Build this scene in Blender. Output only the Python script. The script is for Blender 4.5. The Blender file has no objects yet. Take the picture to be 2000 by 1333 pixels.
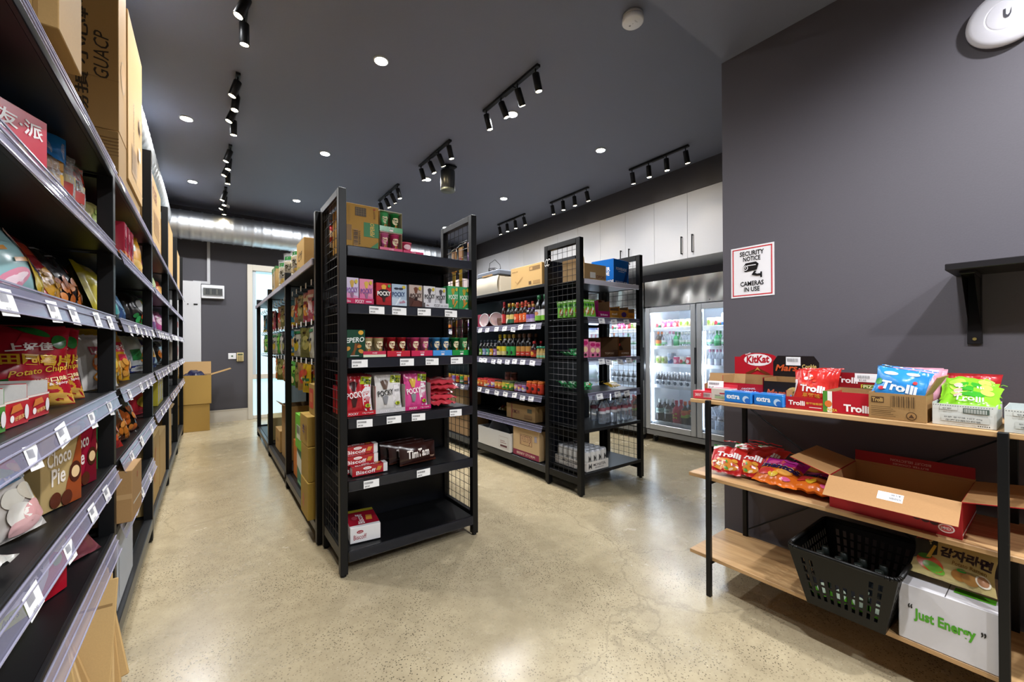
import bpy, bmesh, math, random
from mathutils import Vector, Matrix
C = bpy.context.scene
COL = C.collection
PI = math.pi
rnd = random.Random(7)
# ---------------------------------------------------------------- camera
cam_d = bpy.data.cameras.new('camera'); cam = bpy.data.objects.new('camera', cam_d); COL.objects.link(cam)
C.camera = cam
cam_d.sensor_width = 36; cam_d.lens = 803.3/2000*36; cam_d.shift_y = 0.00245; cam_d.clip_start = 0.02
_y, _p, _r = .63557, .00179, -.00577
_fw = Vector((math.sin(_y)*math.cos(_p), math.cos(_y)*math.cos(_p), math.sin(_p)))
_rt = Vector((math.cos(_y), -math.sin(_y), 0)); _up = _rt.cross(_fw)
_r2 = _rt*math.cos(_r)+_up*math.sin(_r); _u2 = _up*math.cos(_r)-_rt*math.sin(_r)
M = Matrix((_r2, _u2, -_fw)).transposed().to_4x4(); M.translation = (0, 0, 1.25)
cam.matrix_world = M
# ---------------------------------------------------------------- world, exposure
W = bpy.data.worlds.new('world'); C.world = W; W.use_nodes = True
W.node_tree.nodes['Background'].inputs[0].default_value = (.75, .85, 1, 1)
W.node_tree.nodes['Background'].inputs[1].default_value = .35
C.view_settings.view_transform = 'Standard'; C.view_settings.look = 'None'
C.view_settings.gamma = 1; C.view_settings.exposure = EXPO = 1.45
try: C.view_settings.use_curve_mapping = False
except Exception: pass
CEIL, LOW, LOWY = 3.46, 2.885, 1.18
NWX = 2.42          # near wall plane
DOWN_W, SPOT_W = 46, 9
def lamp(kind, name, loc, power, col, size=.04, rot=(0, 0, 0), angle=None, blend=.5, parent=None):
    d = bpy.data.lights.new(name, kind); d.energy = power; d.color = col
    if kind == 'SPOT': d.shadow_soft_size = size; d.spot_size = angle; d.spot_blend = blend
    if kind == 'POINT': d.shadow_soft_size = size
    if kind == 'AREA': d.shape = 'RECTANGLE'; d.size, d.size_y = size
    o = bpy.data.objects.new(name, d); COL.objects.link(o); o.location = loc; o.rotation_euler = rot
    if parent: o.parent = parent
    return o
# ---------------------------------------------------------------- materials
def lin(h):
    h = h.lstrip('#'); v = [int(h[i:i+2], 16)/255 for i in (0, 2, 4)]
    return tuple((c/12.92 if c <= .04045 else ((c+.055)/1.055)**2.4) for c in v)+(1,)
FIN = {'card': (.55, 0, .03, 60, .02), 'gloss': (.22, 0, .04, 40, .02), 'foil': (.24, 0, .35, 22, .01), 'plastic': (.35, 0, .03, 50, .02),
       'kraft': (.75, 0, .10, 180, .06), 'steel': (.38, .6, .05, 90, .05), 'paint': (.62, 0, .10, 160, .05), 'paper': (.8, 0, .03, 90, .02),
       'black': (.42, 0, .05, 70, .1), 'chrome': (.15, 1, .02, 40, .02)}
MC = {}
def mt(hexc, fin='card'):
    k = (hexc, fin)
    if k in MC: return MC[k]
    rough, metal, bump, scale, var = FIN[fin]
    m = bpy.data.materials.new(fin+'_'+hexc.lstrip('#')); m.use_nodes = True; MC[k] = m
    nt = m.node_tree; b = nt.nodes['Principled BSDF']
    b.inputs['Roughness'].default_value = rough; b.inputs['Metallic'].default_value = metal
    if fin == 'black': b.inputs['Specular IOR Level'].default_value = .3
    tc = nt.nodes.new('ShaderNodeTexCoord'); n = nt.nodes.new('ShaderNodeTexNoise'); n.inputs['Scale'].default_value = scale
    nt.links.new(tc.outputs['Object'], n.inputs['Vector'])
    mx = nt.nodes.new('ShaderNodeMix'); mx.data_type = 'RGBA'
    c = lin(hexc)
    if fin == 'kraft': c = (c[0]*1.04, c[1]*1.13, c[2]*1.22, 1)
    mx.inputs[6].default_value = tuple(x*(1-var) for x in c[:3])+(1,)
    mx.inputs[7].default_value = tuple(min(1, x*(1+var)) for x in c[:3])+(1,)
    nt.links.new(n.outputs['Fac'], mx.inputs[0]); nt.links.new(mx.outputs[2], b.inputs['Base Color'])
    bp = nt.nodes.new('ShaderNodeBump'); bp.inputs['Strength'].default_value = bump; bp.inputs['Distance'].default_value = .01 if fin == 'foil' else .002
    nt.links.new(n.outputs['Fac'], bp.inputs['Height']); nt.links.new(bp.outputs['Normal'], b.inputs['Normal'])
    return m
def emit(name, hexc, s):
    m = bpy.data.materials.new(name); m.use_nodes = True; b = m.node_tree.nodes['Principled BSDF']
    b.inputs['Base Color'].default_value = lin(hexc); b.inputs['Emission Color'].default_value = lin(hexc); b.inputs['Emission Strength'].default_value = s
    return m
def clear(name, hexc, alpha, rough=.08, bump=0):
    m = bpy.data.materials.new(name); m.use_nodes = True; nt = m.node_tree; nt.nodes.clear()
    out = nt.nodes.new('ShaderNodeOutputMaterial'); mx = nt.nodes.new('ShaderNodeMixShader')
    tr = nt.nodes.new('ShaderNodeBsdfTransparent'); pr = nt.nodes.new('ShaderNodeBsdfPrincipled')
    tr.inputs[0].default_value = (.97, .98, 1, 1)
    pr.inputs['Base Color'].default_value = lin(hexc); pr.inputs['Roughness'].default_value = rough
    fr = nt.nodes.new('ShaderNodeFresnel'); fr.inputs[0].default_value = 1.45
    ad = nt.nodes.new('ShaderNodeMath'); ad.operation = 'ADD'; ad.use_clamp = True; ad.inputs[1].default_value = alpha
    nt.links.new(fr.outputs[0], ad.inputs[0]); nt.links.new(ad.outputs[0], mx.inputs[0])
    nt.links.new(tr.outputs[0], mx.inputs[1]); nt.links.new(pr.outputs[0], mx.inputs[2]); nt.links.new(mx.outputs[0], out.inputs[0])
    if bump:
        n = nt.nodes.new('ShaderNodeTexNoise'); n.inputs['Scale'].default_value = 28; tc = nt.nodes.new('ShaderNodeTexCoord')
        nt.links.new(tc.outputs['Object'], n.inputs['Vector'])
        bp = nt.nodes.new('ShaderNodeBump'); bp.inputs['Strength'].default_value = bump; bp.inputs['Distance'].default_value = .02
        nt.links.new(n.outputs['Fac'], bp.inputs['Height']); nt.links.new(bp.outputs['Normal'], pr.inputs['Normal']); nt.links.new(bp.outputs['Normal'], fr.inputs['Normal'])
    return m
GLASS = clear('glass_clear', 'dfe8ee', .03, .03)
WRAP = clear('clear_wrap', 'ffffff', .10, .12, .8)
TICKET = clear('ticket_plastic', 'a9a7c2', .24, .15); SHINE_RIDGE = clear('ticket_shine_ridge', 'c2c0d8', .3, .2)  # ridges paler than the strip: its highlight lines put into their colour
PET = clear('pet_plastic', 'dfe9f4', .14, .06)
def concrete():
    m = bpy.data.materials.new('polished_concrete'); m.use_nodes = True; nt = m.node_tree; b = nt.nodes['Principled BSDF']
    L = nt.links; N = nt.nodes.new; tc = N('ShaderNodeTexCoord')
    def noise(s, d, r=.6):
        n = N('ShaderNodeTexNoise'); n.inputs['Scale'].default_value = s; n.inputs['Detail'].default_value = d; n.inputs['Roughness'].default_value = r
        L.new(tc.outputs['Object'], n.inputs['Vector']); return n
    def ramp(src, stops):
        r = N('ShaderNodeValToRGB'); e = r.color_ramp.elements
        while len(e) < len(stops): e.new(.5)
        for el, (p, c) in zip(e, stops): el.position = p; el.color = c if len(c) == 4 else lin(c)
        L.new(src, r.inputs[0]); return r
    def mix(a, bb, fac, mode='MIX'):
        x = N('ShaderNodeMix'); x.data_type = 'RGBA'; x.blend_type = mode
        for i, v in ((6, a), (7, bb)):
            if isinstance(v, tuple): x.inputs[i].default_value = v
            else: L.new(v, x.inputs[i])
        if isinstance(fac, float): x.inputs[0].default_value = fac
        else: L.new(fac, x.inputs[0])
        return x.outputs[2]
    big = ramp(noise(.9, 6).outputs['Fac'], [(.3, lin('9a8d72')), (.5, lin('b2a384')), (.7, lin('c2b394'))])
    med = ramp(noise(9, 8, .7).outputs['Fac'], [(.3, lin('9a8d73')), (.7, lin('c5b798'))])
    base = mix(big.outputs[0], med.outputs[0], .5)
    v = N('ShaderNodeTexVoronoi'); v.inputs['Scale'].default_value = 95; L.new(tc.outputs['Object'], v.inputs['Vector'])
    sp = ramp(v.outputs['Distance'], [(.18, (1, 1, 1, 1)), (.32, (0, 0, 0, 1))])
    msk = ramp(noise(2.3, 4).outputs['Fac'], [(.40, (.25, .25, .25, 1)), (.6, (.95, .95, .95, 1))])
    k = N('ShaderNodeMath'); k.operation = 'MULTIPLY'; L.new(sp.outputs[0], k.inputs[0]); L.new(msk.outputs[0], k.inputs[1])
    base = mix(base, lin('4f483a'), k.outputs[0])
    v2 = N('ShaderNodeTexVoronoi'); v2.inputs['Scale'].default_value = 60; L.new(tc.outputs['Object'], v2.inputs['Vector'])
    s2 = ramp(v2.outputs['Distance'], [(.07, (.5, .5, .5, 1)), (.14, (0, 0, 0, 1))])
    base = mix(base, lin('cfc9b8'), s2.outputs[0])
    # hairline cracks
    wv = N('ShaderNodeTexVoronoi'); wv.feature = 'DISTANCE_TO_EDGE'; wv.inputs['Scale'].default_value = .45
    wn = N('ShaderNodeVectorMath'); wn.operation = 'ADD'; nn = noise(1.6, 6)
    sc = N('ShaderNodeVectorMath'); sc.operation = 'SCALE'; sc.inputs[3].default_value = .5
    L.new(nn.outputs['Color'], sc.inputs[0]); L.new(tc.outputs['Object'], wn.inputs[0]); L.new(sc.outputs[0], wn.inputs[1]); L.new(wn.outputs[0], wv.inputs['Vector'])
    cr = ramp(wv.outputs['Distance'], [(0, (.35, .35, .35, 1)), (.0022, (0, 0, 0, 1))])
    base = mix(base, lin('6b6250'), cr.outputs[0])
    L.new(base, b.inputs['Base Color'])
    rr = ramp(noise(3, 5).outputs['Fac'], [(.3, (.20, .20, .20, 1)), (.7, (.30, .30, .30, 1))]); L.new(rr.outputs[0], b.inputs['Roughness'])
    bp = N('ShaderNodeBump'); bp.inputs['Strength'].default_value = .06; bp.inputs['Distance'].default_value = .01
    L.new(noise(45, 4).outputs['Fac'], bp.inputs['Height']); L.new(bp.outputs[0], b.inputs['Normal'])
    return m
def wood(name, a, bc, axis=1):
    m = bpy.data.materials.new(name); m.use_nodes = True; nt = m.node_tree; b = nt.nodes['Principled BSDF']; L = nt.links
    tc = nt.nodes.new('ShaderNodeTexCoord'); mp = nt.nodes.new('ShaderNodeMapping'); mp.inputs['Scale'].default_value = (28, 1.6, 28) if axis == 1 else (1.6, 28, 28)
    n = nt.nodes.new('ShaderNodeTexNoise'); n.inputs['Scale'].default_value = 1.6; n.inputs['Detail'].default_value = 8
    r = nt.nodes.new('ShaderNodeValToRGB'); r.color_ramp.elements[0].position = .3; r.color_ramp.elements[0].color = lin(a); r.color_ramp.elements[1].position = .72; r.color_ramp.elements[1].color = lin(bc)
    L.new(tc.outputs['Object'], mp.inputs[0]); L.new(mp.outputs[0], n.inputs['Vector']); L.new(n.outputs['Fac'], r.inputs[0]); L.new(r.outputs[0], b.inputs['Base Color'])
    b.inputs['Roughness'].default_value = .5
    return m
def brushed(name, hexc, rough, wave, dist=.012, vec=(1, 1, .3)):
    m = bpy.data.materials.new(name); m.use_nodes = True; nt = m.node_tree; b = nt.nodes['Principled BSDF']; L = nt.links
    b.inputs['Base Color'].default_value = lin(hexc); b.inputs['Metallic'].default_value = 1; b.inputs['Roughness'].default_value = rough
    tc = nt.nodes.new('ShaderNodeTexCoord'); n = nt.nodes.new('ShaderNodeTexNoise'); n.inputs['Scale'].default_value = wave; n.inputs['Detail'].default_value = 1; mp = nt.nodes.new('ShaderNodeMapping'); mp.inputs['Scale'].default_value = vec
    bp = nt.nodes.new('ShaderNodeBump'); bp.inputs['Strength'].default_value = 1; bp.inputs['Distance'].default_value = dist
    L.new(tc.outputs['Object'], mp.inputs[0]); L.new(mp.outputs[0], n.inputs['Vector']); L.new(n.outputs['Fac'], bp.inputs['Height']); L.new(bp.outputs[0], b.inputs['Normal'])
    return m
BLK = mt('0d0e10', 'black'); BLK2 = mt('141315', 'black'); NAVY = mt('0f1219', 'black'); KR = mt('b48c55', 'kraft'); KR2 = mt('c39d66', 'kraft')
KRIN = mt('a27c4b', 'kraft'); WH = mt('e8e8ea', 'plastic'); INK = mt('1b1a1c', 'card'); TAG = mt('f2f2f2', 'paper'); GREYT = mt('9a9aa2', 'paper')
# ---------------------------------------------------------------- mesh builder
TXT = {}
def text2d(s, bold=.012, shear=0):
    k = (s, bold, shear)
    if k in TXT: return TXT[k]
    cu = bpy.data.curves.new('t', 'FONT'); cu.body = s; cu.resolution_u = 2; cu.offset = bold; cu.shear = shear; cu.align_x = 'LEFT'
    o = bpy.data.objects.new('t', cu); me = bpy.data.meshes.new_from_object(o)
    vs = [(v.co.x, v.co.y) for v in me.vertices]; fs = [tuple(p.vertices) for p in me.polygons]
    bpy.data.objects.remove(o); bpy.data.curves.remove(cu); bpy.data.meshes.remove(me)
    if not vs: vs = [(0, 0), (1, 0), (1, 1)]; fs = [(0, 1, 2)]
    x0 = min(v[0] for v in vs); x1 = max(v[0] for v in vs); y0 = min(v[1] for v in vs); y1 = max(v[1] for v in vs)
    vs = [((x-x0)/(x1-x0)-.5, (y-y0)/(y1-y0)-.5) for x, y in vs]
    TXT[k] = (vs, fs, (x1-x0)/(y1-y0)); return TXT[k]
class G:
    def __init__(s): s.V = []; s.F = []; s.I = []; s.S = []; s.mats = []
    def mi(s, m):
        if isinstance(m, str): m = mt(m)
        if m not in s.mats: s.mats.append(m)
        return s.mats.index(m)
    def add(s, vs, fs, m, smooth=False):
        b = len(s.V); i = s.mi(m) if not isinstance(m, list) else None
        s.V += [tuple(v) for v in vs]
        for k, f in enumerate(fs):
            s.F.append(tuple(b+q for q in f)); s.I.append(i if i is not None else s.mi(m[k])); s.S.append(smooth)
    def box(s, x0, x1, y0, y1, z0, z1, m, bev=0, T=None):
        if bev:
            e = bev; X = (x0, x1); Y = (y0, y1); Z = (z0, z1); vs = []; idx = {}
            for i in (0, 1):
                for j in (0, 1):
                    for k in (0, 1):
                        sx, sy, sz = (1-2*i)*e, (1-2*j)*e, (1-2*k)*e
                        for a, p in enumerate(((X[i], Y[j]+sy, Z[k]+sz), (X[i]+sx, Y[j], Z[k]+sz), (X[i]+sx, Y[j]+sy, Z[k]))):
                            idx[(i, j, k, a)] = len(vs); vs.append(p)
            fs = []
            for i in (0, 1):
                fs.append([idx[(i, 0, 0, 0)], idx[(i, 1, 0, 0)], idx[(i, 1, 1, 0)], idx[(i, 0, 1, 0)]][::(1 if i else -1)])
                fs.append([idx[(0, i, 0, 1)], idx[(1, i, 0, 1)], idx[(1, i, 1, 1)], idx[(0, i, 1, 1)]][::(-1 if i else 1)])
                fs.append([idx[(0, 0, i, 2)], idx[(1, 0, i, 2)], idx[(1, 1, i, 2)], idx[(0, 1, i, 2)]][::(1 if i else -1)])
                for j in (0, 1):
                    fs.append([idx[(i, j, 0, 0)], idx[(i, j, 1, 0)], idx[(i, j, 1, 1)], idx[(i, j, 0, 1)]][::(1 if i == j else -1)])
                    fs.append([idx[(i, 0, j, 0)], idx[(i, 1, j, 0)], idx[(i, 1, j, 2)], idx[(i, 0, j, 2)]][::(-1 if i == j else 1)][::-1][::-1])
                    fs.append([idx[(0, i, j, 1)], idx[(1, i, j, 1)], idx[(1, i, j, 2)], idx[(0, i, j, 2)]])
                    for k in (0, 1): fs.append([idx[(i, j, k, 0)], idx[(i, j, k, 1)], idx[(i, j, k, 2)]])
        else:
            vs = [(x, y, z) for x in (x0, x1) for y in (y0, y1) for z in (z0, z1)]
            fs = [(0, 1, 3, 2), (4, 6, 7, 5), (0, 4, 5, 1), (2, 3, 7, 6), (0, 2, 6, 4), (1, 5, 7, 3)]
        if T: vs = [T @ Vector(v) for v in vs]
        s.add(vs, fs, m)
    def tube(s, p0, p1, r, m, n=8, r1=None, caps=True):
        p0 = Vector(p0); p1 = Vector(p1); d = (p1-p0).normalized(); a = d.orthogonal().normalized(); b = d.cross(a); r1 = r if r1 is None else r1
        vs = [p0+a*math.cos(t)*r+b*math.sin(t)*r for t in [2*PI*i/n for i in range(n)]]+[p1+a*math.cos(t)*r1+b*math.sin(t)*r1 for t in [2*PI*i/n for i in range(n)]]
        s.add(vs, [(i, (i+1) % n, n+(i+1) % n, n+i) for i in range(n)], m, n > 5)
        if caps: s.add(vs, [tuple(range(n))[::-1], tuple(range(n, 2*n))], m)
    def path(s, pts, r, m, n=6):
        for a, b in zip(pts, pts[1:]): s.tube(a, b, r, m, n)
    def lathe(s, prof, m, n=16, T=None, sx=1, sy=1, arc=2*PI):
        k = len(prof); vs = []
        cl = arc > 6.2; nn = n if cl else n+1
        for i in range(nn):
            t = arc*i/n
            for r, z in prof: vs.append(Vector((math.cos(t)*r*sx, math.sin(t)*r*sy, z)))
        if T: vs = [T @ v for v in vs]
        fs = []; ms = []
        for i in range(n):
            j = (i+1) % nn
            for q in range(k-1):
                fs.append((i*k+q, j*k+q, j*k+q+1, i*k+q+1)); ms.append(m[q] if isinstance(m, list) else m)
        s.add(vs, fs, ms, True)
    def grid(s, f, nu, nv, m, smooth=True):
        vs = [f(i/nu, j/nv) for j in range(nv+1) for i in range(nu+1)]
        s.add(vs, [(j*(nu+1)+i, j*(nu+1)+i+1, (j+1)*(nu+1)+i+1, (j+1)*(nu+1)+i) for j in range(nv) for i in range(nu)], m, smooth)
    def poly(s, pts, m): s.add(pts, [tuple(range(len(pts)))], m)
    def build(s, name, parent=None, loc=(0, 0, 0), rz=0):
        me = bpy.data.meshes.new(name); me.from_pydata(s.V, [], s.F)
        for m in s.mats: me.materials.append(m)
        me.polygons.foreach_set('material_index', s.I); me.polygons.foreach_set('use_smooth', s.S); me.update()
        bm = bmesh.new(); bm.from_mesh(me); bmesh.ops.remove_doubles(bm, verts=bm.verts, dist=1e-6); bm.to_mesh(me); bm.free()
        o = bpy.data.objects.new(name, me); COL.objects.link(o); o.location = loc; o.rotation_euler = (0, 0, rz)
        if parent: o.parent = parent
        return o
def flat(o, u, v, W_, H_):
    o, u, v = Vector(o), Vector(u).normalized(), Vector(v).normalized(); n = u.cross(v)
    return (lambda x, z, k: o+u*x+v*z+n*k), W_, H_
def art(g, S, items, fin='card', curved=False, step=.0004, base=.0005):
    """prints on a face: r rectangle, e ellipse, t text, p polygon; positions are fractions of the face"""
    f, w, h = S; off = base
    for it in items:
        k = it[0]; off += step
        if k == 'r':
            _, x0, z0, x1, z1, c = it; nx, nz = (max(1, int(abs(x1-x0)*12)), max(1, int(abs(z1-z0)*12))) if curved else (1, 1)
            g.grid(lambda a, b: f((x0+(x1-x0)*a)*w, (z0+(z1-z0)*b)*h, off), nx, nz, mt(c, fin), curved)
        elif k == 'e':
            _, cx, cz, rx, rz, c = it[:6]; a0 = it[6] if len(it) > 6 else 0; n = 18
            rings = (.5, 1) if curved else (1,)
            vs = [f(cx*w, cz*h, off)]
            for q in rings:
                for i in range(n):
                    t = 2*PI*i/n; ex, ez = rx*w*q*math.cos(t), rz*h*q*math.sin(t)
                    vs.append(f(cx*w+ex*math.cos(a0)-ez*math.sin(a0), cz*h+ex*math.sin(a0)+ez*math.cos(a0), off))
            fs = [(0, 1+i, 1+(i+1) % n) for i in range(n)]
            if curved: fs += [(1+i, 1+n+i, 1+n+(i+1) % n, 1+(i+1) % n) for i in range(n)]
            g.add(vs, fs, mt(c, fin), curved)
        elif k == 't':
            _, s_, cx, cz, tw, th, c = it[:7]; rot = it[7] if len(it) > 7 else 0; bold = it[8] if len(it) > 8 else .012; sh = it[9] if len(it) > 9 else 0
            vs, fs, asp = text2d(s_, bold, sh)
            W1 = tw*(w if abs(math.sin(rot)) < .7 else h) if tw else None; H1 = th*(h if abs(math.sin(rot)) < .7 else w) if th else None
            if W1 is None: W1 = H1*asp
            if H1 is None: H1 = W1/asp
            cr, sr = math.cos(rot), math.sin(rot)
            g.add([f(cx*w+x*W1*cr-y*H1*sr, cz*h+x*W1*sr+y*H1*cr, off+(.0012 if curved else 0)) for x, y in vs], fs, mt(c, fin))
        elif k == 'p' and curved:
            _, pts, c = it; cx = sum(q[0] for q in pts)/len(pts); cz = sum(q[1] for q in pts)/len(pts); n = 5
            for (ax, az), (bx, bz) in zip(pts, pts[1:]+pts[:1]):
                vs, fs = [], []; ix = {}
                for i in range(n+1):
                    for j in range(n+1-i):
                        ix[(i, j)] = len(vs); u_, v_ = i/n, j/n; vs.append(f((cx+(ax-cx)*u_+(bx-cx)*v_)*w, (cz+(az-cz)*u_+(bz-cz)*v_)*h, off))
                for i in range(n):
                    for j in range(n-i):
                        fs.append((ix[(i, j)], ix[(i+1, j)], ix[(i, j+1)]))
                        if i+j < n-1: fs.append((ix[(i+1, j)], ix[(i+1, j+1)], ix[(i, j+1)]))
                g.add(vs, fs, mt(c, fin), True)
        elif k == 'p':
            _, pts, c = it; g.add([f(x*w, z*h, off) for x, z in pts], [tuple(range(len(pts)))], mt(c, fin))
def tag(o, label, cat, group=None, kind=None):
    if label: o['label'] = label
    if cat: o['category'] = cat
    if group: o['group'] = group
    if kind: o['kind'] = kind
    return o
def thing(name, label, cat, loc=(0, 0, 0), rz=0, group=None):
    o = bpy.data.objects.new(name, None); COL.objects.link(o); o.empty_display_size = .05; o.location = loc; o.rotation_euler = (0, 0, rz)
    return tag(o, label, cat, group)
def dup(root, loc, rz, label, group=None, rx=None):
    def cp(o, par):
        c = o.copy(); COL.objects.link(c)
        if par: c.parent = par
        for ch in list(o.children): cp(ch, c)
        return c
    r = cp(root, None); r.location = loc; r.rotation_euler = (rx or root.rotation_euler[0], 0, rz); r['label'] = label
    if group: r['group'] = group
    return r
def struct(o): o['kind'] = 'structure'; return o
ORD = ['leftmost', 'second from left', 'third from left', 'fourth from left', 'fifth from left', 'sixth from left', 'seventh from left', 'eighth from left',
       'ninth from left', 'tenth from left', 'eleventh from left', 'twelfth from left', 'thirteenth from left', 'fourteenth from left', 'fifteenth from left', 'sixteenth from left']
# ================================================================ ROOM
WALLC = mt('545057', 'paint'); WALLB = mt('47454b', 'paint'); CEILM = mt('707485', 'paint'); CREAM = mt('cdc6b8', 'paint'); CABW = mt('c6c6ca', 'card')
XL, XR, YB, YN, NWY = -.84, 5.5, 8.27, -3.0, 1.18
g = G(); g.box(XL-.1, XR+.1, YN-.1, YB+.1, -.1, 0, concrete()); struct(g.build('floor'))
g = G(); g.box(XL-.1, XR+.1, LOWY, YB+.1, CEIL, CEIL+.1, CEILM); struct(g.build('ceiling'))
g = G(); g.box(XL-.1, XR+.1, YN-.1, LOWY, LOW, CEIL+.1, CEILM); struct(g.build('ceiling_lowered'))
g = G(); g.box(XL-.1, XL, YN-.1, YB+.1, 0, CEIL, WALLB); struct(g.build('wall_left'))
g = G(); DX0, DX1, DZ = .53, 1.75, 2.63
g.box(XL, DX0, YB, YB+.12, 0, CEIL, WALLB); g.box(DX1, XR, YB, YB+.12, 0, CEIL, WALLB); g.box(DX0, DX1, YB, YB+.12, DZ, CEIL, WALLB); struct(g.build('wall_back'))
g = G(); g.box(XR, XR+.1, YN-.1, YB+.1, 0, CEIL, WALLB); struct(g.build('wall_right'))
g = G(); g.box(NWX, NWX+.12, YN, NWY+.02, 0, LOW, WALLC); struct(g.build('wall_near_right'))
g = G(); g.box(XL, XR, YN-.1, YN, 0, LOW, mt('8a8680', 'paint')); struct(g.build('wall_front'))
# dark bulkhead over the wall cupboards
g = G(); g.box(4.8, XR, 1.2, YB, 3.13, CEIL, WALLB); struct(g.build('trim_1'))
# baseboards
g = G(); g.box(XL, DX0, YB-.018, YB, 0, .2, CREAM); g.box(XL, DX0, YB-.022, YB-.001, .185, .2, CREAM); struct(g.build('baseboard_back'))
# glazed door in the back wall
g = G()
fr = .075
g.box(DX0, DX0+fr, YB-.03, YB+.1, 0, DZ, CREAM, .004); g.box(DX1-fr, DX1, YB-.03, YB+.1, 0, DZ, CREAM, .004); g.box(DX0+fr, DX1-fr, YB-.03, YB+.1, DZ-.1, DZ, CREAM, .004)
g.box(DX0+fr, DX1-fr, YB, YB+.08, .68, .76, CREAM, .004); g.box(DX0+fr, DX1-fr, YB, YB+.08, 0, .06, CREAM, .004)
g.box(DX0+fr, DX0+fr+.05, YB, YB+.07, .76, DZ-.1, mt('b9c4ca', 'paint'))
o = struct(g.build('window_1'))
g = G(); g.box(DX0+fr, DX1-fr, YB+.03, YB+.04, .05, DZ-.09, emit('daylit_frosted_pane', 'b4dbea', .34)); g.build('pane', o)
# ================================================================ lamps in the ceiling
LED = emit('led_disc', 'ffffff', 30); LEDW = emit('spot_led', 'ffe9b8', 22)
XS, YS = (-.165, 1.085, 2.35, 3.60), (3.16, 5.07, 6.97)
def downlight(x, y, z, label, grp, pw=DOWN_W):
    t = thing('downlight', label, 'ceiling light', (x, y, z), 0, grp)
    g = G(); g.lathe([(.040, -.004), (.046, -.009), (.056, -.008), (.058, 0), (.04, 0)], mt('d8d8d8', 'plastic'), 24); g.build('trim_ring', t)
    g = G(); g.lathe([(0, -.0105), (.047, -.0095)], LED, 24); g.build('lens', t)
    lamp('SPOT', 'downlight_lamp', (0, 0, -.02), pw, (.95, .97, 1), .05, (0, 0, 0), math.radians(165), .6, t)
    return t
RW = ['nearest row', 'middle row', 'far row']; CN = ['above the left aisle', 'in front of and above the centre shelving', 'above the middle aisle', 'beside the wall cupboards']
for j, y in enumerate(YS):
    for i, x in enumerate(XS): downlight(x, y, CEIL, 'round recessed white downlight %s, in the %s' % (CN[i], RW[j]), 'recessed downlights')
for i, (x, y, w) in enumerate(((.75, .35, 1.3), (1.75, -.5, 1.65), (.75, -1.3, 1.5), (1.75, -1.7, 1.3))):
    downlight(x, y, LOW, 'recessed downlight in the lowered ceiling behind the viewpoint', 'downlights in the lowered ceiling', DOWN_W*w)
def trackbar(x, y0, label, tilts, n=4, L=.8, pw=SPOT_W):
    t = thing('track_light', label, 'spotlight bar', (x, y0, CEIL), 0, 'spotlight bars')
    g = G(); g.box(-.017, .017, 0, L, -.022, 0, BLK, .002); g.box(-.02, .02, L*.4, L*.6, -.028, 0, BLK, .002); g.build('rail', t)
    for k in range(n):
        yy = .04+k*(L-.08)/(n-1); rx, ry = tilts[k % len(tilts)]
        R = Matrix.Translation((0, yy, -.055)) @ Matrix.Rotation(rx, 4, 'X') @ Matrix.Rotation(ry, 4, 'Y')
        g = G(); g.tube((0, yy, -.02), (0, yy, -.06), .006, BLK, 8)
        g.lathe([(0, 0), (.026, 0), (.029, -.004), (.029, -.135), (.026, -.137), (.024, -.128), (0, -.127)], BLK, 16, R); hd = g.build('spot_head', t)
        g = G(); g.lathe([(0, -.1375), (.012, -.1375), (.0245, -.1365)], LEDW, 16, R); g.build('spot_lens', hd)
        l = lamp('SPOT', 'spot_lamp', (0, 0, 0), pw, (1, .86, .66), .02, (0, 0, 0), math.radians(75), .7, t)
        l.matrix_local = R @ Matrix.Translation((0, 0, -.14))
T0 = [(.0, .0), (.12, -.1), (-.1, .05), (0, 0)]
T1 = [(.05, .3), (-.1, .1), (0, .35), (.1, .0)]
T2 = [(.0, -.25), (.12, -.5), (-.1, -.4), (0, -.3)]
TR = [(0, -.3), (0, -.12), (0, -.1), (.05, -.25)]
PL = ['nearest', 'second', 'third', 'farthest']
for k, y in enumerate((2.5, 3.97, 5.44, 6.93)): trackbar(.2, y, 'black bar of four spotlights above the left aisle, %s of its row' % PL[k], T1, pw=SPOT_W*1.1)
for k, y in enumerate((2.47, 3.94, 5.44)): trackbar(2.1, y, 'black bar of four spotlights over the centre of the shop, %s of its row' % ['nearest', 'middle', 'farthest'][k], T2, pw=SPOT_W*1.8)
for k, y in enumerate((2.5, 4.0, 5.44)): trackbar(4.3, y, 'black bar of four spotlights in front of the wall cupboards, %s of its row' % ['nearest', 'middle', 'farthest'][k], TR, pw=SPOT_W*.5)
# hanging black speaker
t = thing('pendant_speaker', 'black cylinder hanging from a bracket under the dark ceiling', 'ceiling speaker', (2.37, 4.52, CEIL))
g = G(); g.lathe([(0, -.06), (.03, -.062), (.084, -.075), (.088, -.09), (.088, -.31), (.08, -.325), (.0, -.327)], mt('24262a', 'plastic'), 24); g.build('body', t)
g = G(); g.lathe([(.0, -.329), (.084, -.329), (.089, -.318), (.09, -.306)], mt('5d6257', 'plastic'), 24); g.build('grille_rim', t)
g = G(); g.tube((0, 0, 0), (0, 0, -.07), .012, BLK); g.box(-.07, .07, -.015, .015, -.012, 0, BLK); g.box(-.015, .1, -.05, .05, -.03, -.012, BLK); g.build('bracket', t)
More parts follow.
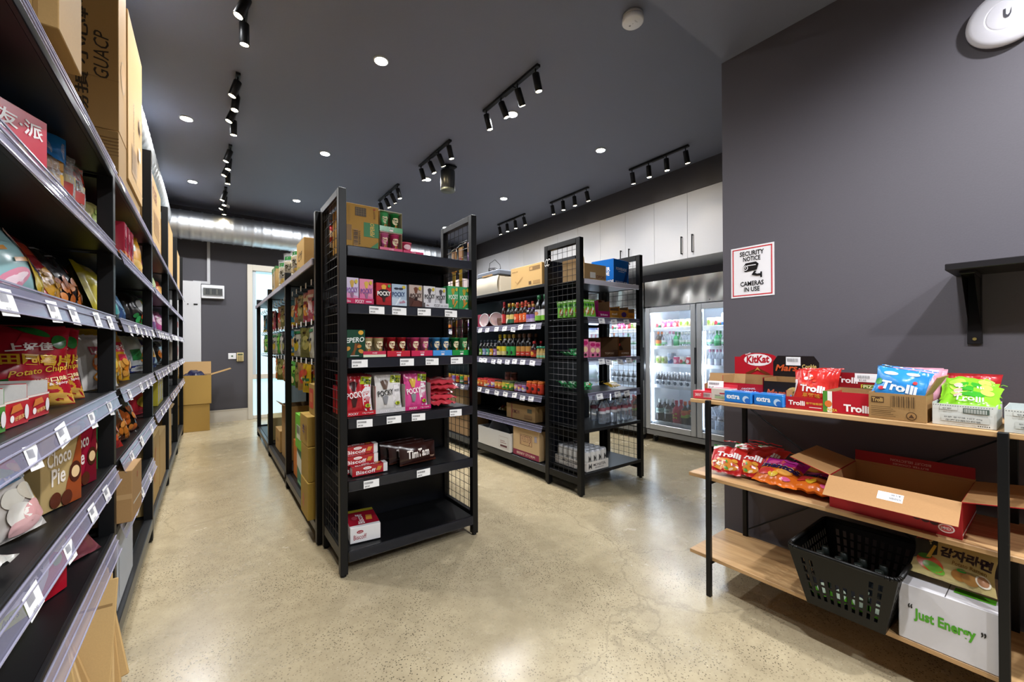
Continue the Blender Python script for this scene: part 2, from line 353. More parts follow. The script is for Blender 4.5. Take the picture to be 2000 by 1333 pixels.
# smoke alarm
t = thing('smoke_alarm', 'round white smoke alarm on the dark ceiling near the wall corner', 'smoke alarm', (2.30, 1.73, CEIL))
g = G(); g.lathe([(0, 0), (.066, 0), (.066, -.022), (0, -.022)], mt('b9b6b4', 'plastic'), 32); g.build('mounting_base', t)
g = G(); g.lathe([(0, -.022), (.064, -.022), (.070, -.03), (.070, -.052), (.064, -.058), (0, -.06)], WH, 32)
art(g, flat((-.05, .05, -.0605), (1, 0, 0), (0, -1, 0), .1, .1), [('e', .5, .25, .07, .07, '8a8a8e'), ('e', .5, .5, .05, .05, 'c9c9cc'), ('t', 'TEST', .5, .75, .3, .08, '77777a')], 'plastic', step=.0002); g.build('cover', t)
# dome camera
t = thing('dome_camera', 'small white dome camera on the ceiling above the back duct', 'security camera', (.215, 7.82, CEIL))
g = G(); g.lathe([(0, 0), (.06, 0), (.062, -.03), (.05, -.05), (.0, -.052)], WH, 24); g.build('base', t)
g = G(); g.lathe([(.045, -.045), (.04, -.07), (.02, -.085), (0, -.088)], mt('3a3a40', 'gloss'), 20); g.build('lens_dome', t)
# round wireless access point on the near wall
t = thing('access_point', 'large white disc-shaped wireless unit high on the dark right wall', 'wifi unit', (NWX, .13, 2.465))
R = Matrix.Rotation(-PI/2, 4, 'Y')
g = G(); g.lathe([(0, 0), (.085, 0), (.095, .012), (.08, .02), (0, .02)], mt('b8b6bc', 'plastic'), 40, R); g.build('mounting_plate', t)
g = G(); g.lathe([(.1, .012), (.108, .018), (.106, .026), (.09, .034), (.06, .039), (.056, .0395)], mt('d9d7df', 'plastic'), 48, R)
g.lathe([(.056, .0395), (.055, .0375), (.054, .0385), (.05, .040), (0, .0405)], mt('e2e0e8', 'plastic'), 48, R)
art(g, flat((-.041, .02, -.02), (0, -1, 0), (0, 0, 1), .04, .04), [('p', [(.25, .95), (.4, .95), (.4, .45), (.25, .5)], '4a4a52'), ('p', [(.25, .5), (.4, .45), (.5, .3), (.65, .45), (.75, .95), (.72, .4), (.6, .12), (.4, .1), (.28, .25)], '4a4a52')], 'plastic', step=.0003); g.build('cover', t)
# wall cupboards
for k in range(-1, 12):
    y0 = 2.345+.472*k
    if y0 < 1.3: continue
    t = thing('wall_cupboard', 'white wall cupboard under the dark bulkhead, number %s counting from the near wall' % ['', 'one', 'two', 'three', 'four', 'five', 'six', 'seven', 'eight', 'nine', 'ten', 'eleven', 'twelve'][k+1 or 1] if k > -1 else
              'white wall cupboard mostly hidden behind the near wall corner', 'cupboard', (4.8, y0, 2.31), 0, 'white wall cupboards')
    g = G(); g.box(.02, XR-4.8, 0, .472, 0, .815, mt('b5b5b4', 'card')); g.build('body', t)
    g = G(); g.box(0, .02, .0015, .4705, 0, .815, CABW, .0015); d = g.build('door', t)
    if k in (0, 2, 1, 3):
        hy = .4 if k % 2 == 0 else .072
        g = G(); g.box(-.03, -.02, hy-.006, hy+.006, .06, .28, BLK, .001); g.box(-.03, 0, hy-.006, hy+.006, .06, .072, BLK); g.box(-.03, 0, hy-.006, hy+.006, .268, .28, BLK); g.build('handle', d)
# spiral duct
DM = brushed('galvanised_duct', 'cdd1d5', .46, 5, .003, (1, 1, 1))
def duct(name, label, pts, r):
    g = G(); L = 0; P = [Vector(p) for p in pts]; segs = []
    for a, b in zip(P, P[1:]): segs.append((a, b, (b-a).length))
    tot = sum(q[2] for q in segs); n = int(tot/.022); rings = []
    for i in range(n+1):
        s = tot*i/n; k = 0
        while k < len(segs)-1 and s > segs[k][2]: s -= segs[k][2]; k += 1
        a, b, l = segs[k]; d = (b-a).normalized(); c = a+d*s; u = Vector((0, 0, 1)); w = d.cross(u).normalized(); u = w.cross(d)
        ph = (i % 6); rr = r+(.008 if ph == 0 else 0)
        rings.append([c+w*math.cos(t_)*rr+u*math.sin(t_)*rr for t_ in [2*PI*q/28 for q in range(28)]])
    vs = [v for rg in rings for v in rg]; fs = [(i*28+q, i*28+(q+1) % 28, (i+1)*28+(q+1) % 28, (i+1)*28+q) for i in range(n) for q in range(28)]
    g.add(vs, fs, DM, True); o = tag(g.build(name), label, 'air duct')
    for a in (.15, .5, .85):
        q = P[0].lerp(P[1] if len(P) == 3 and P[1].y > 3 and P[0].y < 3 else P[-1], a); g = G()
        top = CEIL if q.y > LOWY+.05 else LOW
        g.tube((q.x, q.y, q.z+r-.012), (q.x, q.y, top+.003), .005, BLK, 6); g.build('hanger_rod', o)
    return o
duct('air_duct', 'silver spiral air duct running along the top of the back wall', [(-.60, 7.95, 3.09), (1.0, 7.93, 3.09), (4.7, 7.95, 3.09)], .215)
duct('air_duct', 'silver spiral duct along the left wall behind the stacked cartons', [(-.62, 1.25, 3.14), (-.62, 6.9, 3.14), (-.62, 7.68, 3.12)], .195)
# back wall fittings
t = thing('switchboard_cabinet', 'tall pale grey metal service cabinet on the back wall', 'cabinet', (-.285, YB, .81))
g = G(); g.box(-.19, .19, -.2, 0, 0, 1.45, mt('c6c6c8', 'card'), .004); g.build('cabinet_body', t)
g = G(); g.box(-.18, .18, -.205, -.2, .01, 1.44, mt('cdcdcf', 'card'), .001); d = g.build('door', t)
g = G(); g.box(.10, .15, -.212, -.205, 1.08, 1.1, BLK, .001); g.lathe([(0, .008), (.008, .008), (.008, 0)], BLK, 12, Matrix.Translation((.03, -.205, 1.09)) @ Matrix.Rotation(PI/2, 4, 'X')); g.build('lock', d)
t = thing('meter_box', 'white wall box with a clear window, beside the tall grey cabinet', 'meter box', (.06, YB, 2.015))
g = G(); g.box(-.15, .15, -.09, 0, 0, .215, WH, .006); g.build('box_body', t)
g = G(); g.box(-.125, .125, -.094, -.09, .05, .165, mt('77705c', 'card')); 
for k in range(9): g.box(-.12+k*.027, -.1+k*.027, -.097, -.094, .065, .15, mt('48443c' if k % 3 else '9f9a86', 'gloss'))
w = g.build('breaker_row', t); g = G(); g.box(-.13, .13, -.106, -.101, .045, .17, GLASS); g.build('window_cover', t)
g = G(); g.box(-.02, .02, -.03, 0, 2.29, 3.03, mt('b9b9bb', 'plastic')); g.box(-.2, .02, -.03, 0, 2.25, 2.29, mt('b9b9bb', 'plastic')); tag(g.build('cable_conduit', None, (.005, YB, 0)), 'grey cable trunking running down the back wall to the meter box', 'conduit')
g = G(); g.box(-.055, .055, -.012, 0, 0, .1, WH, .003); t = tag(g.build('wall_switch', None, (.315, YB, 1.03)), 'white switch plate on the back wall left of the keypad', 'switch')
g = G(); g.box(-.012, .012, -.017, -.012, .04, .06, mt('3d5a3a', 'plastic')); g.build('rocker', t)
t = thing('alarm_keypad', 'cream alarm keypad beside the window frame', 'keypad', (.425, YB, .99))
g = G(); g.box(-.047, .047, -.03, 0, 0, .145, mt('d8c48e', 'plastic'), .004); g.box(-.035, .035, -.032, -.03, .1, .13, mt('5b6048', 'gloss')); g.build('housing', t)
g = G()
for a in range(3):
    for b in range(4): g.box(-.033+a*.024, -.015+a*.024, -.034, -.03, .012+b*.021, .027+b*.021, mt('8f8258', 'plastic'))
g.build('keys', t)
# security sign on the near wall: faces -x
t = thing('security_sign', 'white security notice sign with a red border on the dark wall', 'sign', (NWX, 1.04, 1.645))
g = G(); g.box(-.003, -.001, -.112, .112, -.14, .142, mt('e9e6e8', 'gloss'))
S = flat((-.003, .112, -.14), (0, -1, 0), (0, 0, 1), .224, .282); RD = 'c8313a'
art(g, S, [('r', .04, .03, .96, .05, RD), ('r', .04, .95, .96, .97, RD), ('r', .04, .03, .065, .97, RD), ('r', .935, .03, .96, .97, RD),
   ('t', 'SECURITY', .5, .86, .56, .092, '19191c', 0, .022), ('t', 'NOTICE', .5, .752, .40, .092, '19191c', 0, .022), ('t', 'CAMERAS', .5, .265, .54, .092, '19191c', 0, .022), ('t', 'IN USE', .5, .152, .36, .092, '19191c', 0, .022),
   ('p', [(.30, .60), (.34, .50), (.62, .52), (.66, .63), (.60, .68), (.36, .67)], '19191c'), ('e', .36, .575, .055, .05, 'e9e6e8'), ('e', .36, .575, .038, .034, '19191c'), ('e', .355, .58, .015, .013, 'e9e6e8'),
   ('p', [(.56, .50), (.50, .43), (.62, .40), (.70, .40), (.70, .44), (.62, .44), (.58, .46), (.62, .5)], '19191c'), ('p', [(.70, .47), (.74, .47), (.74, .36), (.70, .36)], '19191c'), ('r', .4, .61, .6, .625, 'e9e6e8')], 'gloss', step=.0003)
g.build('sign_panel', t)
# empty black wall shelf on brackets
t = thing('wall_shelf', 'empty dark bracketed shelf mounted high on the right wall', 'wall shelf', (NWX, .25, 1.51))
SB = mt('171416', 'black')
g = G(); g.box(-.25, 0, -.75, .02, 0, .024, SB, .002); g.build('board', t)
for yy in (-.03, -.62):
    g = G(); g.box(-.012, 0, yy-.02, yy+.02, -.27, 0, SB, .002); g.box(-.2, 0, yy-.02, yy+.02, -.012, 0, SB, .002)
    g.poly([(-.012, yy-.016, -.2), (-.19, yy-.016, -.012), (-.012, yy-.016, -.012)], SB); g.poly([(-.012, yy+.016, -.2), (-.19, yy+.016, -.012), (-.012, yy+.016, -.012)], SB)
    g.tube((-.013, yy, -.25), (-.016, yy, -.25), .006, mt('a08c50', 'steel'), 8); g.build('bracket', t)
# ================================================================ SHELVING (local frame: front faces -y, width along +x, depth +y)
def ticket(shelf, L, z, seed, n, odd=0, h=.043, clearm=TICKET):
    r = random.Random(seed)
    g = G(); c = math.radians(20)
    g.grid(lambda u, v: (.03+u*(L-.06), -.006-(1-v)*.016, z-.052+v*.056), 1, 3, clearm, False); [g.box(.03, L-.03, -.0095-.016*(1-q)-.001, -.0075-.016*(1-q), z-.052+.056*q-.0015, z-.052+.056*q+.0015, SHINE_RIDGE) for q in (.02, .6, .98)]; st = g.build('ticket_strip', shelf)
    if n:
        xs = [.08+(L-.22)*(k+.5+r.uniform(-.25, .25))/n for k in range(n)]
        for x in xs:
            g = G(); dz = r.uniform(-.012, .0); t_ = r.uniform(-.12, .12)
            a = Vector((x, -.0255, z-.052+dz)); u = Vector((math.cos(t_), 0, math.sin(t_))); v = Vector((0, .25, 1)).normalized()
            S = flat(a, u, v, .075, .048); f = S[0]
            g.add([f(0, 0, 0), f(.075, 0, 0), f(.075, .048, 0), f(0, .048, 0), f(0, 0, -.0006), f(.075, 0, -.0006), f(.075, .048, -.0006), f(0, .048, -.0006)], [(0, 1, 2, 3), (7, 6, 5, 4), (0, 4, 5, 1), (1, 5, 6, 2), (2, 6, 7, 3), (3, 7, 4, 0)], TAG)
            art(g, S, [('r', .15, .5, .6, .85, 'b4b4bc')]+[('r', .17+.05*q, .52, .185+.05*q, .83, '85858d') for q in range(8)]+[('t', '$%d.%d' % (r.randint(2, 9), r.choice((50, 99, 80))), .35, .22, .3, .16, '6c6c70')], 'paper', step=.0002, base=.0003)
            g.build('price_tag', st)
def shelf_part(root, L, D, z, tags=0, seed=0, strip=True, y0=0, mat_=None, lip=.026):
    m = mat_ or BLK
    g = G(); g.box(.0, L, y0+.002, y0+D, z-.022, z-.001, m, .002); g.box(.0, L, y0, y0+.012, z-lip, z+.003, mt('17181c', 'black'), .002)
    g.box(.0, .004, y0, y0+D, z-.027, z-.01, m); g.box(L-.004, L, y0, y0+D, z-.027, z-.01, m); s = g.build('shelf', root)
    if strip: ticket(s, L, z, seed, tags)
    return s
def upright(root, x, D, H, w=.04, name='upright_frame', rail=True):
    g = G(); g.box(x, x+w, 0, w, .012, H, BLK, .002); g.box(x, x+w, D-w, D, .012, H, BLK, .002)
    if rail: g.box(x, x+w, w, D-w, H-w, H, BLK, .002); g.box(x+.004, x+w-.004, w, D-w, .09, .15, BLK, .002)
    u = g.build(name, root)
    for yy in (w/2, D-w/2):
        g = G(); g.lathe([(0, 0), (.015, 0), (.015, .008), (.006, .01), (.006, .014)], BLK, 10, Matrix.Translation((x+w/2, yy, 0))); g.build('levelling_foot', u)
    return u
def mesh_side(root, x, D, H, w=.04, z0=.15):
    g = G(); WM = mt('3a3a3c', 'steel'); nz = int((H-w-z0)/.052); ny = 6
    for k in range(nz+1): z = z0+(H-w-z0)*k/nz; g.tube((x, w*.6, z), (x, D-w*.6, z), .0018, WM, 5, caps=False)
    for k in range(ny+1): y = w+(D-2*w)*k/ny; g.tube((x+.003, y, z0), (x+.003, y, H-w*.7), .0018, WM, 5, caps=False)
    return g.build('wire_mesh_panel', root)
# --- end units with wire mesh sides
EX0, EY0, EL, ED, EH = .562, 2.315, .861, .44, 2.10
EZ = (1.79, 1.475, 1.178, .85, .51, .131)
t = thing('end_shelving_unit', 'tall black end shelving unit with wire mesh sides facing the viewer, stocked with stick biscuits', 'shelving unit', (EX0, EY0, 0))
END1 = t
upright(t, 0, ED, EH); upright(t, EL-.04, ED, EH); mesh_side(t, .012, ED, EH); mesh_side(t, EL-.016, ED, EH)
g = G(); g.box(.03, EL-.03, ED-.02, ED, .1, 1.86, mt('0c0f17', 'black')); g.build('back_panel', t)
LIPM = clear('lip_plastic', '50525e', .07, .12)
for k, z in enumerate(EZ):
    g = G(); g.box(.04, EL-.04, .0, ED-.02, z-.03, z-.002, BLK, .002); g.box(.04, EL-.04, -.004, .01, z-.055, z+.003, mt('0f1014', 'gloss'), .003); s = g.build('shelf', t)
    g = G(); g.box(.045, EL-.045, -.012, -.0055, z-.052, z+.001, LIPM, .002); st = g.build('ticket_strip', s)
    px = {0: [], 1: [.155, .285, .44, .62], 2: [.06, .33, .49, .66], 3: [.085, .25, .40, .65], 4: [.12, .43], 5: []}[k]
    for q in px:
        S = flat((q, -.0125, z-.05), (1, 0, rnd.uniform(-.04, .04)), (0, 0, 1), .085, .042); f = S[0]; g = G()
        g.add([f(0, 0, 0), f(.085, 0, 0), f(.085, .042, 0), f(0, .042, 0), f(0, 0, -.0005), f(.085, 0, -.0005), f(.085, .042, -.0005), f(0, .042, -.0005)], [(0, 1, 2, 3), (7, 6, 5, 4), (0, 4, 5, 1), (1, 5, 6, 2), (2, 6, 7, 3), (3, 7, 4, 0)], TAG)
        art(g, S, [('r', .06+.05*i, .55, .085+.05*i, .8, '4a4a50') for i in range(11)]+[('t', '$4.50', .22, .25, .3, .22, '2c2c30')], 'paper', step=.0002, base=.0003); g.build('price_tag', st)
FX0, FY0, FL, FD, FH = 2.43, 2.36, .83, .44, 2.125
FZ = (1.785, 1.471, 1.13, .84, .54, .178)
t = thing('end_shelving_unit', 'tall black end shelving unit with wire mesh sides in front of the drinks fridges', 'shelving unit', (FX0, FY0, 0)); END2 = t
upright(t, 0, FD, FH, .045); upright(t, FL-.045, FD, FH-.05, .045); mesh_side(t, .012, FD, FH); mesh_side(t, FL-.016, FD, FH-.05)
g = G(); g.box(.03, FL-.28, FD-.02, FD, .1, 2.0, mt('0c0f17', 'black')); g.build('back_panel', t)
for k, z in enumerate(FZ):
    s = shelf_part(t, FL-.09, FD-.03, z, [0, 3, 4, 3, 0, 0][k], 40+k, strip=k in (1, 2, 3)); s.location = (.045, 0, 0)
    if k == 0:
        g = G(); g.box(.0, FL-.12, -.012, -.001, z-.04, z+.001, mt('c9c7d6', 'gloss'), .002); g.build('ticket_strip', s)
# white s-hooks on the mesh of end unit two
g = G()
for q in (0, .03):
    pts = [(0, -.0+q, -.03), (0, .012+q, -.045), (0, .024+q, -.03), (0, .02+q, 0), (0, .0+q, .02), (0, -.02+q, .005)]
    g.path([(-.006, y_, z_) for _, y_, z_ in pts], .003, WH)
tag(g.build('hook', None, (FX0+.006, FY0+.375, 1.985)), 'pair of white plastic hooks clipped on the dark wire mesh', 'hook')
# --- left wall run
def bay(name, label, cat, loc, rz, L, D, H, zs, tags, first=True, last=False, back=None, backh=None, base=True, w=.045, skipstrip=(), group=None, seed=0, H1=None):
    t = thing(name, label, cat, loc, rz, group)
    if first: upright(t, 0, D, H1 or H, w)
    if last: upright(t, L, D, H, w)
    g = G(); g.box(w if first else 0, L, D-.03, D-.012, .12, backh or H-.1, back or NAVY); g.box(w, L, D-.04, D-.03, (backh or H)*.48, (backh or H)*.48+.02, BLK); g.build('back_panel', t)
    for k, z in enumerate(zs):
        s = shelf_part(t, L-w, D-.04, z, tags[k] if k < len(tags) else 0, seed+k, strip=k not in skipstrip); s.location = (w, 0, 0)
    if base:
        g = G(); g.box(w, L, .04, D-.03, .13, .155, BLK, .002); g.box(w, L, .0, .05, .085, .15, mt('4a4c50', 'steel'), .003); g.build('base_shelf', t)
    return t
LZ = (1.92, 1.63, 1.36, 1.08, .80, .54)
LB = [(.82, 2.155), (2.155, 3.47), (3.47, 4.79), (4.79, 6.10), (6.10, 7.38)]
NM = ['nearest', 'second', 'third', 'fourth', 'farthest']
for i, (a, b) in enumerate(LB):
    # rotated +90 deg: local x -> +y, local y -> -x, front faces +x
    bay('shelving_bay', 'black metal shelving bay against the left wall, %s of the row' % NM[i], 'shelving unit', (-.29, a, 0), PI/2, b-a, .50, 2.5 if i else 2.3, LZ if i < 2 else LZ[:5],
        [0, 0, 5, 4, 4, 0] if i == 0 else [0, 0, 6, 4, 3, 3], True, i == 4, base=i > 0, group='shelving bays along the left wall', seed=100+10*i, backh=2.2, H1=1.95 if i == 1 else None)
# --- centre gondola behind end unit one: left face (rotated -90: front faces -x; local x -> -y)
IB = [(2.785, 4.085), (4.085, 5.385), (5.385, 6.70)]
PEGROWS = (1.66, 1.38, 1.10)
IRON = mt('30323a', 'steel')
for i, (a, b) in enumerate(IB):
    t = thing('hook_shelving_bay', 'black centre shelving bay with packets on hooks facing the left aisle, %s' % ['nearest', 'middle', 'farthest'][i], 'shelving unit', (.537, b, 0), -PI/2, 'left side of the centre gondola')
    L = b-a; H = 2.09 if i == 0 else 1.9
    if i == 0: upright(t, L-.045, .43, 2.09, .045)
    upright(t, 0, .43, 1.885, .045)
    g = G(); g.box(0, L, .405, .425, .12, 1.78, mt('121318', 'black')); g.build('back_panel', t)
    s = shelf_part(t, L-.045, .40, 1.80, 0, 0, strip=False); g = G(); g.box(.0, L-.05, -.012, -.001, 1.76, 1.803, mt('b9b7c6', 'gloss'), .002); g.build('ticket_strip', s)
    g = G(); g.box(0, L-.045, .03, .40, .115, .135, BLK, .002); g.box(0, L-.045, 0, .05, .075, .13, mt('4a4c50', 'steel'), .003); g.build('base_shelf', t)
    for r_, zz in enumerate(PEGROWS):
        for q in range(6):
            x = .1+q*(L-.2)/5.4; g = G()
            g.tube((x, .40, zz), (x, .06, zz+.012), .003, IRON, 6); g.tube((x, .40, zz+.035), (x, .05, zz+.045), .002, IRON, 6)
            g.tube((x, .06, zz+.012), (x, .05, zz+.03), .003, IRON, 6); h_ = g.build('hook', t)
            g = G(); g.box(x-.018, x+.018, .046, .048, zz+.015, zz+.055, TAG); g.build('price_tag', h_)
# right face of the same gondola, stocked out of sight; its uprights and panel only
for i, (a, b) in enumerate(IB):
    t = bay('centre_shelving_bay', 'black centre shelving bay facing the middle aisle, %s from the viewer' % ['nearest', 'middle', 'farthest'][i], 'shelving unit', (1.42, a, 0), PI/2, b-a, .42, 1.88, (1.80, 1.438, 1.10, .76, .48), [0, 0, 0, 0, 0], True, i == 2, skipstrip=(0,), group='right side of the centre gondola', seed=300+i*10, backh=1.8)
# --- second gondola behind end unit two: left face
JZ = (1.795, 1.44, 1.11, .775, .50)
JB = [(2.81, 4.11), (4.11, 5.41), (5.41, 6.71)]
for i, (a, b) in enumerate(JB):
    bay('sauce_shelving_bay', 'black shelving bay of sauces and jars facing the middle aisle, %s' % ['nearest', 'middle', 'farthest'][i], 'shelving unit', (2.44, b, 0), -PI/2, b-a, .42, 2.10, JZ, [0, 7, 8, 7, 0], i == 2, False, skipstrip=(0,), group='left side of the second gondola', seed=400+i*10, backh=2.1)
for i, (a, b) in enumerate(JB[:2]):
    bay('fridge_side_shelving_bay', 'black shelving bay backing onto the sauce shelves, %s' % ['nearest', 'farther'][i], 'shelving unit', (3.25, a, 0), PI/2, b-a, .385, 1.95, (1.795, 1.44, 1.11, .775, .50), [0]*5, True, i == 1, skipstrip=(0, 1, 2, 3, 4), group='fridge side of the second gondola', seed=500+i*10, backh=1.9)
# --- wooden rack by the near wall
OAK = wood('pale_oak', 'ab8457', 'cfa877', 1)
t = thing('console_rack', 'open rack of three pale wooden boards on thin black metal legs against the right wall', 'shelf rack', (0, 0, 0)); RACK = t
for z, a, b in ((.965, -.35, 1.165), (.585, -.35, 1.175), (.19, -.35, 1.172)):
    g = G(); g.box(2.0, 2.385, a, b, z-.018, z, OAK, .002); g.build('board', t)
for x in (1.976, 2.362):
    for y, w in ((1.052, .022), (.112, .024)):
        g = G(); g.box(x, x+w, y, y+w, 0, .967, BLK, .002); g.build('leg', t)
for y in (1.055, .115):
    for z in (.945, .564, .168): g = G(); g.box(1.99, 2.37, y, y+.016, z-.012, z+.003, BLK); g.build('support_bar', t)
g = G(); g.tube((2.395, 1.06, .90), (2.395, .13, .22), .004, BLK, 6); g.tube((2.395, .13, .90), (2.395, 1.06, .22), .004, BLK, 6); g.build('cross_brace', t)
# ================================================================ GOODS: builders
def carton(name, w, d, h, col, faces=None, fin='kraft', parent=None, loc=(0, 0, 0), rz=0, tape=None, bev=.002, seam=True):
    """closed box: faces = {'F':[..],'R':[..],'L':[..],'T':[..]}; base centre at origin"""
    g = G(); g.box(-w/2, w/2, -d/2, d/2, 0, h, mt(col, fin), bev)
    SF = {'F': flat((-w/2, -d/2, 0), (1, 0, 0), (0, 0, 1), w, h), 'R': flat((w/2, -d/2, 0), (0, 1, 0), (0, 0, 1), d, h), 'L': flat((-w/2, d/2, 0), (0, -1, 0), (0, 0, 1), d, h),
          'T': flat((-w/2, -d/2, h), (1, 0, 0), (0, 1, 0), w, d), 'B': flat((w/2, d/2, 0), (-1, 0, 0), (0, 0, 1), w, h)}
    for k, v in (faces or {}).items(): art(g, SF[k], v, 'gloss' if fin == 'gloss' else 'card')
    if fin == 'kraft' and seam: g.box(-w/2+.004, w/2-.004, -.0012, .0012, h, h+.0006, mt('5f4626', 'kraft'))
    o = g.build(name, parent, loc, rz)
    if tape:
        g = G(); g.box(-w/2-.0006, w/2+.0006, -.024, .024, h+.0002, h+.0012, mt(tape, 'gloss')); g.box(w/2, w/2+.0009, -.024, .024, h-.05, h+.001, mt(tape, 'gloss')); g.box(-w/2-.0009, -w/2, -.024, .024, h-.05, h+.001, mt(tape, 'gloss')); g.build('packing_tape', o)
    return o
def openbox(name, w, d, h, col, inside, flaps=(), faces=None, fin='kraft', th=.003, front=None):
    """open topped box; flaps=(side, length, angle outward from upright in deg)"""
    t = thing(name, None, None); g = G(); m, mi_ = mt(col, fin), mt(inside, 'kraft' if fin != 'kraft' else fin)
    fh = front or h
    for x0, x1, y0, y1, hh in ((-w/2, w/2, -d/2, -d/2+th, fh), (-w/2, w/2, d/2-th, d/2, h), (-w/2, -w/2+th, -d/2+th, d/2-th, h), (w/2-th, w/2, -d/2+th, d/2-th, h)): g.box(x0, x1, y0, y1, 0, hh, m)
    g.box(-w/2+th, w/2-th, -d/2+th, d/2-th, 0, th, mi_)
    e = .0006
    for a, b, c, e2 in (((-w/2+th, -d/2+th+e, th), (w/2-th, -d/2+th+e, th), (0, 0, 1), fh), ((-w/2+th, d/2-th-e, th), (w/2-th, d/2-th-e, th), 0, h), ((-w/2+th+e, -d/2+th, th), (-w/2+th+e, d/2-th, th), 0, h), ((w/2-th-e, -d/2+th, th), (w/2-th-e, d/2-th, th), 0, h)):
        g.poly([a, b, (b[0], b[1], e2), (a[0], a[1], e2)], mi_)
    SF = {'F': flat((-w/2, -d/2, 0), (1, 0, 0), (0, 0, 1), w, fh), 'R': flat((w/2, -d/2, 0), (0, 1, 0), (0, 0, 1), d, h), 'L': flat((-w/2, d/2, 0), (0, -1, 0), (0, 0, 1), d, h)}
    for k, v in (faces or {}).items():
        if k in SF: art(g, SF[k], v)
    g.build('box_body', t)
    for fl in flaps:
        sd, ln, an = fl[:3]; an = math.radians(an); up = Vector((0, 0, 1)); hz = fh if sd == 'F' else h
        nrm, o_, u, wd = {'F': ((0, -1, 0), (-w/2, -d/2, hz), (1, 0, 0), w), 'B': ((0, 1, 0), (w/2, d/2, hz), (-1, 0, 0), w), 'L': ((-1, 0, 0), (-w/2, d/2, hz), (0, -1, 0), d), 'R': ((1, 0, 0), (w/2, -d/2, hz), (0, 1, 0), d)}[sd]
        v = up*math.cos(an)+Vector(nrm)*math.sin(an); u = Vector(u); o_ = Vector(o_); n = u.cross(v)
        sk = fl[4] if len(fl) > 4 else 0
        q = [o_, o_+u*wd, o_+u*(wd-sk)+v*ln, o_+u*sk+v*ln]; g = G()
        g.add(q+[p-n*th for p in q], [(0, 1, 2, 3), (0, 4, 5, 1), (1, 5, 6, 2), (2, 6, 7, 3), (3, 7, 4, 0)], m); g.poly([p-n*(th+.0002) for p in q][::-1], mi_)
        if len(fl) > 3 and fl[3]:
            if fl[3] == 'tag':
                S = flat(o_-n*(th+.0004)+u*wd*.62+v*ln*.25, -u, v, .07, .035); f = S[0]; g.add([f(0, 0, .0004), f(.07, 0, .0004), f(.07, .035, .0004), f(0, .035, .0004)], [(0, 1, 2, 3)], TAG)
                art(g, S, [('r', .08+.045*i, .55, .10+.045*i, .8, '4a4a50') for i in range(10)]+[('t', '$11.50', .28, .25, .35, .22, '2c2c30')], 'paper', step=.0002)
            else: art(g, (lambda x, z, k, o_=o_, u=u, v=v, n=n: o_+u*x+v*z+n*k, wd, ln), fl[3])
        g.build('flap', t)
    return t
def bag(name, w, h, t, base, items=(), fin='foil', seed=0, lean=0, nu=14, nv=18, wr=.0035, slump=.85, crimp=True, finart='foil', matl=None, taper=.10, backcol=None):
    r = random.Random(seed); ph = [r.uniform(0, 6.3) for _ in range(8)]; ca, sa = math.cos(math.radians(lean)), math.sin(math.radians(lean))
    def T(u, v):
        vv = max(0, min(1, v))**slump
        return t/2*max(0, 1-abs(2*u-1)**2.3)**.75*max(0, math.sin(PI*vv))**.55
    def wrk(u, v):
        e = (1-math.sin(PI*min(1, max(0, v))))
        return wr*(math.sin(9*u+5*v+ph[0])*math.sin(7*v-4*u+ph[1])+.7*math.sin(17*u+ph[2])*math.sin(3*v+ph[3])+e*1.2*math.sin(26*u+ph[4]+2*v))
    def P(u, v, side, off=0):
        x = (u-.5)*w*(1-taper*math.sin(PI*min(1, max(0, v)))); y = side*(T(u, v)+off)+wrk(u, v)*(1 if .03 < u < .97 else .3); z = v*h
        return Vector((x, y*ca+z*sa, z*ca-y*sa+ (t/2*sa)))
    g = G(); m = matl or mt(base, fin)
    g.grid(lambda u, v: P(u, v, -1), nu, nv, m); g.grid(lambda u, v: P(u, v, 1), nu, nv, backcol and mt(backcol, fin) or m)
    if crimp:
        cm = matl or mt(base, fin)
        for v0, v1 in ((1.0, 1.025),):
            g.grid(lambda u, v: P(u, 0 if v0 < 0 else 1, -1)+Vector((0, (v0+(v1-v0)*v)*h*sa*(1 if v0 > 0 else 0) if v0 > 0 else 0, 0))+(Vector((0, sa, ca))*v*(.022*h+.001*math.sin(90*u)) if v0 > 0 else Vector((0, 0, .0))), nu, 1, cm)
    f = lambda x, z, k: P(min(1, max(0, x/w)), min(1, max(0, z/h)), -1, k)
    if items: art(g, (f, w, h), items, finart, True, .0003, .0011)
    return g.build(name)
def blobs(seed, x0, z0, x1, z1, cols, n, rx=.1, rz=.06):
    r = random.Random(seed); return [('e', r.uniform(x0, x1), r.uniform(z0, z1), rx*r.uniform(.7, 1.2), rz*r.uniform(.7, 1.2), r.choice(cols), r.uniform(-1, 1)) for _ in range(n)]
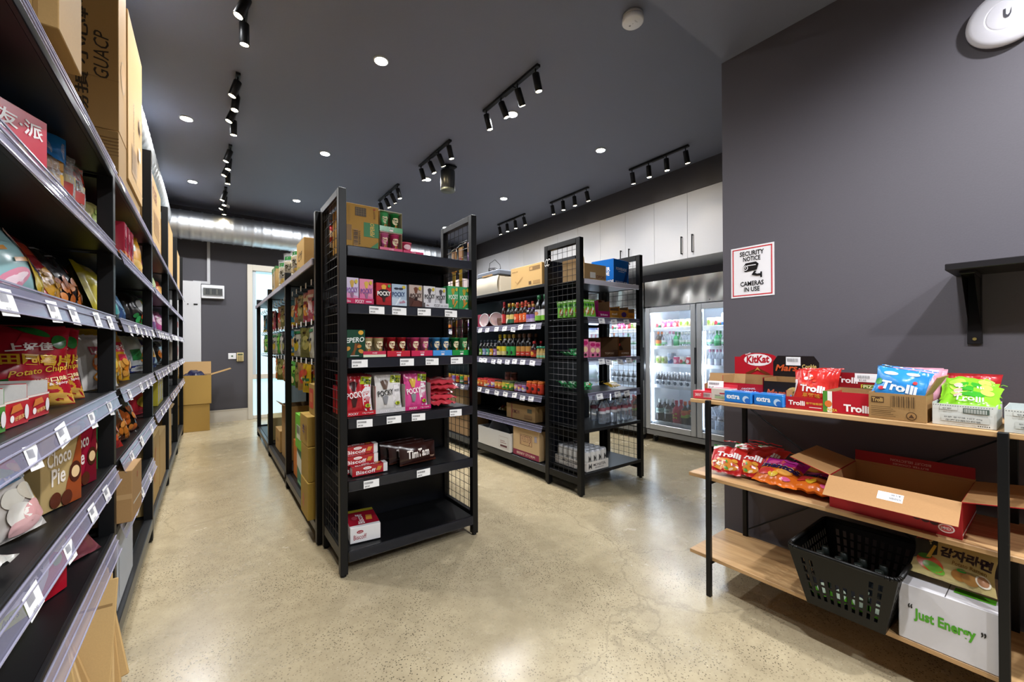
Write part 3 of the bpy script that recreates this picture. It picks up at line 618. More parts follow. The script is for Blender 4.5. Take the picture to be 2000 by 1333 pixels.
def bottle(name, H, R_, body, cap, label, neck=.35, kind='sauce', art2=None, capm='plastic', lab=(.1, .48), bodym=None, lab2=None):
    g = G(); bm_ = bodym or mt(body, 'gloss')
    g.lathe([(0, .001), (R_*.9, 0), (R_, .006), (R_, H*(.60 if kind == 'sauce' else .58)), (R_*.82, H*.68), (R_*neck, H*.78), (R_*neck, H*.93), (0, H*.93)], bm_, 18)
    o = g.build(name)
    g = G(); g.lathe([(R_*neck*1.05, H*.84), (R_*neck*1.3, H*.85), (R_*neck*1.3, H*.995), (R_*neck*1.1, H), (0, H)], mt(cap, capm), 14); g.build('cap', o)
    g = G(); z0, z1 = lab[0]*H, lab[1]*H
    g.lathe([(R_+.0006, z0), (R_+.0006, z0+(z1-z0)*.45), (R_+.0006, z1)], [mt(label[0], 'card'), mt(label[-1], 'card')], 20)
    if art2:
        f = lambda x, z, k: Vector((math.sin((x/.06-.5)*2.2)*(R_+.0006+k), -math.cos((x/.06-.5)*2.2)*(R_+.0006+k), z0+z)); art(g, (f, .06, z1-z0), art2, 'card', True, .0003)
    if lab2: g.lathe([(R_*lab2[1]+.001, H*.66), (R_*neck+.0015, H*.78), (R_*neck+.0015, H*.82)], mt(lab2[0], 'card'), 16)
    g.build('label', o)
    return o
def jar(name, H, R_, body, lid, label, art2=None):
    g = G(); g.lathe([(0, .001), (R_*.92, 0), (R_, .006), (R_, H*.78), (R_*.86, H*.86), (0, H*.86)], mt(body, 'gloss'), 18); o = g.build(name)
    g = G(); g.lathe([(R_*.9, H*.84), (R_*.93, H*.85), (R_*.93, H*.99), (R_*.88, H), (0, H)], mt(lid, 'plastic'), 18); g.build('lid', o)
    g = G(); g.lathe([(R_+.0006, H*.14), (R_+.0006, H*.40), (R_+.0006, H*.70)], [mt(label[0], 'card'), mt(label[-1], 'card')], 18)
    if art2:
        f = lambda x, z, k: Vector((math.sin((x/.06-.5)*2.2)*(R_+.0006+k), -math.cos((x/.06-.5)*2.2)*(R_+.0006+k), H*.14+z)); art(g, (f, .06, H*.56), art2, 'card', True, .0003)
    g.build('label', o); return o
def can(name, H, R_, cols, art2=None):
    g = G(); g.lathe([(0, .002), (R_*.8, 0), (R_, .008), (R_, H*.5), (R_, H*.92), (R_*.85, H*.985), (R_*.85, H), (R_*.8, H*.985), (0, H*.985)], [mt('c9ccd2', 'steel'), mt('c9ccd2', 'steel'), mt(cols[0], 'gloss'), mt(cols[-1], 'gloss'), mt('d5d8de', 'steel'), mt('d5d8de', 'steel'), mt('d5d8de', 'steel'), mt('d5d8de', 'steel')], 16)
    if art2:
        f = lambda x, z, k: Vector((math.sin((x/.06-.5)*2.2)*(R_+k), -math.cos((x/.06-.5)*2.2)*(R_+k), z)); art(g, (f, .06, H), art2, 'gloss', True, .0004)
    return g.build(name)
def cup(name, H, r0, r1, col, art2, lid):
    g = G(); g.lathe([(0, .0), (r0, 0), (r1, H), (r1+.002, H), (r1+.002, H+.003), (0, H+.003)], [mt(col, 'gloss')]*2+[mt(lid, 'gloss')]*3, 20)
    f = lambda x, z, k: Vector((math.sin((x/.06-.5)*2.4)*(r0+(r1-r0)*z/H+k), -math.cos((x/.06-.5)*2.4)*(r0+(r1-r0)*z/H+k), z)); art(g, (f, .06, H), art2, 'gloss', True, .0004)
    return g.build(name)
def put(o, loc, rz=0, label=None, cat=None, group=None):
    o.location = loc; o.rotation_euler = (0, 0, rz)
    return tag(o, label, cat, group)
def sticks(cx, cz, n, col, ln=.32, sp=.9, w=.03, tip=None):
    out = []
    for i in range(n):
        a = (i-(n-1)/2)/(n-1)*sp; dx, dz = math.sin(a)*ln*.8, math.cos(a)*ln; px, pz = math.cos(a)*w/2, -math.sin(a)*w/2*.6
        out.append(('p', [(cx-px+dx*.25, cz-pz+dz*.25), (cx+px+dx*.25, cz+pz+dz*.25), (cx+px+dx, cz+pz+dz), (cx-px+dx, cz-pz+dz)], col))
        if tip: out.append(('p', [(cx-px, cz-pz), (cx+px, cz+pz), (cx+px+dx*.3, cz+pz+dz*.3), (cx-px+dx*.3, cz-pz+dz*.3)], tip))
    return out
def stickart(bg2, txt, top, tip, extra=(), badge='c9b23a'):
    return ([('p', [(0, 0), (1, 0), (1, .28), (0, .46)], bg2)] if bg2 else [])+sticks(.5, .55, 7, top, .36, 1.1, .05)+sticks(.5, .12, 5, tip, .34, .7, .07)+[('e', .8, .86, .11, .08, badge), ('t', 'POCKY', .5, .53, .86, .2, txt, .10, .02)]+list(extra)
# ---------------------------------------------------------------- end unit one
YF = EY0+.05
G2 = 'stick biscuit boxes on the end unit'
t = carton('shipping_carton', .19, .27, .255, 'ab7c33', {'F': [('r', .05, .18, .20, .52, '7e5a22'), ('r', .55, .30, 1, .62, '2f7a48'), ('t', 'PEPERO', .80, .47, .30, .13, 'd8b04a', PI/2, .02, .2), ('r', .3, .74, .62, .93, '43321c')]+[('r', .33+.07*i, .75, .335+.07*i, .92, 'a58a52') for i in range(4)]+[('r', .315, .79+.05*i, .61, .793+.05*i, 'a58a52') for i in range(3)]+
   [('t', 'LOTTE', .86, .80, .16, .05, '5a3a1c', -PI/2), ('e', .86, .93, .03, .022, 'a2381f'), ('r', .24, .06, .38, .44, 'ab7c33'), ('t', '5128023', .42, .26, .3, .05, '4a3318', -PI/2)]+[('r', .25, .09+.03*i, .37, .10+.03*i+(i % 3)*.006, '4a3318') for i in range(11)]+[('p', [(.72, .05), (.96, .05), (.96, .2)], '2f7a48')]+[('r', .1, .55, .105, .92, '6a4e26'), ('r', .13, .58, .135, .92, '6a4e26')],
   'L': [('r', .3, 0, .34, 1, 'c29a4a')]}, tape='cfae6a')
put(t, (.703, YF+.15, 1.792), 0, 'brown shipping carton with a green logo at the top left of the end unit', 'carton')
def cupart(face, txt='f4e6c0', bits='8a4a20'):
    return [('e', .5, .62, .33, .2, face), ('e', .35, .72, .13, .09, txt), ('e', .62, .73, .14, .09, txt), ('e', .5, .55, .16, .1, txt), ('t', 'Yan', .42, .70, .42, .12, bits, .1, .03), ('t', 'Yan', .58, .55, .42, .12, bits, .1, .03), ('p', [(.3, .05), (.4, .05), (.55, .4), (.47, .42)], 'c98b3a'), ('p', [(.5, .04), (.6, .05), (.66, .38), (.58, .4)], 'b5772a'), ('e', .72, .2, .13, .1, bits)]
CUPS = {'cream': ('ead9a8', '6b3a1c', 'c23a4a'), 'red': ('b3222e', '7a1d1d', 'b3222e'), 'pink': ('d8447c', 'a12a50', 'd8447c'), 'ppale': ('df6fa4', 'b0306a', 'df6fa4'), 'blue': ('3a8ad0', '2a5a9a', '5aa6e0'), 'green': ('1f7a3c', '2a5a2a', '2f9a4c'), 'gpale': ('58b878', '2a7a44', '2f9a4c')}
protos = {k: cup('snack_cup', .107, .0185, .0275, v[0], cupart('f6e7c2' if k not in ('ppale', 'gpale') else v[0], bits=v[1]), v[2]) for k, v in CUPS.items()}
usedc = set()
def cupat(k, x, y, z, label, grp='snack cups on the end unit'):
    o = protos[k]
    if k in usedc: return dup(o, (x, y, z), 0, label, grp)
    usedc.add(k); return put(o, (x, y, z), 0, label, 'snack cup', grp)
def tray(x0, x1, y, z, d, h, col, label, txt='meiji', c2=None, bh=None):
    t = openbox('display_tray', x1-x0, d, bh or h, col, 'd8d0c4', fin='gloss', th=.0015, front=h, faces={'F': [('t', txt, .5, .68, .2, .26, 'f4f0ee'), ('r', .42, .1, .58, .42, 'f0dede')]+([('r', 0, 0, 1, .42, c2)] if c2 else [])})
    return put(t, ((x0+x1)/2, y+d/2, z), 0, label, 'display tray')
for a, b, k1, k2, tc, c2, nm in ((.702, .831, 'cream', 'cream', 'c83350', 'dfe6c8', 'red and pale green'), (.840, .979, 'red', 'red', 'c8283a', None, 'bright red'), (.989, 1.127, 'pink', 'ppale', 'd02c54', None, 'pinkish red'), (1.131, 1.264, 'blue', 'blue', '4a9ae0', None, 'light blue'), (1.268, 1.402, 'green', 'gpale', '1f9444', None, 'green')):
    tray(a, b, YF+.0, EZ[2]+.003, .13, .034, tc, '%s card tray of snack cups, third shelf of the end unit' % nm, c2=c2, bh=.034)
    for q, k in enumerate((k1, k2)):
        for row in range(2):
            cupat(k, a+.034+q*.064, YF+.034+row*.06, EZ[2]+.006, '%s snack cup in the %s tray, %s, %s row' % (CUPS[k] and {'cream': 'cream', 'red': 'red', 'pink': 'deep pink', 'ppale': 'plain pink', 'blue': 'blue', 'green': 'dark green', 'gpale': 'light green'}[k], nm, ['left', 'right'][q], ['front', 'back'][row]))
# stacked cup trays on top shelf
for (z, k1, k2, tc, nm) in ((EZ[0]+.003, 'ppale', 'pink', 'd83a6c', 'pink'), (EZ[0]+.127, 'gpale', 'green', '18904a', 'green')):
    t = tray(.802, .94, YF+.01, z, .14, .03, tc, 'clear-fronted %s display tray of snack cups stacked beside the top carton' % nm, c2='e8c8e8' if nm == 'pink' else None, bh=.03)
    g = G(); g.box(-.067, -.066, -.066, .066, .03, .121, mt('c9ae7a', 'card')); g.box(.066, .067, -.066, .066, .03, .121, mt('d8c8a0', 'card')); g.box(-.067, .067, .065, .066, .03, .121, mt('c9ae7a', 'card')); g.box(-.067, .067, -.066, .066, .121, .1225, mt('ece6d8', 'card')); g.build('display_cover', t)
    for q, k in enumerate((k1, k2)): cupat(k, .838+q*.064, YF+.046, z+.003, '%s snack cup inside the stacked %s tray, %s' % ({'ppale': 'plain pink', 'pink': 'deep pink', 'green': 'dark green', 'gpale': 'light green'}[k], nm, ['left', 'right'][q]), 'snack cups on the top shelf')
t = tray(.945, 1.075, YF+.01, EZ[0]+.003, .12, .028, 'd83a6c', 'low empty pink card tray on the top shelf of the end unit', c2='e060a0')
t = put(cup('snack_cup', .05, .03, .034, 'd8406a', [('e', .5, .5, .3, .3, 'f0c8d0')], 'e8607c'), (.975, YF+.05, EZ[0]+.03), 0, 'squat pink snack cup standing in the low pink tray', 'snack cup')
# boxes on the second shelf
def pbox(w, h, col, faceart, side=None, d=.04): return carton('biscuit_box', w, d, h, col, {'F': faceart, 'L': side or [('t', 'POCKY', .5, .5, .12, .6, 'f0e8e8')], 'R': [('r', .2, .1, .8, .9, col)]}, 'gloss', bev=.0008)
P1 = pbox(.072, .148, 'cdc0d8', stickart('d890b8', '8a5aa8', 'c9a14a', '9a6a8a', [('e', .4, .14, .3, .1, 'b8a0b8')]))
z2 = EZ[1]+.003
put(P1, (.645, YF+.03, z2+.002), 0, 'pale lilac stick biscuit box, left one of the pink tray pair', 'biscuit box', G2)
P1b = pbox(.076, .146, 'e08aa8', stickart('d870a0', '7a4a98', 'd9b14a', '9a6a8a', [('e', .6, .14, .3, .1, 'b07a90')])); put(P1b, (.724, YF+.03, z2+.002), 0, 'pink stick biscuit box, right one of the pink tray pair', 'biscuit box', G2)
dup(P1b, (.724, YF+.075, z2+.002), 0, 'pink stick biscuit box standing behind the right pink box'); dup(P1, (.645, YF+.075, z2+.002), 0, 'pale lilac stick biscuit box standing behind the left pink box')
put(openbox('display_tray', .157, .1, .035, 'c22a5a', 'd8c0c8', fin='gloss', th=.0015, faces={'F': [('t', 'POCKY', .5, .5, .3, .55, 'f6e8f0'), ('t', 'Glico', .12, .5, .14, .3, 'f6e8f0'), ('r', .72, .4, .92, .6, 'e8b0c8')]}), (.684, YF+.05, z2), 0, 'low magenta display tray holding two pink biscuit boxes', 'display tray')
for k, (x, w, h, c, ar, lb) in enumerate((
   (.824, .088, .134, 'b81a20', [('p', [(0, 0), (1, 0), (1, .25), (0, .25)], 'a3141a')]+sticks(.5, .55, 6, 'e0a83a', .38, 1.0, .06)+sticks(.5, .1, 5, '3a1c14', .34, .6, .09)+[('e', .5, .55, .4, .18, '1c1416'), ('t', 'POCKY', .5, .54, .9, .2, 'f4efe8', .04, .03), ('e', .84, .88, .1, .07, '3f9a3c')], 'red and black stick biscuit box with white lettering'),
   (.918, .092, .134, 'a9bcd0', [('p', [(0, 0), (1, 0), (1, .3), (0, .4)], 'c6d4e0'), ('e', .3, .8, .16, .05, '2a2a3a'), ('e', .6, .8, .16, .05, '2a2a3a'), ('e', .8, .88, .12, .07, 'c9b23a'), ('t', 'POCKY', .45, .55, .85, .2, '1f3a6a', .05, .02), ('t', 'milk', .7, .22, .4, .12, 'c85a7a', .2), ('p', [(.2, .06), (.3, .06), (.6, .4), (.5, .4)], 'e8eef4')], 'pale silver blue stick biscuit box'),
   (1.022, .084, .138, 'b9a69c', stickart('4c2c22', '3a2018', '6a3c28', '2c1814', [('p', [(.1, 0), (.9, 0), (.7, .3), (.3, .3)], '5a3226')]), 'brown and silver chocolate stick biscuit box'),
   (1.113, .078, .138, 'd9d6d8', stickart(None, '1c1c20', '4a4448', '8a868c', [('e', .3, .16, .2, .1, '2c2c30'), ('e', .3, .16, .13, .06, 'd9d6d8')]), 'white and black cookie stick biscuit box, left of the white pair'),
   (1.190, .072, .134, 'cfccd0', stickart(None, '1c1c20', '4a4448', '8a868c', [('e', .6, .16, .2, .1, '2c2c30'), ('e', .6, .16, .13, .06, 'cfccd0')]), 'white and black cookie stick biscuit box, right of the white pair'),
   (1.278, .078, .152, '46a868', stickart('3a9a5a', 'e8f4e8', 'b8a03a', 'c88a4a', [('p', [(.5, .1), (.6, .1), (.9, .36), (.8, .38)], 'd8902a'), ('r', .1, .03, .35, .07, 'c8e8d0')]), 'green stick biscuit box, left of the green pair'),
   (1.360, .078, .152, '3fa062', stickart('3a9a5a', 'e8f4e8', 'b8a03a', 'c88a4a', [('p', [(.3, .1), (.4, .1), (.8, .32), (.7, .36)], 'd8902a'), ('r', .6, .03, .9, .07, 'c8e8d0')]), 'green stick biscuit box, right of the green pair'))):
    o = put(pbox(w, h, c, ar), (x, YF+.03, z2), 0, lb+' on the second shelf', 'biscuit box', G2)
    dup(o, (x+.002, YF+.08, z2), 0, lb+', standing behind its twin')
put(openbox('display_tray', .16, .1, .032, 'dcdade', 'cfcfcf', fin='gloss', th=.0012, faces={'F': [('t', 'POCKY', .5, .5, .25, .6, '1c1c22'), ('t', 'Glico', .1, .5, .12, .35, '6a2a2a'), ('r', .65, .3, .75, .7, 'b8b8bc'), ('r', .8, .3, .95, .7, 'b8b8bc')]}), (1.152, YF+.033, z2-.0), 0, 'low white display tray in front of two black and white biscuit boxes', 'display tray')
# third shelf dark green box
put(carton('biscuit_box', .118, .05, .155, '0f3f2c', {'F': [('t', 'PEPERO', .46, .63, 1.0, .18, 'e4e8e4', .08, .02, .2), ('e', .8, .9, .12, .08, 'd8a23a'), ('p', [(.3, .05), (.42, .05), (.75, .5), (.65, .52)], '6b3a1c'), ('p', [(.42, .05), (.5, .05), (.6, .5), (.52, .52)], '7b4a22'), ('e', .2, .32, .12, .07, 'c98b3a', .6), ('e', .8, .22, .13, .07, 'c98b3a', -.5), ('e', .72, .4, .1, .06, 'b8772a', .3), ('r', .3, .05, .7, .08, 'c8d0c8')]}, 'gloss', bev=.001), (.655, YF+.03, EZ[2]+.003), 0, 'dark green almond stick biscuit box at the left of the third shelf', 'biscuit box')
# fourth shelf share bags
def share(base, c2, txt, sw):
    return [('p', [(.0, 0), (1, 0), (1, .06), (0, .06)], c2), ('e', .95, .42, .32, .46, 'e9e4e6'), ('r', .68, .12, .98, .72, c2), ('r', .70, .3, .96, .7, 'ece8ea'), ('t', 'POCKY', .83, .55, .22, .07, txt, .1)]+sticks(.83, .15, 4, base, .3, .8, .03)+[('p', [(.55, .78), (.98, .76), (1.0, .96), (.62, .98)], 'b9c42a'), ('t', 'Share', .8, .89, .34, .08, '1c3a1c', -.1, .03), ('t', 'Pack', .85, .81, .26, .07, '1c3a1c', -.1, .03)]+sticks(.34, .52, 7, sw, .34, 1.0, .04)+sticks(.34, .12, 6, sw if base == 'b01c28' else '8a8a8e', .3, .7, .05)+[('t', 'POCKY', .36, .5, .6, .16, 'f6f2f2' if base != 'ddd9d6' else '17171b', .12, .02), ('e', .82, .2, .1, .05, 'b9c42a'), ('t', '8', .82, .2, .08, .07, '1c3a1c')]
for x, w, base, c2, txt, sw, nm in ((.685, .165, 'b01c28', 'c82a32', 'b01c28', '3a1418', 'red'), (.862, .165, 'ddd9d6', 'c9c5c4', '3a3a44', '6a564c', 'white'), (1.035, .155, 'd84c90', 'c23078', 'b83070', 'd8b04a', 'pink')):
    p = bag('biscuit_bag', w, .215, .042, base, share(base, c2, txt, sw), seed=len(nm)*7, lean=6, finart='gloss')
    put(p, (x, YF+.045, EZ[3]+.006), 0, '%s share pack bag of stick biscuits at the front of its tray' % nm, 'biscuit bag', 'share bags on the fourth shelf')
    for q in range(1, 4): dup(p, (x, YF+.045+.05*q, EZ[3]+.006), 0, '%s share pack bag, number %s behind the front %s bag' % (nm, ['one', 'two', 'three'][q-1], nm), 'share bags on the fourth shelf')
    t = openbox('display_box', w+.012, .25, .16, {'red': 'c0202c', 'white': 'd0cccc', 'pink': 'c82a70'}[nm], 'b8a898', fin='gloss', th=.0015, front=.025, faces={'F': [('t', 'POCKY', .3, .5, .3, .5, 'f0e8e8'), ('t', '119g x 6 packs', .75, .5, .35, .4, 'f0e8e8')]})
    put(t, (x, YF+.134, EZ[3]+.002), 0, 'cut-down %s display box holding share bags' % nm, 'display box')
for q in range(5):
    p = bag('lolly_bag', .19, .13, .03, 'c8414c', [('r', .1, .35, .55, .7, 'd88a8a'), ('e', .7, .45, .16, .2, 'e0a0a0'), ('t', 'Glico', .3, .55, .3, .15, 'f0e0e0', .1)], seed=60+q, lean=78, nu=10, nv=10, wr=.005)
    put(p, (1.225+.015*(q % 2)-.012*q*.3, YF+.02+.02*(q % 3), EZ[3]+.004+.033*q), .25-.13*q, 'crumpled red foil bag of sweets lying flat, %s of its pile' % ['bottom', 'second up', 'middle', 'second from top', 'top'][q], 'sweet bag', 'red sweet bags on the fourth shelf')
# fifth shelf: biscuit packets
BI = [('r', 0, 0, 1, 1, 'a81c28'), ('r', .88, 0, 1, 1, 'dedcdc'), ('e', .42, .75, .12, .16, 'f2e8e8'), ('t', 'Lotus', .42, .75, .13, .12, 'a81c28'), ('t', 'Biscoff', .38, .36, .55, .42, 'f4eeee', 0, .015), ('p', [(.66, .3), (.78, .25), (.84, .7), (.72, .76)], 'c98b3a')]
BISC = carton('biscuit_packet', .2, .05, .05, 'dedcdc', {'F': BI, 'T': BI}, 'gloss', bev=.006)
BS = [(.74, .055, .0, .02), (.70, .115, .0, -.0), (.715, .172, 0, .0), (.70, .10, .052, .02), (.71, .155, .052, -.0), (.705, .12, .104, .04)]
for q, (x, y, z, a) in enumerate(BS):
    lb = 'red and white caramel biscuit packet, %s' % ['frontmost on the shelf', 'bottom row middle', 'bottom row back', 'second layer front', 'second layer back', 'top of the pile'][q]
    if q == 0: put(BISC, (x, YF+y-.02, EZ[4]+.004), a, lb, 'biscuit packet', 'caramel biscuit packets')
    else: dup(BISC, (x, YF+y-.02, EZ[4]+.004+z), a, lb)
TT = [('r', 0, 0, 1, 1, '2c1512'), ('t', 'TimTam', .48, .52, .6, .42, 'eee6e0', .04, .03, .1), ('p', [(0, 0), (1, 0), (1, .1), (0, .06)], '4a2418'), ('t', 'Original', .88, .25, .14, .12, 'c8a890')]
tp = bag('biscuit_packet', .245, .12, .055, '2c1512', TT, seed=5, lean=8, nu=14, nv=8, wr=.002, slump=1, finart='gloss', taper=.02)
put(tp, (1.045, YF+.04, EZ[4]+.004), .08, 'dark brown chocolate biscuit packet, front of the row of three', 'biscuit packet', 'chocolate biscuit packets')
for q in (1, 2): dup(tp, (1.035-.03*q, YF+.045+.066*q, EZ[4]+.004), .08, 'dark brown chocolate biscuit packet, %s behind the front one' % ['first', 'second'][q-1])
# bottom shelf box
put(carton('biscuit_carton', .165, .26, .088, 'e4e2e2', {'F': [('t', 'Biscoff', .32, .36, .42, .3, '9a1c30', 0, .005), ('e', .32, .68, .11, .1, '9a1c30'), ('t', 'Lotus', .32, .68, .14, .08, 'f0e8e8')], 'T': [('r', 0, .1, 1, .85, '96182a'), ('r', 0, .85, 1, 1, 'c9b83a'), ('t', 'Biscoff', .42, .42, .55, .22, 'eee6e6', PI/2, .015), ('e', .25, .5, .1, .1, 'c84a5a'), ('p', [(.6, .3), (.8, .28), (.85, .55), (.65, .58)], 'c98b3a')], 'R': [('r', 0, 0, .9, 1, '8a1626'), ('t', 'Biscoff', .5, .5, .6, .3, 'd8b0b8')]}, 'gloss', bev=.002),
    (.73, YF+.145, EZ[5]+.004), -.12, 'opened red and white biscuit carton alone on the bottom shelf', 'biscuit carton')
# items on hooks outside the right mesh
HK = []
for k, (y, z, c, c2, h, nm) in enumerate(((2.70, 1.97, 'c98a3a', 'd8b04a', .16, 'orange'), (2.60, 1.985, 'cf9440', 'c9a03a', .17, 'yellow orange'), (2.47, 2.0, '9a7ab0', '7a4aa0', .19, 'purple'))):
    t = thing('snack_strip', '%s snack packets hanging from a hook on the right mesh of the end unit' % nm, 'snack strip', (EX0+EL+.004, y, z-.05), 0, None)
    g = G(); g.path([(-.02, 0, -.01), (.0, 0, .0), (.03, 0, .03), (.05, 0, .04), (.06, 0, .02)], .0025, mt('c8c8cc', 'chrome')); g.build('hook', t)
    g = G(); g.box(.035, .04, -.035, .035, -.14, .015, mt(c, 'gloss'), .002); art(g, flat((.0349, .035, -.14), (0, -1, 0), (0, 0, 1), .07, .155), [('r', .1, .55, .9, .95, 'd8a878'), ('r', .2, .1, .8, .4, c2), ('e', .5, .4, .25, .15, 'b83a4a')]); g.build('packet', t)
    g = G(); g.box(.033, .039, -.02, .02, -.14-h, -.142, mt(c2, 'gloss'), .002); g.build('packet', t)
for k, (y, z, c, c2, nm) in enumerate(((2.70, 1.42, 'c9a03a', 'b83a4a', 'yellow'), (2.62, 1.42, 'd88aa0', 'f0e0e0', 'pink character-free'), (2.54, 1.44, '5a3420', '6b4228', 'brown'), (2.44, 1.42, 'd88a4a', 'c83a3a', 'orange'))):
    t = thing('snack_strip', '%s narrow packets on a lower hook of the right mesh' % nm.replace(' character-free', ''), 'snack strip', (EX0+EL+.004, y, z), 0, None)
    g = G(); g.path([(-.02, 0, -.01), (.0, 0, .0), (.03, 0, .02), (.05, 0, .02)], .0025, mt('c8c8cc', 'chrome')); g.build('hook', t)
    g = G(); g.box(.033, .039, -.035, .035, -.26, .01, mt(c, 'gloss'), .002); art(g, flat((.0329, .035, -.26), (0, -1, 0), (0, 0, 1), .07, .27), [('e', .5, .7, .3, .14, c2), ('r', .15, .1, .85, .35, c2)]); g.build('packet', t)
# ================================================================ LEFT WALL RUN (front faces +x at x=-.29)
A90 = PI/2
def L(o, x, y, k, label, cat, rz=A90, group=None, dz=.004): return put(o, (x, y, (LZ[k] if k is not None else 0)+dz), rz, label, cat, group)
GUA = [('t', 'GUACP', .85, .44, .28, .13, '2b2118', PI/2, .004, .15), ('t', '易損 小心輕放', .69, .47, .85, .11, '2b2118', PI/2, .02), ('r', 0, .3, 1, .302, '8a6a3e')]
put(carton('shipping_carton', .36, .2, .70, 'a57f4c', {'F': GUA, 'R': [('e', .5, .4, .3, .1, 'a08458'), ('e', .5, .4, .26, .085, 'b48c55')]}), (-.485, 2.51, 2.17), 0, 'tall brown carton with large black capitals running up its front, left top shelf', 'carton')
put(carton('shipping_carton', .36, .2, .235, '9c7744', {'F': [('r', 0, .55+.06*k, 1, .565+.06*k, '7d5c32') for k in range(6)]+[('t', 'E', .8, .2, .06, .2, '2b2118')]}), (-.485, 2.50, 1.93), 0, 'crushed low carton squashed beneath the tall carton with black capitals', 'carton')
put(carton('shipping_carton', .44, .23, .6, 'b08750', {'F': [('r', .9, 0, .92, 1, '9c7744')], 'R': [('r', .1, .96, .9, .98, '8d6a3c'), ('e', .5, .5, .03, .01, '5a4022')]}), (-.52, 1.62, 2.05), 0, 'brown carton at the near end of the left top shelf, overhanging the aisle', 'carton')
put(carton('shipping_carton', .42, .5, .115, '8f6d40', {'F': [('r', 0, .45, 1, .5, '6e5230')]}), (-.55, 1.78, 1.93), 0, 'flat low carton lying under the nearest overhanging carton', 'carton')
put(carton('shipping_carton', .4, .5, .80, 'bd9660', {'R': [('t', 'NISSIN FOODS', .35, .38, .32, .05, '6b5330', PI/2), ('r', .2, .08, .55, .26, 'a5824e')]+[('r', .22+.03*q, .1, .23+.03*q, .24, '6b5330') for q in range(10)]+[('e', .75, .5, .1, .05, '8a6c42'), ('e', .75, .5, .08, .04, 'bd9660'), ('r', .6, .25, .75, .33, 'd9d2c4'), ('r', .15, .04, .9, .045, '6b5330')]}), (-.50, 2.87, 2.04), 0, 'tall pale carton with a printed side behind the carton with black capitals', 'carton')
put(carton('shipping_carton', .38, .5, .115, 'a8834c', {}), (-.50, 2.87, 1.925), 0, 'flat brown carton lying beneath the tall printed pale carton', 'carton')
put(carton('shipping_carton', .42, .62, .46, 'c29a62', {'R': [('t', '辣白菜', .3, .78, .4, .2, '7d3a24'), ('r', .2, .2, .8, .55, 'b58c55')]+[('r', .22, .24+.05*q, .78, .25+.05*q, '7a5c38') for q in range(6)]}), (-.505, 3.86, 1.93), 0, 'carton with red brush lettering in the second bay top shelf', 'carton')
put(carton('shipping_carton', .46, .62, .50, 'b98f55', {'F': [('t', '500g', .62, .62, .3, .08, '6b5330'), ('p', [(.8, .74), (.84, .74), (.84, .8), (.86, .8), (.82, .86), (.78, .8), (.8, .8)], '2b2118')]}), (-.53, 5.28, 1.93), 0, 'large brown carton marked 500g on the third bay top shelf', 'carton')
put(carton('shipping_carton', .46, .7, .48, 'c29a62', {}), (-.53, 6.45, 1.93), 0, 'large plain carton at the far end of the left top shelf', 'carton')
# shelf B (second from top)
put(carton('cake_box', .26, .09, .19, 'c23a4c', {'F': [('p', [(0, 0), (1, 0), (1, .36), (.8, .28), (.45, .2), (0, .2)], 'd8c8a0'), ('t', '好丽友·派', .52, .80, .85, .2, 'f2eaea', 0, .02), ('e', .25, .46, .17, .2, '6b3a22'), ('e', .25, .36, .16, .07, 'e8c878'), ('e', .6, .38, .13, .22, '8a4a2c', .2), ('e', .74, .38, .05, .2, 'd8b070', .2)]+[('e', .6, .26+.06*q, .1, .012, 'b87a50') for q in range(5)]+[('t', 'Orion', .84, .22, .22, .12, '2c2a4a', -.1, .02)], 'R': [('r', 0, 0, 1, .3, 'd8c8a0')]}, 'gloss'), (-.424, 1.45, LZ[1]+.004), 1.15, 'red chocolate cake box with white Chinese lettering angled on the second shelf', 'cake box')
def wrapbag(name, w, h, t, inner, items=(), top=None, seed=0, finart='gloss', lean=0, frac=.72):
    o = bag(name, w, h, t, 'ffffff', items, matl=WRAP, seed=seed, wr=.005, lean=lean, finart=finart)
    g = G(); r = random.Random(seed)
    for a in range(3):
        for b in range(4):
            x = (a-1)*w*.27; z = .012+b*h*frac/4; e = w*.12; g.box(x-e, x+e, -t*.26, t*.26, z, z+h*frac/4-.004, mt(inner[(a+b) % len(inner)], 'card'), .006)
    g.build('contents', o)
    if top:
        g = G(); g.grid(lambda u, v: Vector(((u-.5)*w*.98, -(1-v)*t*.5*math.sin(PI*u)-.006+.004*math.sin(20*u), h*(.68+.34*v)+.006)), 14, 4, mt(top, 'foil')); g.grid(lambda u, v: Vector(((u-.5)*w*.98, (1-v)*t*.5*math.sin(PI*u)+.006, h*(.68+.34*v)+.006)), 14, 4, mt(top, 'foil')); g.build('blue_header', o)
    return o
wb_ = wrapbag('bread_bag', .24, .272, .11, ('c99a3a', 'b9832a'), [('r', .35, .5, .55, .75, 'd8b85a')], '1f6aa8', 3)
put(wb_, (-.56, 1.56, LZ[1]+.004), .8, 'clear bag of yellow cakes with a blue header behind the red cake box', 'bread bag')
dup(wb_, (-.43, 1.76, LZ[1]+.004), .9, 'clear bag of yellow cakes with a blue header, middle of the second shelf')
wc = wrapbag('snack_bag', .20, .25, .09, ('c9a050', 'a8603a', 'd8c070'), [('e', .5, .25, .3, .14, 'c9a040'), ('r', .3, .45, .7, .6, 'b03a34')], None, 8); put(wc, (-.41, 1.92, LZ[1]+.004), 1.1, 'clear crinkled bag of rice snacks on the left second shelf, nearer of two', 'snack bag')
dup(wc, (-.40, 2.02, LZ[1]+.004), 1.2, 'clear crinkled bag of rice snacks just behind the nearer one')
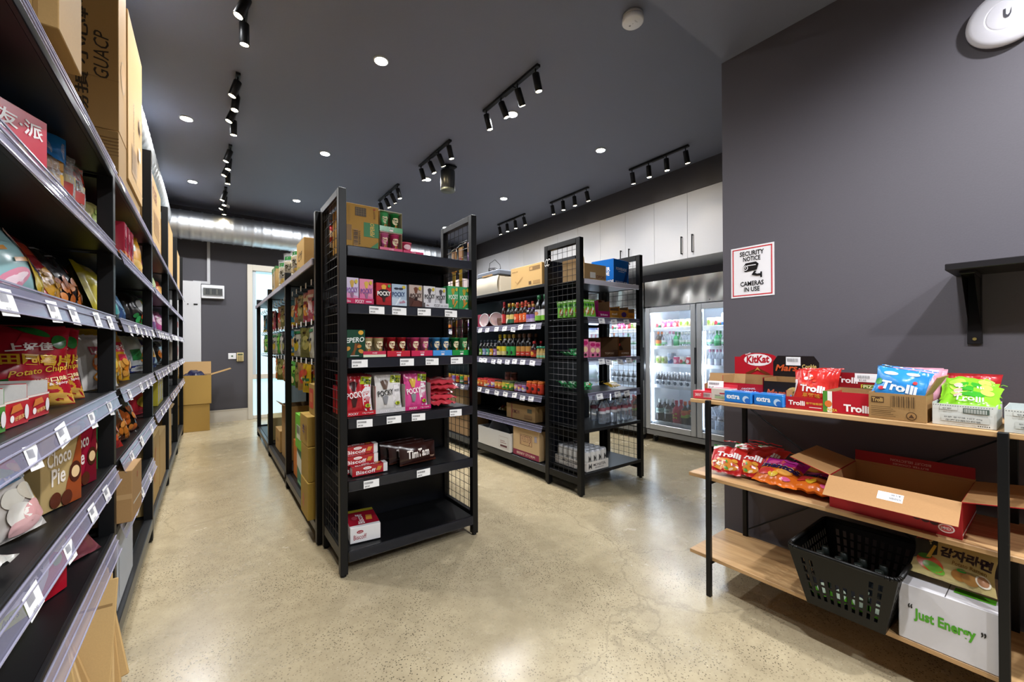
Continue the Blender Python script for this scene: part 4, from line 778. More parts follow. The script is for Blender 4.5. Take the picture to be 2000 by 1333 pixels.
wd = bag('snack_bag', .18, .26, .08, 'c23a24', [('p', [(0, .0), (1, 0), (1, .35), (0, .45)], 'd8742a'), ('t', '旺旺', .5, .7, .6, .16, '1c1414'), ('t', '米饼', .6, .5, .4, .12, 'f2ecea'), ('e', .4, .2, .25, .12, 'e09a3a')], seed=9); put(wd, (-.40, 2.05, LZ[1]+.004), 1.2, 'red and orange rice cracker bag beside the first upright on the second shelf', 'snack bag')
# shelf C
teal = [('p', [(.55, .95), (.9, .6), (.95, .9)], 'd8c44a')]+[('p', [(a, b), (a+.18, b+.03), (a+.17, b+.07), (a, b+.04)], 'c98a3a') for a, b in ((.08, .75), (.12, .55), (.1, .38), (.3, .3), (.35, .8))]+[('e', .28, .14, .2, .09, 'd88aa0', .3), ('e', .28, .14, .17, .04, 'ead0d8', .3), ('e', .62, .5, .2, .14, 'e8b8a8', -.5), ('e', .68, .22, .22, .12, 'c9a82a', -.4), ('e', .85, .1, .12, .08, 'a8902a'), ('e', .7, .35, .14, .06, '5a4a6a', -.5), ('t', '轻甜', .7, .28, .3, .1, '2b2438', -.4, .02)]
put(bag('snack_bag', .38, .265, .12, '8fb8bc', teal, seed=11, lean=24, fin='gloss', finart='gloss'), (-.385, 1.55, LZ[2]+.004), A90, 'large pale teal snack bag with printed corn sticks leaning on the third shelf', 'snack bag')
put(bag('snack_bag', .22, .22, .10, 'd2707c', [('e', .5, .4, .3, .2, 'd8b84a'), ('p', [(.2, .7), (.8, .6), (.8, .8)], 'a82a3a')], seed=12, lean=25), (-.385, 1.24, LZ[2]+.004), A90, 'pink and yellow snack bag at the near end of the third shelf', 'snack bag')
put(bag('snack_bag', .20, .28, .09, '8f1c22', [('r', .2, .62, .8, .78, 'c2402a'), ('e', .5, .28, .36, .2, 'b8861f')]+blobs(3, .2, .12, .8, .42, ['a8741f', 'c9922f', '8a5c1a'], 16, .09, .03)+[('e', .5, .05, .3, .05, 'c2402a')], seed=13, lean=24), (-.385, 1.84, LZ[2]+.004), A90, 'dark red crisp bag printed with noodle snacks leaning beside the teal bag', 'snack bag')
for k, (y, s_) in enumerate(((1.95, 14), (2.05, 15))):
    put(bag('snack_bag', .17, .27-.03*k, .10, '1a1618', blobs(s_, .15, .08, .85, .42, ['b8662a', 'a0521f', 'c97a3a'], 14, .12, .07)+[('e', .6, .62, .18, .06, 'b03a44', -.3), ('r', .2, .78, .7, .8, '8a8a90')], seed=s_, lean=24), (-.385, y, LZ[2]+.004), A90, 'glossy black bag printed with brown nuggets, %s on the third shelf' % ['nearer one', 'farther one'][k], 'snack bag')
put(bag('snack_bag', .17, .22, .07, '2a4a86', [('e', .5, .5, .3, .22, 'c9a85a'), ('e', .5, .5, .25, .18, 'b8904a')], seed=16, lean=20), (-.50, 2.07, LZ[2]+.004), A90, 'blue snack bag with a golden disc behind the black bags', 'snack bag')
put(bag('snack_bag', .12, .12, .06, '5a2a2c', [('r', .2, .3, .8, .6, '8a5a5c')], seed=17, lean=60), (-.365, 2.08, LZ[2]+.004), A90, 'small maroon foil bag lying at the far end of the near third shelf', 'snack bag')
# shelf D
CH = [('p', [(.42, 0), (1, 0), (1, .9), (.62, .9), (.52, .7)], 'a8162a'), ('e', .72, .16, .34, .16, 'c9922f', .1), ('e', .45, .2, .3, .14, 'c98f3a', -.1), ('e', .8, .07, .26, .09, 'd8a850'), ('p', [(.36, .34), (.48, .36), (.5, .2), (.42, .14)], '1f5a2a'), ('e', .56, .27, .08, .07, 'c22a24'), ('e', .68, .95, .16, .05, '2a7a34', -.4), ('e', .9, .80, .07, .09, '2a7a34'),
      ('t', '上好佳', .66, .73, .36, .10, 'f2eaea', .05, .03), ('t', '田园薯片', .72, .57, .58, .14, 'd8a82a', -.05, .035), ('t', 'Potato Chips', .72, .43, .5, .09, 'e0b83a', .12, .01, .3), ('t', '甜辣口味', .78, .32, .34, .06, 'f0e0b0', .12, .015), ('t', 'Sweet & Spicy', .78, .26, .34, .045, 'f0e8e8', .12, .01)]
big = bag('crisp_bag', .30, .225, .12, 'a8182c', CH, seed=21, lean=6, nu=20, nv=20, wr=.004, finart='gloss'); put(big, (-.44, 1.66, LZ[3]+.004), .62, 'large crimson potato chip bag with yellow Chinese lettering on the fourth shelf', 'crisp bag')
dup(big, (-.44, 1.82, LZ[3]+.004), .72, 'second crimson potato chip bag tucked behind the large one')
put(bag('crisp_bag', .22, .21, .10, '161c34', [('p', [(.2, .62), (.7, .7), (.75, .86), (.3, .8)], 'b0402c'), ('t', '薯片', .66, .6, .4, .14, 'c9b0a0', .2), ('e', .3, .3, .2, .12, 'c98a3a', .3), ('e', .6, .22, .2, .13, 'd89a4a'), ('e', .8, .38, .14, .1, 'b8702a'), ('e', .7, .1, .16, .08, 'c98a4a')], seed=22, lean=12), (-.42, 1.98, LZ[3]+.004), 1.1, 'navy crisp bag printed with golden chips beside the crimson bags', 'crisp bag')
put(bag('crisp_bag', .2, .21, .10, 'b0561c', [('e', .5, .6, .3, .2, 'c9741f')], seed=23, lean=8), (-.56, 2.06, LZ[3]+.004), 1.2, 'plain orange crisp bag at the back of the near fourth shelf', 'crisp bag')
put(bag('crisp_bag', .22, .22, .10, '5a1420', [('e', .5, .5, .3, .2, '2a4a6a')], seed=24, lean=8), (-.62, 1.50, LZ[3]+.004), 1.2, 'dark maroon crisp bag in shadow at the back of the fourth shelf', 'crisp bag')
put(bag('snack_bag', .22, .15, .07, 'e8b8c0', [('e', .4, .7, .2, .16, 'c8707c'), ('t', '果汁小', .6, .28, .7, .3, 'b02a3a', -.25, .03), ('e', .2, .3, .12, .2, 'd88a94')], seed=25, lean=25), (-.46, 1.27, LZ[3]+.004), A90, 'pink and white sweet bag standing behind the little red trays', 'sweet bag')
for k, (y, w) in enumerate(((1.215, .11), (1.345, .11), (1.486, .12))):
    t = openbox('display_box', w, .10, .085, 'b82430' if k else '4a8a3a', 'c9bfb4', fin='gloss', th=.0015, front=.055, faces={'F': [('r', 0, .92, 1, 1, 'd8ccc4'), ('e', .3, .3, .08, .14, 'f0e8e4'), ('t', '好丽友', .6, .3, .4, .18, 'e8c070', .1), ('e', .88, .45, .09, .3, 'e0d8d8'), ('p', [(.2, .5), (.7, .6), (.6, .85), (.3, .8)], 'c8702a')]})
    put(t, (-.382, y, LZ[3]+.004), 1.5, 'small open %s card display box on the near fourth shelf, %s' % (['green', 'red', 'red'][k], ['nearest of three', 'middle of three', 'farthest of three'][k]), 'display box')
# shelf E
put(bag('marshmallow_bag', .24, .27, .11, 'd8d2cc', [('e', .3, .9, .3, .12, 'd8922a'), ('t', 'Marshmallow', .38, .80, .62, .12, '2a2018', -.1, .02), ('e', .45, .62, .26, .06, '7aa83a', -.3), ('e', .68, .66, .18, .07, 'd8523a', -.3), ('e', .8, .58, .16, .05, 'e8b05a', -.4), ('p', [(.4, .45), (.9, .5), (.95, .58), (.5, .53)], '6a9ac8'), ('t', 'Mango', .68, .51, .3, .05, 'eef2f6'), ('e', .5, .34, .16, .08, 'f0ece0', .2), ('e', .75, .36, .16, .09, 'efe6d4', -.2), ('e', .9, .28, .1, .1, 'd8a84a'), ('e', .52, .2, .16, .09, 'f2eee6'), ('e', .74, .18, .17, .1, 'e0a8a8'), ('e', .6, .08, .2, .06, 'e8b8b8')], seed=31, lean=22, fin='gloss', finart='gloss'), (-.375, 1.43, LZ[4]+.004), 1.2, 'white marshmallow bag with fruit pictures on the near fifth shelf', 'sweet bag')
put(bag('marshmallow_bag', .18, .16, .08, 'c9a82a', [('e', .5, .3, .3, .16, 'ded8ce'), ('e', .7, .2, .2, .12, 'e8e4dc')], seed=32, lean=35), (-.375, 1.2, LZ[4]+.004), A90, 'yellow sweet bag at the very near end of the fifth shelf', 'sweet bag')
put(bag('sweet_bag', .20, .10, .05, 'b8b4ac', [('r', 0, .3, 1, 1, 'c98a2a'), ('e', .3, .5, .2, .2, 'c83a3a'), ('e', .65, .4, .2, .2, '9a2a3a')], seed=33, lean=75), (-.335, 1.2, LZ[4]+.002), 1.4, 'orange and red foil packet lying flat below the yellow bag', 'sweet packet')
def choco(col, a, b, tx): 
    return carton('cake_box', .14, .20, .215, col, {'F': [('p', [(.5, 0), (1, 0), (1, 1), (.8, .6), (.62, .3)], b), ('e', .45, .88, .16, .1, '4a1c24'), ('t', 'Choco', .42, .66, .6, .2, tx, .1, .02, .15), ('t', 'Pie', .38, .42, .36, .22, tx, .1, .02, .15), ('e', .82, .4, .16, .14, '4a2418'), ('e', .82, .4, .11, .08, 'e8c898'), ('e', .3, .12, .14, .1, '5a2c1c'), ('e', .58, .1, .14, .1, '5a2c1c')],
      'L': [('t', 'Choco Pie', .55, .5, .7, .32, tx, -PI/2, .02, .1), ('t', 'LOTTE', .82, .8, .22, .09, a, -PI/2, .02)], 'T': [('t', 'LOTTE', .5, .7, .3, .14, a)]}, 'gloss')
put(choco('b39a68', 'a82a30', '9a4a24', 'efe6dc'), (-.41, 1.72, LZ[4]+.004), 1.2, 'gold choco pie box on the near fifth shelf', 'cake box')
put(choco('9a1634', 'f0d8d8', '7a1228', 'efe2e2'), (-.40, 1.92, LZ[4]+.004), 1.25, 'crimson choco pie box beside the gold one', 'cake box')
put(choco('3a8a3c', 'e8f0e0', '2a6a34', 'e8f0e0'), (-.44, 2.07, LZ[4]+.004), 1.4, 'green cake box hard against the first upright', 'cake box')
# shelf F
put(carton('biscuit_carton', .26, .14, .20, 'b3172a', {'F': [('e', .42, .5, .34, .46, 'd9d4e0'), ('t', "Let's", .42, .52, .52, .4, '241820', 0, .035, .2), ('p', [(0, 0), (.62, 0), (.45, .22), (.12, .16)], 'a8b024'), ('t', "Julie's", .3, .1, .2, .1, '2a2a18', 0, .01, .3), ('e', .88, .7, .09, .1, 'd8c8a0'), ('e', .85, .5, .06, .08, '7a9a4a')], 'R': [('r', .1, .1, .9, .9, 'c42034')]}, 'gloss'), (-.452, 1.665, LZ[5]+.004), 1.18, 'red and lime biscuit carton on the lowest near shelf', 'biscuit carton')
put(bag('snack_bag', .24, .20, .09, '7a4048', [('t', 'POTATO', .32, .78, .5, .12, '3a1c20', .1, .01), ('t', 'FLAKES', .3, .66, .45, .1, '3a1c20', .1, .01)]+[('e', .5+.1*(q % 4), .72-.08*(q//4), .05, .05, '4a2228') for q in range(10)]+[('e', .5+.1*(q % 4), .72-.08*(q//4), .03, .03, '8a545c') for q in range(10)], seed=41, lean=35), (-.37, 1.95, LZ[5]+.004), 1.0, 'dusty maroon foil snack bag on the lowest near shelf', 'snack bag')
put(bag('noodle_pack', .22, .12, .06, 'b8261f', [('e', .5, .5, .42, .36, 'c9a85a'), ('r', .3, .45, .8, .75, 'b02a24'), ('e', .88, .5, .1, .4, 'd8b82a'), ('e', .6, .4, .25, .1, 'd8c49a')], seed=42, lean=50), (-.52, 2.02, LZ[5]+.02), 1.0, 'red and yellow fried noodle packet behind the maroon bag', 'noodle packet')
put(carton('shipping_carton', .34, .16, .2, '7a5a34', {'R': [('t', 'OOD', .4, .5, .5, .3, '2b2118')], 'F': [('t', 'GOOD', .5, .5, .6, .35, '2b2118')]}), (-.66, 1.95, LZ[5]+.004), A90, 'brown carton in the shadow at the back of the lowest near shelf', 'carton')
# paper bags on the floor under the first bay
for k in range(7):
    g = G(); r = random.Random(70+k); w, h = .27+.02*r.random(), .40
    g.box(-w/2, w/2, -.006, .006, 0, h, mt(['c49b62', 'bd9259', 'cba36c'][k % 3], 'kraft'), .003); g.poly([(-w/2+.01, -.0075, h*.78), (w/2-.01, -.0075, h*.78), (w/2-.01, -.0065, h*.80), (-w/2+.01, -.0065, h*.80)], mt('8f6b3c', 'kraft')); g.box(-.001, .001, -.0072, -.006, 0, h, mt('9a7546', 'kraft'))
    o = g.build('paper_bag'); put(o, (-.30-.028*k, 1.88+.03*k-(.1 if k % 2 else 0), .004), A90+r.uniform(-.12, .12), 'folded brown paper bag leaning under the first shelving bay, %s' % (['frontmost']+['number %s from the front' % q for q in ('two', 'three', 'four', 'five', 'six', 'seven')])[k], 'paper bag', 'folded paper bags on the floor'); o.location = (-.375-.012*k, 2.02-.035*k, .04); o.rotation_euler = (math.radians(-20), -.22+.12*(k % 4)-.04*k, .0)
# ---- bays two to five: proto bags recoloured per item
def mk(base, items, w=.24, h=.27, t=.10, lean=12, seed=0, fin='foil'): return bag('snack_bag', w, h, t, base, items, seed=seed, lean=lean, fin=fin, nu=12, nv=14)
def chips(c, s, n=9, z=.35):
    dk = ['%02x%02x%02x' % tuple(int(int(q[i:i+2], 16)*.72) for i in (0, 2, 4)) for q in c]; out = []
    for e in blobs(s, .12, .05, .88, z, c, n*2, .10, .06): out += [('e', e[1]+.01, e[2]-.012, e[3]*1.08, e[4]*1.1, dk[len(out) % len(dk)], e[6]), e]
    return out
Y1 = 2.12
put(mk('b8b06a', [('e', .5, .6, .3, .2, '8a9a4a'), ('e', .5, .3, .3, .1, 'd8d0a8')]+blobs(2, .2, .3, .8, .8, ['6b8a3a', '9aa85a'], 8, .1, .06), .26, .22, .09, 5, 51), (-.38, 2.42, LZ[1]+.004), 1.3, 'pale green noodle bag just past the first upright on the second shelf', 'noodle bag')
for q in range(3): put(carton('snack_carton', .07, .2, .19, 'a82a44', {'F': [('e', .5, .75, .4, .1, 'd8808c'), ('e', .5, .5, .4, .1, '8a1c3c'), ('r', 0, 0, 1, .3, 'd8742a')], 'L': [('r', 0, 0, 1, .3, 'd8742a')]}, 'gloss'), (-.40, 2.60+.105*q, LZ[1]+.004), A90, 'slim magenta and orange carton in the row of three, %s' % ['nearest', 'middle', 'farthest'][q], 'snack carton')
put(mk('d89a24', [('e', .45, .7, .16, .14, '6b7a24'), ('e', .5, .28, .36, .12, 'e8c070')], .26, .26, .12, 5, 52, 'gloss'), (-.37, 3.12, LZ[1]+.004), 1.1, 'bright orange yellow bag at the far end of the second bay, second shelf', 'snack bag')
put(mk('c2b41e', [('e', .6, .3, .3, .1, 'd8a080', .3), ('e', .5, .06, .3, .06, 'c8202a'), ('r', .1, .8, .9, .9, 'd8c878')], .27, .25, .11, 18, 53, 'gloss'), (-.36, 2.45, LZ[2]+.004), A90, 'yellow green crisp bag in the second bay, third shelf', 'crisp bag')
put(mk('1c2420', [('e', .4, .8, .3, .1, 'd8b83a'), ('t', 'HOT', .4, .8, .4, .1, 'b02a2a'), ('r', .2, .45, .8, .6, 'd8d8d8'), ('e', .4, .25, .3, .12, '3a9a9a')], .24, .22, .09, 22, 54), (-.37, 2.72, LZ[2]+.004), A90, 'black and teal snack bag behind the yellow green bag', 'snack bag')
put(mk('2a4a7a', [('e', .5, .5, .3, .2, '6b9ac8')], .22, .22, .09, 20, 55), (-.38, 2.98, LZ[2]+.004), A90, 'blue snack bag near the second upright, third shelf', 'snack bag')
put(mk('d8d2cc', [('e', .5, .5, .35, .2, 'd8742a', .5), ('r', .2, .6, .8, .75, 'b02a4a'), ('e', .5, .2, .35, .14, 'd88a2a')], .2, .22, .08, 14, 56), (-.345, 2.28, LZ[3]+.004), 1.2, 'white and orange snack bag, first in the second bay, fourth shelf', 'snack bag')
put(mk('d8b21c', [('p', [(.25, .55), (.7, .5), (.55, .85)], '1c1a18'), ('p', [(.33, .6), (.6, .57), (.52, .76)], 'c8d84a')]+chips(['d89a2a', 'e8c04a'], 5), .24, .27, .1, 10, 57), (-.37, 2.46, LZ[3]+.004), 1.2, 'yellow crisp bag with a black triangle emblem in the second bay', 'crisp bag')
put(mk('d8a01c', [('r', .3, .55, .95, .75, 'b82030'), ('t', '농심', .6, .65, .4, .12, 'f0e8e8'), ('r', .4, .3, .95, .5, 'c8304a')]+chips(['d8842a', 'e0a04a'], 6), .23, .26, .1, 12, 58), (-.36, 2.70, LZ[3]+.004), 1.2, 'orange and red crisp bag with Korean lettering in the second bay', 'crisp bag')
put(mk('7a1a2a', [('e', .5, .7, .3, .2, 'b8743a')], .22, .25, .1, 10, 59), (-.40, 2.98, LZ[3]+.004), 1.3, 'maroon and tan crisp bag near the second upright, fourth shelf', 'crisp bag')
put(mk('dcd6d0', [('t', '타코', .5, .72, .6, .22, 'b8202c', .1, .03), ('t', 'CLAMS', .55, .54, .5, .08, '2a7a3a', .15)]+chips(['d8542a', 'e07a2a', 'c83a24', 'e8a04a'], 7, 14, .4)+[('r', 0, 0, 1, .12, 'b82024')], .25, .27, .1, 20, 60), (-.335, 2.38, LZ[4]+.004), 1.25, 'white bag with red lettering and orange snacks in the second bay, fifth shelf', 'snack bag')
put(mk('dcd6d0', [('t', '맛', .4, .8, .4, .2, 'b8202c', .1, .03), ('p', [(0, 0), (1, 0), (1, .5), (0, .65)], '6b3a20')]+chips(['c9742a', 'd8924a'], 8), .24, .27, .09, 18, 61), (-.345, 2.62, LZ[4]+.004), 1.2, 'white and brown snack bag second in the second bay, fifth shelf', 'snack bag')
put(mk('1c1716', chips(['c9642a', 'd8823a'], 9, 8, .5)+[('e', .4, .9, .15, .06, 'd8d8d8')], .25, .28, .09, 18, 62), (-.345, 2.9, LZ[4]+.004), 1.2, 'black bag printed with orange corn curls in the second bay, fifth shelf', 'snack bag')
put(carton('shipping_carton', .22, .24, .205, '9c7446', {'F': [('r', .1, .3, .9, .34, 'c8c0b0'), ('t', 'o', .5, .8, .08, .12, 'a83a2a')], 'L': [('r', 0, .45, 1, .55, 'b39062')]}, tape='c9b48a'), (-.365, 2.345, .5485), 1.54, 'taped brown carton on the lowest shelf of the second bay', 'carton')
put(carton('shipping_carton', .3, .24, .18, 'a8804e', {}), (-.37, 2.36, .72), 1.45, 'smaller brown carton on top of the taped one in the second bay', 'carton') if False else None
put(carton('shipping_carton', .44, .36, .36, 'b4bcc8', {'L': [('e', .75, .7, .12, .06, '5a8a94'), ('e', .75, .7, .08, .04, 'b4bcc8'), ('r', .62, .42, .86, .5, '5a8a94'), ('r', .66, .44, .82, .48, 'b4bcc8'), ('e', .75, .22, .12, .07, '5a8a94'), ('e', .75, .22, .07, .04, 'b4bcc8')], 'F': [('r', .1, .1, .12, .9, '9aa4b0')]}, 'card'), (-.47, 2.55, .158), A90, 'pale blue grey carton with icon marks on the base of the second bay', 'carton')
# bays three to five
Y2 = 3.45
for k, (sh, y, base, items, w, h, lb, ct) in enumerate((
   (1, 3.62, 'c8402c', chips(['d8842a', 'e0a04a'], 31)+[('e', .5, .7, .3, .14, '8a2a5a')], .25, .26, 'red and orange crisp bag, first in the third bay, second shelf', 'crisp bag'),
   (1, 3.9, 'd8742c', chips(['e8b05a'], 32), .24, .24, 'orange crisp bag in the third bay, second shelf', 'crisp bag'), (1, 4.25, '3a6a3a', [('e', .5, .5, .3, .2, 'c8d8a0')], .24, .24, 'green snack bag in the third bay, second shelf', 'snack bag'),
   (2, 3.6, '1f1c20', [('e', .6, .6, .3, .2, 'd8d8d8')]+chips(['2f8a4a', '3aa85a', 'd8603a'], 33), .24, .24, 'black and green seaweed snack bag, first in the third bay, third shelf', 'snack bag'),
   (2, 3.85, '2a8a4a', blobs(34, .2, .2, .8, .9, ['1c1a1c', 'd8b84a', '1f7a3c'], 10, .1, .1), .25, .24, 'bright green patterned snack bag in the third bay, third shelf', 'snack bag'), (2, 4.2, '7a4a8a', [('e', .5, .5, .3, .2, 'd8a0c0')], .24, .22, 'purple and pink snack bag in the third bay, third shelf', 'snack bag'),
   (3, 3.62, 'cfd4d8', [('r', .1, .3, .4, .6, '2f8a4a'), ('e', .6, .4, .3, .14, 'd8842a', .4), ('r', 0, 0, 1, .16, '2a3a8a')], .25, .24, 'white snack bag with green block, first in the third bay, fourth shelf', 'snack bag'),
   (3, 3.9, 'd8b8a0', [('e', .5, .5, .3, .2, 'd87a4a'), ('r', 0, .7, 1, .9, '3a2a5a')], .24, .24, 'peach snack bag in the third bay, fourth shelf', 'snack bag'), (3, 4.25, '2a3a6a', [('e', .5, .5, .3, .2, 'd8a04a')], .24, .24, 'dark blue snack bag in the third bay, fourth shelf', 'snack bag'),
   (4, 3.6, 'c8283c', [('r', .1, .6, .9, .7, 'e8d8d8'), ('e', .5, .3, .3, .14, 'd8b04a')], .25, .26, 'red and pink snack bag, first in the third bay, fifth shelf', 'snack bag'),
   (4, 3.85, 'd8708c', [('e', .5, .4, .3, .2, 'e8d0d8')], .22, .22, 'pink snack bag in the third bay, fifth shelf', 'snack bag'),
   (1, 5.0, 'c8402c', [('e', .5, .5, .3, .2, 'e0a04a')], .26, .24, 'red crisp bag, first in the fourth bay, second shelf', 'crisp bag'), (1, 5.35, 'd8b8a0', [], .26, .24, 'tan snack bag in the fourth bay, second shelf', 'snack bag'),
   (2, 5.0, 'b8508a', [('e', .5, .5, .3, .2, 'e8c0d0')], .26, .22, 'pink snack bag, first in the fourth bay, third shelf', 'snack bag'), (2, 5.4, '8a6a9a', [], .26, .22, 'mauve snack bag in the fourth bay, third shelf', 'snack bag'),
   (3, 5.0, '2a2420', [('e', .5, .4, .3, .2, 'd87a2a')], .26, .22, 'black and orange snack bag, first in the fourth bay, fourth shelf', 'snack bag'), (3, 5.35, 'd8d2cc', [('e', .5, .4, .2, .2, 'c83a3a')], .26, .22, 'white snack bag with red spot in the fourth bay, fourth shelf', 'snack bag'),
   (4, 5.0, 'c8b42a', [('e', .5, .5, .2, .2, 'c83a5a')], .24, .22, 'yellow snack bag, first in the fourth bay, fifth shelf', 'snack bag'), (4, 5.3, 'd87aa0', [], .24, .22, 'rose snack bag in the fourth bay, fifth shelf', 'snack bag'))):
    put(mk(base, items, w, h, .1, 14, 200+k, 'foil' if k % 2 else 'gloss'), (-.37, y, LZ[sh]+.004), 1.3, lb, ct)
for q in range(3): put(carton('snack_carton', .12, .18, .2, 'c2b83a', {'F': [('r', .3, .15, .7, .75, 'c8c0d8'), ('r', 0, .85, 1, .92, '8a8a2a')]}, 'gloss'), (-.38, 4.12+.15*q, LZ[4]+.004), A90, 'yellow lemon coloured carton in the third bay, %s of three' % ['nearest', 'middle', 'farthest'][q], 'snack carton')
put(carton('shipping_carton', .62, .36, .46, 'b08c52', {'L': [('r', .1, .62, .9, .63, '5a4426'), ('r', .1, .2, .9, .21, '5a4426'), ('e', .3, .72, .08, .05, '5a4426'), ('e', .6, .72, .08, .05, '5a4426')]+[('r', .12+.06*q, .24, .15+.06*q, .38, '5a4426') for q in range(12)]+[('r', .8, .3, .95, .5, 'd8d02a')], 'F': [('e', .5, .55, .2, .1, 'b85a3a', 1.2), ('e', .5, .55, .17, .08, 'b08c52', 1.2)]}), (-.46, 3.84, .158), A90, 'large brown carton with bar marks on the base of the third bay', 'carton')
put(carton('shipping_carton', .5, .36, .4, 'b48f58', {}), (-.46, 4.45, .158), A90, 'plain brown carton behind the large one on the third bay base', 'carton') if True else None
put(carton('shipping_carton', .5, .4, .62, 'b99158', {}), (-.45, 5.14, .158), A90, 'tall brown carton on the base of the fourth bay', 'carton')
put(openbox('open_carton', .42, .36, .5, 'b08a52', 'a27c4b', [('F', .1, 120), ('L', .08, 100), ('R', .08, 100)]), (-.45, 5.70, .158), A90, 'open carton with loose flaps at the far end of the fourth bay', 'open carton')
put(carton('shipping_carton', .4, .3, .3, 'c9ccd0', {'F': [('r', .1, .5, .9, .8, 'b85a4a')]}, 'card'), (-.42, 6.5, LZ[2]+.004), A90, 'white and red carton in the farthest left bay, third shelf', 'carton')
put(carton('shipping_carton', .4, .3, .22, 'c9bca8', {'F': [('e', .5, .5, .3, .3, 'b8503a')]}, 'card'), (-.42, 6.5, LZ[3]+.004), A90, 'pale printed carton in the farthest left bay, fourth shelf', 'carton')
# boxes by the back wall
t = openbox('open_carton', .40, .40, .42, 'b48a42', 'a27c4b', [('R', .26, 72), ('B', .2, 20)]); put(t, (-.17, 7.76, .40), 0, 'open brown carton with a raised flap below the tall grey cabinet', 'open carton')
g = G(); g.grid(lambda u, v: Vector(((u-.5)*.3, (v-.5)*.3, .40+.10*math.sin(PI*u)*math.sin(PI*v)+.02*math.sin(14*u)*math.sin(11*v))), 14, 14, mt('1c1c3a', 'foil')); g.grid(lambda u, v: Vector(((u-.5)*.36, (v-.5)*.36, .30+.0*u)), 2, 2, mt('1c1c3a', 'foil')); tag(g.build('bin_liner', None, (-.17, 7.76, .39)), 'dark blue plastic bag bulging out of the open carton', 'plastic bag')
put(carton('shipping_carton', .38, .38, .395, 'ab823c', {}), (-.18, 7.76, .002), 0, 'brown carton on the floor under the open flapped carton', 'carton')
# ================================================================ CENTRE GONDOLA, LEFT FACE
put(carton('snack_carton', .34, .3, .27, 'b8965c', {'L': [('p', [(0, .82), (1, .82), (1, 1), (0, 1)], '3a7a3a'), ('p', [(0, 0), (1, 0), (1, .1), (0, .1)], '3a7a3a'), ('e', .35, .5, .2, .3, '3a5a2c'), ('e', .35, .5, .12, .2, 'b8965c'), ('r', .55, 0, .7, 1, 'd8d8d0')], 'F': [('r', .2, .15+.1*0, .9, .17, '6b5330')]+[('r', .25, .2+.07*q, .9, .215+.07*q, '6b5330') for q in range(8)]+[('r', 0, .9, 1, 1, '3a7a3a'), ('r', 0, 0, 1, .08, '3a7a3a')]}, 'card'), (.73, 5.02, 1.806), 0, 'cream and green carton at the far left of the centre top shelf', 'carton')
for q, (y, c, s_) in enumerate(((4.62, 'a8b46a', 71), (4.25, 'cfd6c0', 72), (3.85, 'c8b84a', 73))):
    put(wrapbag('snack_bag', .30, .30-.03*(q == 2), .12, ('d8cfae', 'c9b88a'), [('r', .1, .78, .9, .9, '2f7a3c'), ('t', 'PUFFS', .5, .55, .6, .2, '26241c', .1, .02), ('e', .5, .25, .3, .12, 'd8b85a')], None, s_), (.66, y, 1.806), -.9, 'clear bag of puffed snacks on the centre top shelf, %s' % ['farthest', 'middle', 'nearest'][q], 'snack bag')
put(carton('shipping_carton', .34, .3, .235, 'c49a55', {'L': [('t', 'ピザ', .5, .5, .5, .3, '4a381c'), ('r', .1, .06, .4, .2, '9aa04a')]}), (.73, 3.45, 1.806), 0, 'pale brown carton near the post on the centre top shelf', 'carton')
put(bag('doll_bag', .16, .24, .08, 'c8303a', [('e', .5, .75, .3, .12, 'e8c8a0'), ('r', .2, .3, .8, .5, 'f0ece8'), ('r', .2, .1, .8, .25, 'd8b03a')], seed=77), (.64, 2.93, 1.806), -.4, 'red and white packet seen between the two front posts', 'snack packet')
HB = [('teal', '3a7a8a', [('e', .45, .5, .3, .2, 'c9a05a'), ('r', 0, 0, 1, .12, 'd8b82a'), ('e', .6, .7, .2, .1, 'd8c49a')]), ('rose', 'b8505c', [('e', .5, .45, .3, .2, 'e8c8c8'), ('r', .2, .75, .8, .85, 'e8d8d8')]), ('red', '9a2a2c', [('e', .5, .4, .3, .2, 'd8943a'), ('r', .2, .7, .8, .82, 'd8c8a0')]),
      ('olive', '6b6a34', [('e', .5, .5, .3, .25, 'a8a05a')]), ('tan', 'a07a4a', [('e', .5, .5, .3, .25, 'c84a3a')]), ('green', '4a9a3c', [('r', .1, .5, .9, .8, '8ac84a'), ('e', .5, .25, .25, .14, 'e8e0a0')]), ('black', '24241f', [('e', .5, .4, .3, .2, '8a8a4a'), ('e', .5, .7, .2, .08, 'd8d0c0')]),
      ('white', 'b8b8a8', [('e', .5, .4, .3, .2, 'c9b02a'), ('e', .4, .6, .2, .1, '3a3a34'), ('r', .1, .85, .9, .95, '2f7a4a')]), ('yellow', 'c9a61c', [('r', .1, .4, .9, .5, '2a6a34'), ('e', .5, .7, .25, .12, 'c8502a')]), ('orange', 'd8702a', [('e', .5, .5, .3, .2, 'f0d8a0')])]
HP = {}
for nm, base, items in HB:
    items = items[:1]+blobs(len(nm)*5, .15, .2, .85, .9, [items[0][-1] if isinstance(items[0][-1], str) else items[0][5], 'c9b89a', '2a241e', base], 9, .09, .05)+items[1:]
    HP[nm] = bag('hanging_packet', .15, .23, .035, base, items, seed=len(nm)+3, nu=8, nv=10, wr=.003)
used = set()
ROWK = [['teal', 'teal', 'rose', 'red', 'olive', 'tan'], ['green', 'teal', 'white', 'olive', 'black', 'white'], ['orange', 'green', 'yellow', 'yellow', 'tan', 'olive']]
